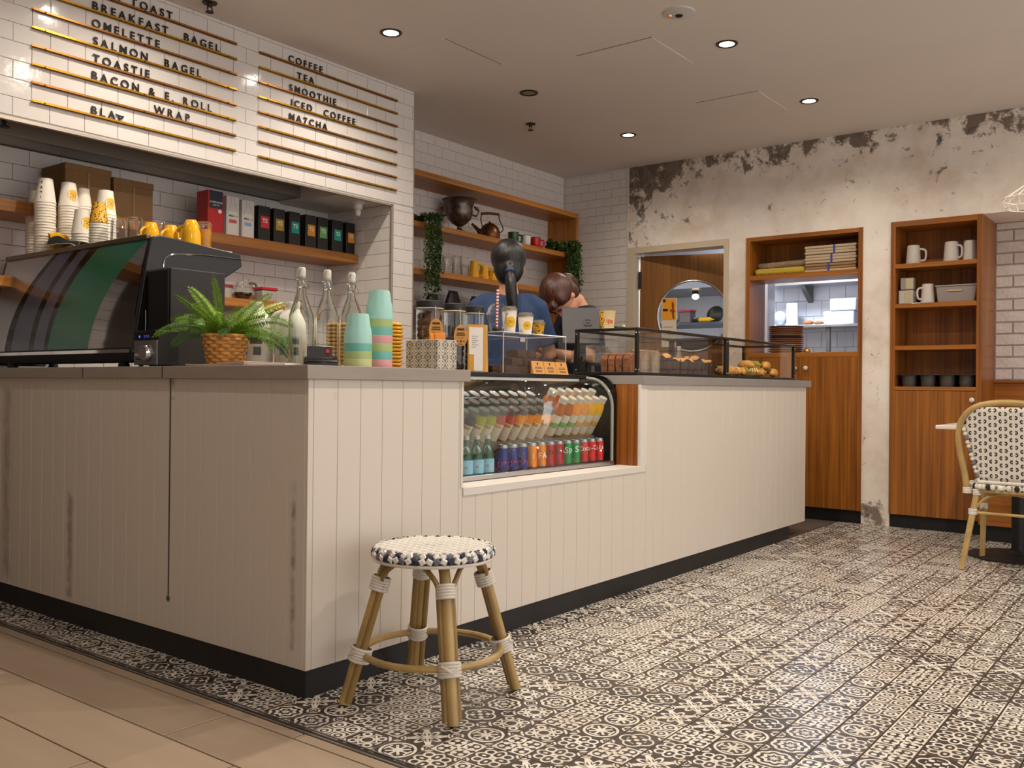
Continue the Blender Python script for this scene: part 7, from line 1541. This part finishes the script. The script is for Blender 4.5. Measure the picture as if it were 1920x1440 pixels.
for k, (y, h) in enumerate(((0.86, 0.035), (0.96, 0.045))): b = MB(); b.sphere((0, 0, h / 2 + 0.004), 0.05, 12, 7, sc=(0.9, 1.0, h / 0.1)); tag(b.build('bread_roll', [M_crust], None, loc=(6.86, y, KS)), 'crusty loaf on the kitchen shelf, %s one' % ['right', 'left'][k], 'bread', 'loaves on the kitchen shelf')
for k, (y, w, m_, lab) in enumerate(((1.15, 0.12, 'milky_white', 'pale flat packet on the left of the upper kitchen shelf'), (0.92, 0.2, 'milky_white2', 'white flat packet on the upper kitchen shelf'), (0.66, 0.1, 'bull_red', 'red flat packet on the upper kitchen shelf'))):
    b = MB(); b.box((0, 0, 0), (0.16, w, 0.03)); tag(b.build('packet', [MATS[m_]], None, loc=(6.77, y - w / 2, 1.9605), bevel=0.006), lab, 'packet', 'packets on the upper kitchen shelf')
t = thing('exhaust_hood', 'steel exhaust hood in the kitchen', 'hood', (6.25, 1.50, 1.90)); b = MB(); b.prism([(0, 0, 0), (0, 0, 0.07), (0.3, 0, 0.40), (0.79, 0, 0.40), (0.79, 0, 0)], (0, 1.6, 0)); b.build('canopy', [pm('hood_steel', '#8b8d94', rough=0.35, metal=0.8)], t)
t = thing('steel_bench', 'steel kitchen bench with upper rack', 'bench', (6.30, 1.60, 0.0)); b = MB(); b.box((0, 0, 0.90), (0.70, 1.5, 0.94)); b.build('worktop', [M_steel], t, bevel=0.003)
b = MB(); b.box((0.1, 0, 1.555), (0.55, 1.5, 1.585)); b.build('rack_shelf', [pm('rack_dark', '#4a4c55', rough=0.4, metal=0.6)], t, bevel=0.003)
for x in (0.03, 0.64):
    for y in (0.03, 1.44): b = MB(); b.box((x, y, 0), (x + 0.03, y + 0.03, 0.90)); b.build('leg', [M_steel], t)
for y in (0.0, 1.46): b = MB(); b.box((0.3, y, 0.94), (0.34, y + 0.04, 1.555)); b.build('upright', [M_steel], t)
RZ = 1.5855
t = thing('plastic_tub', 'red-lidded tub on the kitchen rack', 'container', (6.50, 2.04, RZ)); b = MB(); b.box((-0.06, -0.06, 0), (0.06, 0.06, 0.11)); b.build('tub_body', [pm('smoke_plastic', '#6d5f63', rough=0.3)], t, bevel=0.006); b = MB(); b.box((-0.065, -0.065, 0.11), (0.065, 0.065, 0.13)); b.build('lid', [pm('pink_red_lid', '#c23a4c', rough=0.4)], t, bevel=0.003)
t = thing('mixing_bowl', 'dark metal bowl on the kitchen rack', 'bowl', (6.52, 1.945, RZ)) ; b = MB(); b.lathe([(0, 0), (0.02, 0), (0.05, 0.03), (0.056, 0.05), (0.05, 0.048), (0, 0.01)], 20); b.build('bowl', [M_steel], t)
t = thing('wok', 'dark wok leaning on the kitchen rack', 'wok', (6.62, 1.80, RZ + 0.086)); b = MB(); b.lathe([(0.0, 0.05), (0.05, 0.045), (0.085, 0.012), (0.09, 0.0), (0.086, 0.004), (0.048, 0.038), (0, 0.042)], 28, rot=Matrix.Rotation(-1.25, 3, 'Y')); b.build('pan', [pm('wok_grey', '#4d5048', rough=0.4, metal=0.5)], t)
t = thing('squeeze_bottle', 'yellow squeeze bottle lying on the kitchen rack', 'bottle', (6.47, 1.825, RZ + 0.026)); b = MB(); b.lathe([(0, -0.07), (0.024, -0.07), (0.026, 0.04), (0.012, 0.06), (0.004, 0.085), (0, 0.085)], 16, rot=Matrix.Rotation(PI / 2, 3, 'X')); b.build('bottle_body', [M_yel], t)
t = thing('food_tub', 'pale blue plastic tub on the kitchen bench', 'container', (6.42, 1.90, 0.9405)); b = MB(); b.box((-0.09, -0.09, 0), (0.09, 0.09, 0.46)); b.build('tub_body', [pm('pale_blue', '#8fb0d6', rough=0.35)], t, bevel=0.012); b = MB(); b.box((-0.1, -0.1, 0.46), (0.1, 0.1, 0.485)); b.build('lid', [pm('milky_white2', '#d8dde3')], t, bevel=0.005)
t = thing('apron_bundle', 'bundled white cloth on the kitchen rack', 'cloth', (6.5, 2.19, RZ)); b = MB(); b.sphere((0, 0, 0.07), 0.075, 14, 9, sc=(0.9, 1.0, 0.93)); b.build('bundle', [pm('white_linen', '#c3c6cf', rough=0.8, bump=1.0, bscale=10)], t)
t = thing('heat_lamp', 'small warm globe lamp under the kitchen hood', 'lamp', (6.5, 1.955, 1.90)); b = MB(); b.lathe([(0, 0), (0.03, 0), (0.03, -0.03), (0, -0.03)], 16); b.build('socket', [M_black], t); b = MB(); b.sphere((0, 0, -0.055), 0.036, 14, 9, sc=(1, 1, 0.8)); b.build('globe', [pm('warm_globe', '#fff0d0', emit='#ffe2b0', estr=4.0)], t)
# ================================================================== PEOPLE
M_skin = pm('skin', '#c08a6c', rough=0.5, sub=0.1)
def remesh(o, vox, it=6):
    r = o.modifiers.new('remesh', 'REMESH'); r.mode = 'VOXEL'; r.voxel_size = vox; r.use_smooth_shade = True
    s = o.modifiers.new('smooth', 'SMOOTH'); s.factor = 0.5; s.iterations = it
def hair_mat(name, c1, c2):
    m, nt, b = new_mat(name)
    tc = nt.nodes.new('ShaderNodeTexCoord'); mp = nt.nodes.new('ShaderNodeMapping'); nt.links.new(tc.outputs['Object'], mp.inputs[0]); mp.inputs['Scale'].default_value = (160, 160, 9)
    n = nt.nodes.new('ShaderNodeTexNoise'); n.inputs['Scale'].default_value = 1; n.inputs['Detail'].default_value = 3; nt.links.new(mp.outputs[0], n.inputs['Vector'])
    r = nt.nodes.new('ShaderNodeValToRGB'); r.color_ramp.elements[0].color = lin(c1); r.color_ramp.elements[1].color = lin(c2); r.color_ramp.elements[0].position = 0.35; r.color_ramp.elements[1].position = 0.75
    nt.links.new(n.outputs[0], r.inputs[0]); nt.links.new(r.outputs[0], b.inputs['Base Color']); b.inputs['Roughness'].default_value = 0.42; b.inputs['Specular IOR Level'].default_value = 0.5
    bp = nt.nodes.new('ShaderNodeBump'); bp.inputs['Strength'].default_value = 0.5; bp.inputs['Distance'].default_value = 0.004; nt.links.new(n.outputs[0], bp.inputs['Height']); nt.links.new(bp.outputs[0], b.inputs['Normal'])
    return m
def hand(b, wrist, fwd, side, up, s=1.0):
    """palm, four unequal fingers slightly curled, thumb from the side of the palm"""
    wrist, fwd, side, up = (Vector(v) for v in (wrist, fwd, side, up)); M = Matrix((side, up, fwd)).transposed()
    b.obox(wrist + fwd * 0.045 * s, (0.072 * s, 0.024 * s, 0.088 * s), M)
    for k, (o, L_) in enumerate(((-0.027, 0.070), (-0.009, 0.079), (0.009, 0.074), (0.027, 0.058))):
        p = wrist + fwd * 0.085 * s + side * o * s; P_ = [p - fwd * 0.02 * s, p, p + fwd * L_ * 0.45 * s - up * 0.006 * s, p + fwd * L_ * 0.78 * s - up * 0.022 * s, p + fwd * L_ * 0.92 * s - up * 0.040 * s]
        b.tube(P_, [0.0095 * s, 0.0095 * s, 0.009 * s, 0.008 * s, 0.0065 * s], 8)
    p = wrist + fwd * 0.025 * s - side * 0.034 * s; b.tube([p + side * 0.015 * s, p - side * 0.014 * s + fwd * 0.022 * s, p - side * 0.024 * s + fwd * 0.050 * s - up * 0.01 * s, p - side * 0.022 * s + fwd * 0.068 * s - up * 0.018 * s], [0.012 * s, 0.0115 * s, 0.010 * s, 0.008 * s], 8)
def person(label, loc, heading, S, lean, nod, turn, arms, shirt, trous, hairm, style, tilt=0.0):
    """local frame: +Y is where the body faces, +X its right side; S scales a 1.70 m figure"""
    t = thing('person', label, 'person', loc, heading - PI / 2)
    hip = Vector((0, 0, 0.92))
    RL = Matrix.Rotation(-lean, 3, 'X')
    U = lambda x, y, z: (hip + RL @ (Vector((x, y, z)) - hip)) * S
    nk = Vector((0, -0.005, 1.44)); RH = Matrix.Rotation(turn, 3, 'Z') @ Matrix.Rotation(tilt, 3, 'Y') @ Matrix.Rotation(-nod, 3, 'X')
    Hd = lambda x, y, z: (hip + RL @ (nk + RH @ (Vector((x, y, z - 0.016)) - nk) - hip)) * S
    RHL = RL @ RH
    b = MB()
    # head: skull, face, jaw, nose, ears
    b.sphere(Hd(0, 0.0, 1.615), 0.098 * S, 16, 10, sc=(0.80, 0.98, 1.0), rot=RHL); b.sphere(Hd(0, 0.030, 1.555), 0.075 * S, 14, 9, sc=(0.80, 0.85, 1.12), rot=RHL); b.sphere(Hd(0, 0.055, 1.502), 0.032 * S, 10, 7, sc=(1.0, 0.9, 0.8), rot=RHL)
    b.tube([Hd(0, 0.092, 1.610), Hd(0, 0.104, 1.583), Hd(0, 0.112, 1.566), Hd(0, 0.095, 1.557)], [0.006 * S, 0.008 * S, 0.011 * S, 0.008 * S], 8)
    b.tube([Hd(-0.02, 0.086, 1.532), Hd(0, 0.094, 1.533), Hd(0.02, 0.086, 1.532)], [0.005 * S, 0.008 * S, 0.005 * S], 8)
    for s in (-1, 1): b.sphere(Hd(s * 0.080, -0.005, 1.585), 0.027 * S, 10, 7, sc=(0.30, 0.7, 1.05), rot=RHL)
    b.tube([Hd(0, -0.012, 1.53), (Hd(0, -0.012, 1.47) + U(0, -0.01, 1.47)) / 2, U(0, -0.01, 1.42), U(0, 0, 1.36)], [0.052 * S, 0.050 * S, 0.060 * S, 0.09 * S], 14)
    b.lathe([(0.0, 0.84 * S), (0.150 * S, 0.86 * S), (0.160 * S, 0.92 * S), (0.130 * S, 1.08 * S), (0.148 * S, 1.24 * S), (0.150 * S, 1.34 * S), (0.10 * S, 1.40 * S), (0.0, 1.43 * S)], 22, sy=0.62, c=(hip - RL @ hip) * S, rot=RL)
    for s in (-1, 1):
        el, wr = arms[0 if s < 0 else 1]; sh = U(s * 0.155, -0.005, 1.36); el = Vector(el) * S; wr = Vector(wr) * S
        b.tube([U(s * 0.10, 0, 1.37), sh, (sh + el) / 2, el, el + (wr - el) * 0.3, wr], [0.045 * S, 0.050 * S, 0.042 * S, 0.036 * S, 0.036 * S, 0.025 * S], 12)
        fw = (wr - el).normalized(); sd = fw.cross(Vector((0, 0, 1))).normalized() * s * -1 * -1; up = sd.cross(fw) if sd.cross(fw).z > 0 else fw.cross(sd)
        hand(b, wr, fw, sd * (1 if s > 0 else 1), up, S)
        hp, kn, an = Vector((s * 0.085, 0, 0.90)) * S, Vector((s * 0.095, 0.012, 0.49)) * S, Vector((s * 0.10, -0.01, 0.085)) * S
        b.tube([hp, (hp + kn) / 2, kn, kn * 0.6 + an * 0.4, an], [0.082 * S, 0.070 * S, 0.050 * S, 0.048 * S, 0.034 * S], 14)
        b.tube([an, an + Vector((0, 0.05, -0.045)) * S, an + Vector((0, 0.13, -0.06)) * S], [0.034 * S, 0.032 * S, 0.022 * S], 10)
    body = b.build('body', [M_skin], t); remesh(body, 0.0075, 5)
    # face details
    eye = MB()
    for s in (-1, 1): eye.sphere(Hd(s * 0.031, 0.086, 1.604), 0.0095 * S, 10, 7)
    eye.build('eyes', [pm('eye_dark', '#1a1210', rough=0.2)], body)
    bw = MB()
    for s in (-1, 1): bw.tube([Hd(s * 0.016, 0.097, 1.624), Hd(s * 0.032, 0.096, 1.630), Hd(s * 0.048, 0.086, 1.624)], 0.0035 * S, 6)
    bw.build('eyebrows', [hairm], body)
    # T-shirt: torso and short sleeves
    c = MB(); c.lathe([(0.172 * S, 0.80 * S), (0.176 * S, 0.92 * S), (0.150 * S, 1.08 * S), (0.168 * S, 1.24 * S), (0.170 * S, 1.335 * S), (0.120 * S, 1.405 * S), (0.066 * S, 1.430 * S), (0.0, 1.435 * S), ], 26, sy=0.66, c=(hip - RL @ hip) * S, rot=RL)
    c.lathe([(0.0, 0.80 * S), (0.172 * S, 0.80 * S)], 26, sy=0.66, c=(hip - RL @ hip) * S, rot=RL)
    for s in (-1, 1):
        el, wr = arms[0 if s < 0 else 1]; sh = U(s * 0.155, -0.005, 1.358); el = Vector(el) * S
        c.tube([U(s * 0.06, 0, 1.385), U(s * 0.12, -0.004, 1.378), sh, sh + (el - sh) * 0.4, sh + (el - sh) * 0.78], [0.050 * S, 0.056 * S, 0.060 * S, 0.058 * S, 0.062 * S], 16)
    sh_ = c.build('t_shirt', [shirt], t); remesh(sh_, 0.010, 8)
    q = MB(); q.lathe([(0.0, 0.80 * S), (0.160 * S, 0.82 * S), (0.166 * S, 0.92 * S), (0.14 * S, 0.99 * S), (0, 0.99 * S)], 22, sy=0.68)
    for s in (-1, 1):
        hp, kn, an = Vector((s * 0.085, 0, 0.88)) * S, Vector((s * 0.095, 0.012, 0.49)) * S, Vector((s * 0.10, -0.01, 0.10)) * S
        q.tube([hp, (hp + kn) / 2, kn, an], [0.094 * S, 0.082 * S, 0.066 * S, 0.058 * S], 16)
    tr = q.build('trousers', [trous], t); remesh(tr, 0.012, 6)
    for s in (-1, 1):
        an = Vector((s * 0.10, -0.01, 0.0)) * S; k = MB(); k.sphere(an + Vector((0, 0.055, 0.040)), 0.05, 14, 8, sc=(0.95, 2.7, 0.8)); o = k.build('shoe', [M_black], t)
    # hair
    h = MB(); h.sphere(Hd(0, -0.026, 1.640), 0.115 * S, 20, 13, sc=(0.85, 0.98, 0.88), rot=RHL); h.sphere(Hd(0, -0.052, 1.575), 0.092 * S, 16, 10, sc=(0.90, 0.74, 1.05), rot=RHL)
    if style == 'pony':
        h.tube([Hd(0, -0.085, 1.585), Hd(0.0, -0.118, 1.560), Hd(0.004, -0.128, 1.525)], [0.035 * S, 0.026 * S, 0.020 * S], 12)
        h.tube(catmull([Hd(0.004, -0.128, 1.530), Hd(0.006, -0.135, 1.48), U(0.012, -0.135, 1.40), U(0.022, -0.125, 1.31), U(0.030, -0.12, 1.25)], 5), [v * 1.35 for v in (0.022, 0.026, 0.030, 0.034, 0.036, 0.038, 0.039, 0.040, 0.040, 0.040, 0.039, 0.038, 0.036, 0.034, 0.032, 0.029, 0.025, 0.021, 0.016, 0.011, 0.006)], 12, flat=0.6)
    else:
        h.sphere(Hd(-0.062, 0.028, 1.655), 0.045 * S, 12, 8, sc=(0.7, 1.1, 0.9), rot=RHL)
        h.tube([Hd(0.05, 0.07, 1.665), Hd(0.085, 0.045, 1.62), Hd(0.092, 0.03, 1.56), Hd(0.085, 0.035, 1.51)], [0.03, 0.026, 0.020, 0.010], 10, flat=0.7)
        h.tube([Hd(-0.045, 0.080, 1.680), Hd(0, 0.092, 1.675), Hd(0.045, 0.080, 1.680)], [0.025, 0.022, 0.025], 10)
        h.tube(catmull([Hd(0, -0.095, 1.60), Hd(0.0, -0.128, 1.575), Hd(0.0, -0.135, 1.53), Hd(0.0, -0.115, 1.47)], 5), [0.03] * 4 + [0.036] * 6 + [0.030] * 3 + [0.02] * 2 + [0.01], 12)
    hr = h.build('hair', [hairm], t); remesh(hr, 0.008, 9)
    if style == 'pony':
        e = MB(); d_ = (Hd(0.004, -0.130, 1.525) - Hd(0.002, -0.122, 1.550)); e.lathe([(0.021 * S, -0.010), (0.027 * S, -0.005), (0.027 * S, 0.005), (0.021 * S, 0.010)], 16, c=Hd(0.003, -0.126, 1.538), rot=frame_to(d_)); e.build('hair_tie', [pm('navy_hair_tie', '#22345f', rough=0.5)], t)
    return t
HF = math.atan2(0.608, 0.794)
person('person seen from behind with a black ponytail and blue T-shirt', (2.147, 0.909, 0), HF + 0.05, 1.012, 0.03, 0.10, 0.0,
       [((-0.235, 0.06, 1.10), (-0.16, 0.27, 1.02)), ((0.235, 0.05, 1.10), (0.17, 0.26, 1.04))],
       pm('blue_cotton', '#263a5e', rough=0.85, bump=0.15, bscale=60, var=0.12, vscale=5), pm('black_trousers', '#17171a', rough=0.8), hair_mat('black_hair', '#0c0b0c', '#1c1a1b'), 'pony')
person('person in a dark navy top bending over with reddish-brown hair', (2.790, 0.785, 0), math.radians(156), 0.995, 0.20, 1.12, 0.28,
       [((-0.22, 0.16, 1.10), (-0.10, 0.40, 1.15)), ((0.22, 0.16, 1.10), (0.08, 0.38, 1.14))],
       pm('navy_cotton', '#181b2b', rough=0.85, bump=0.15, bscale=60), MATS['black_trousers'], hair_mat('auburn_hair', '#2a120b', '#5a2d1b'), 'tied', tilt=0.1)
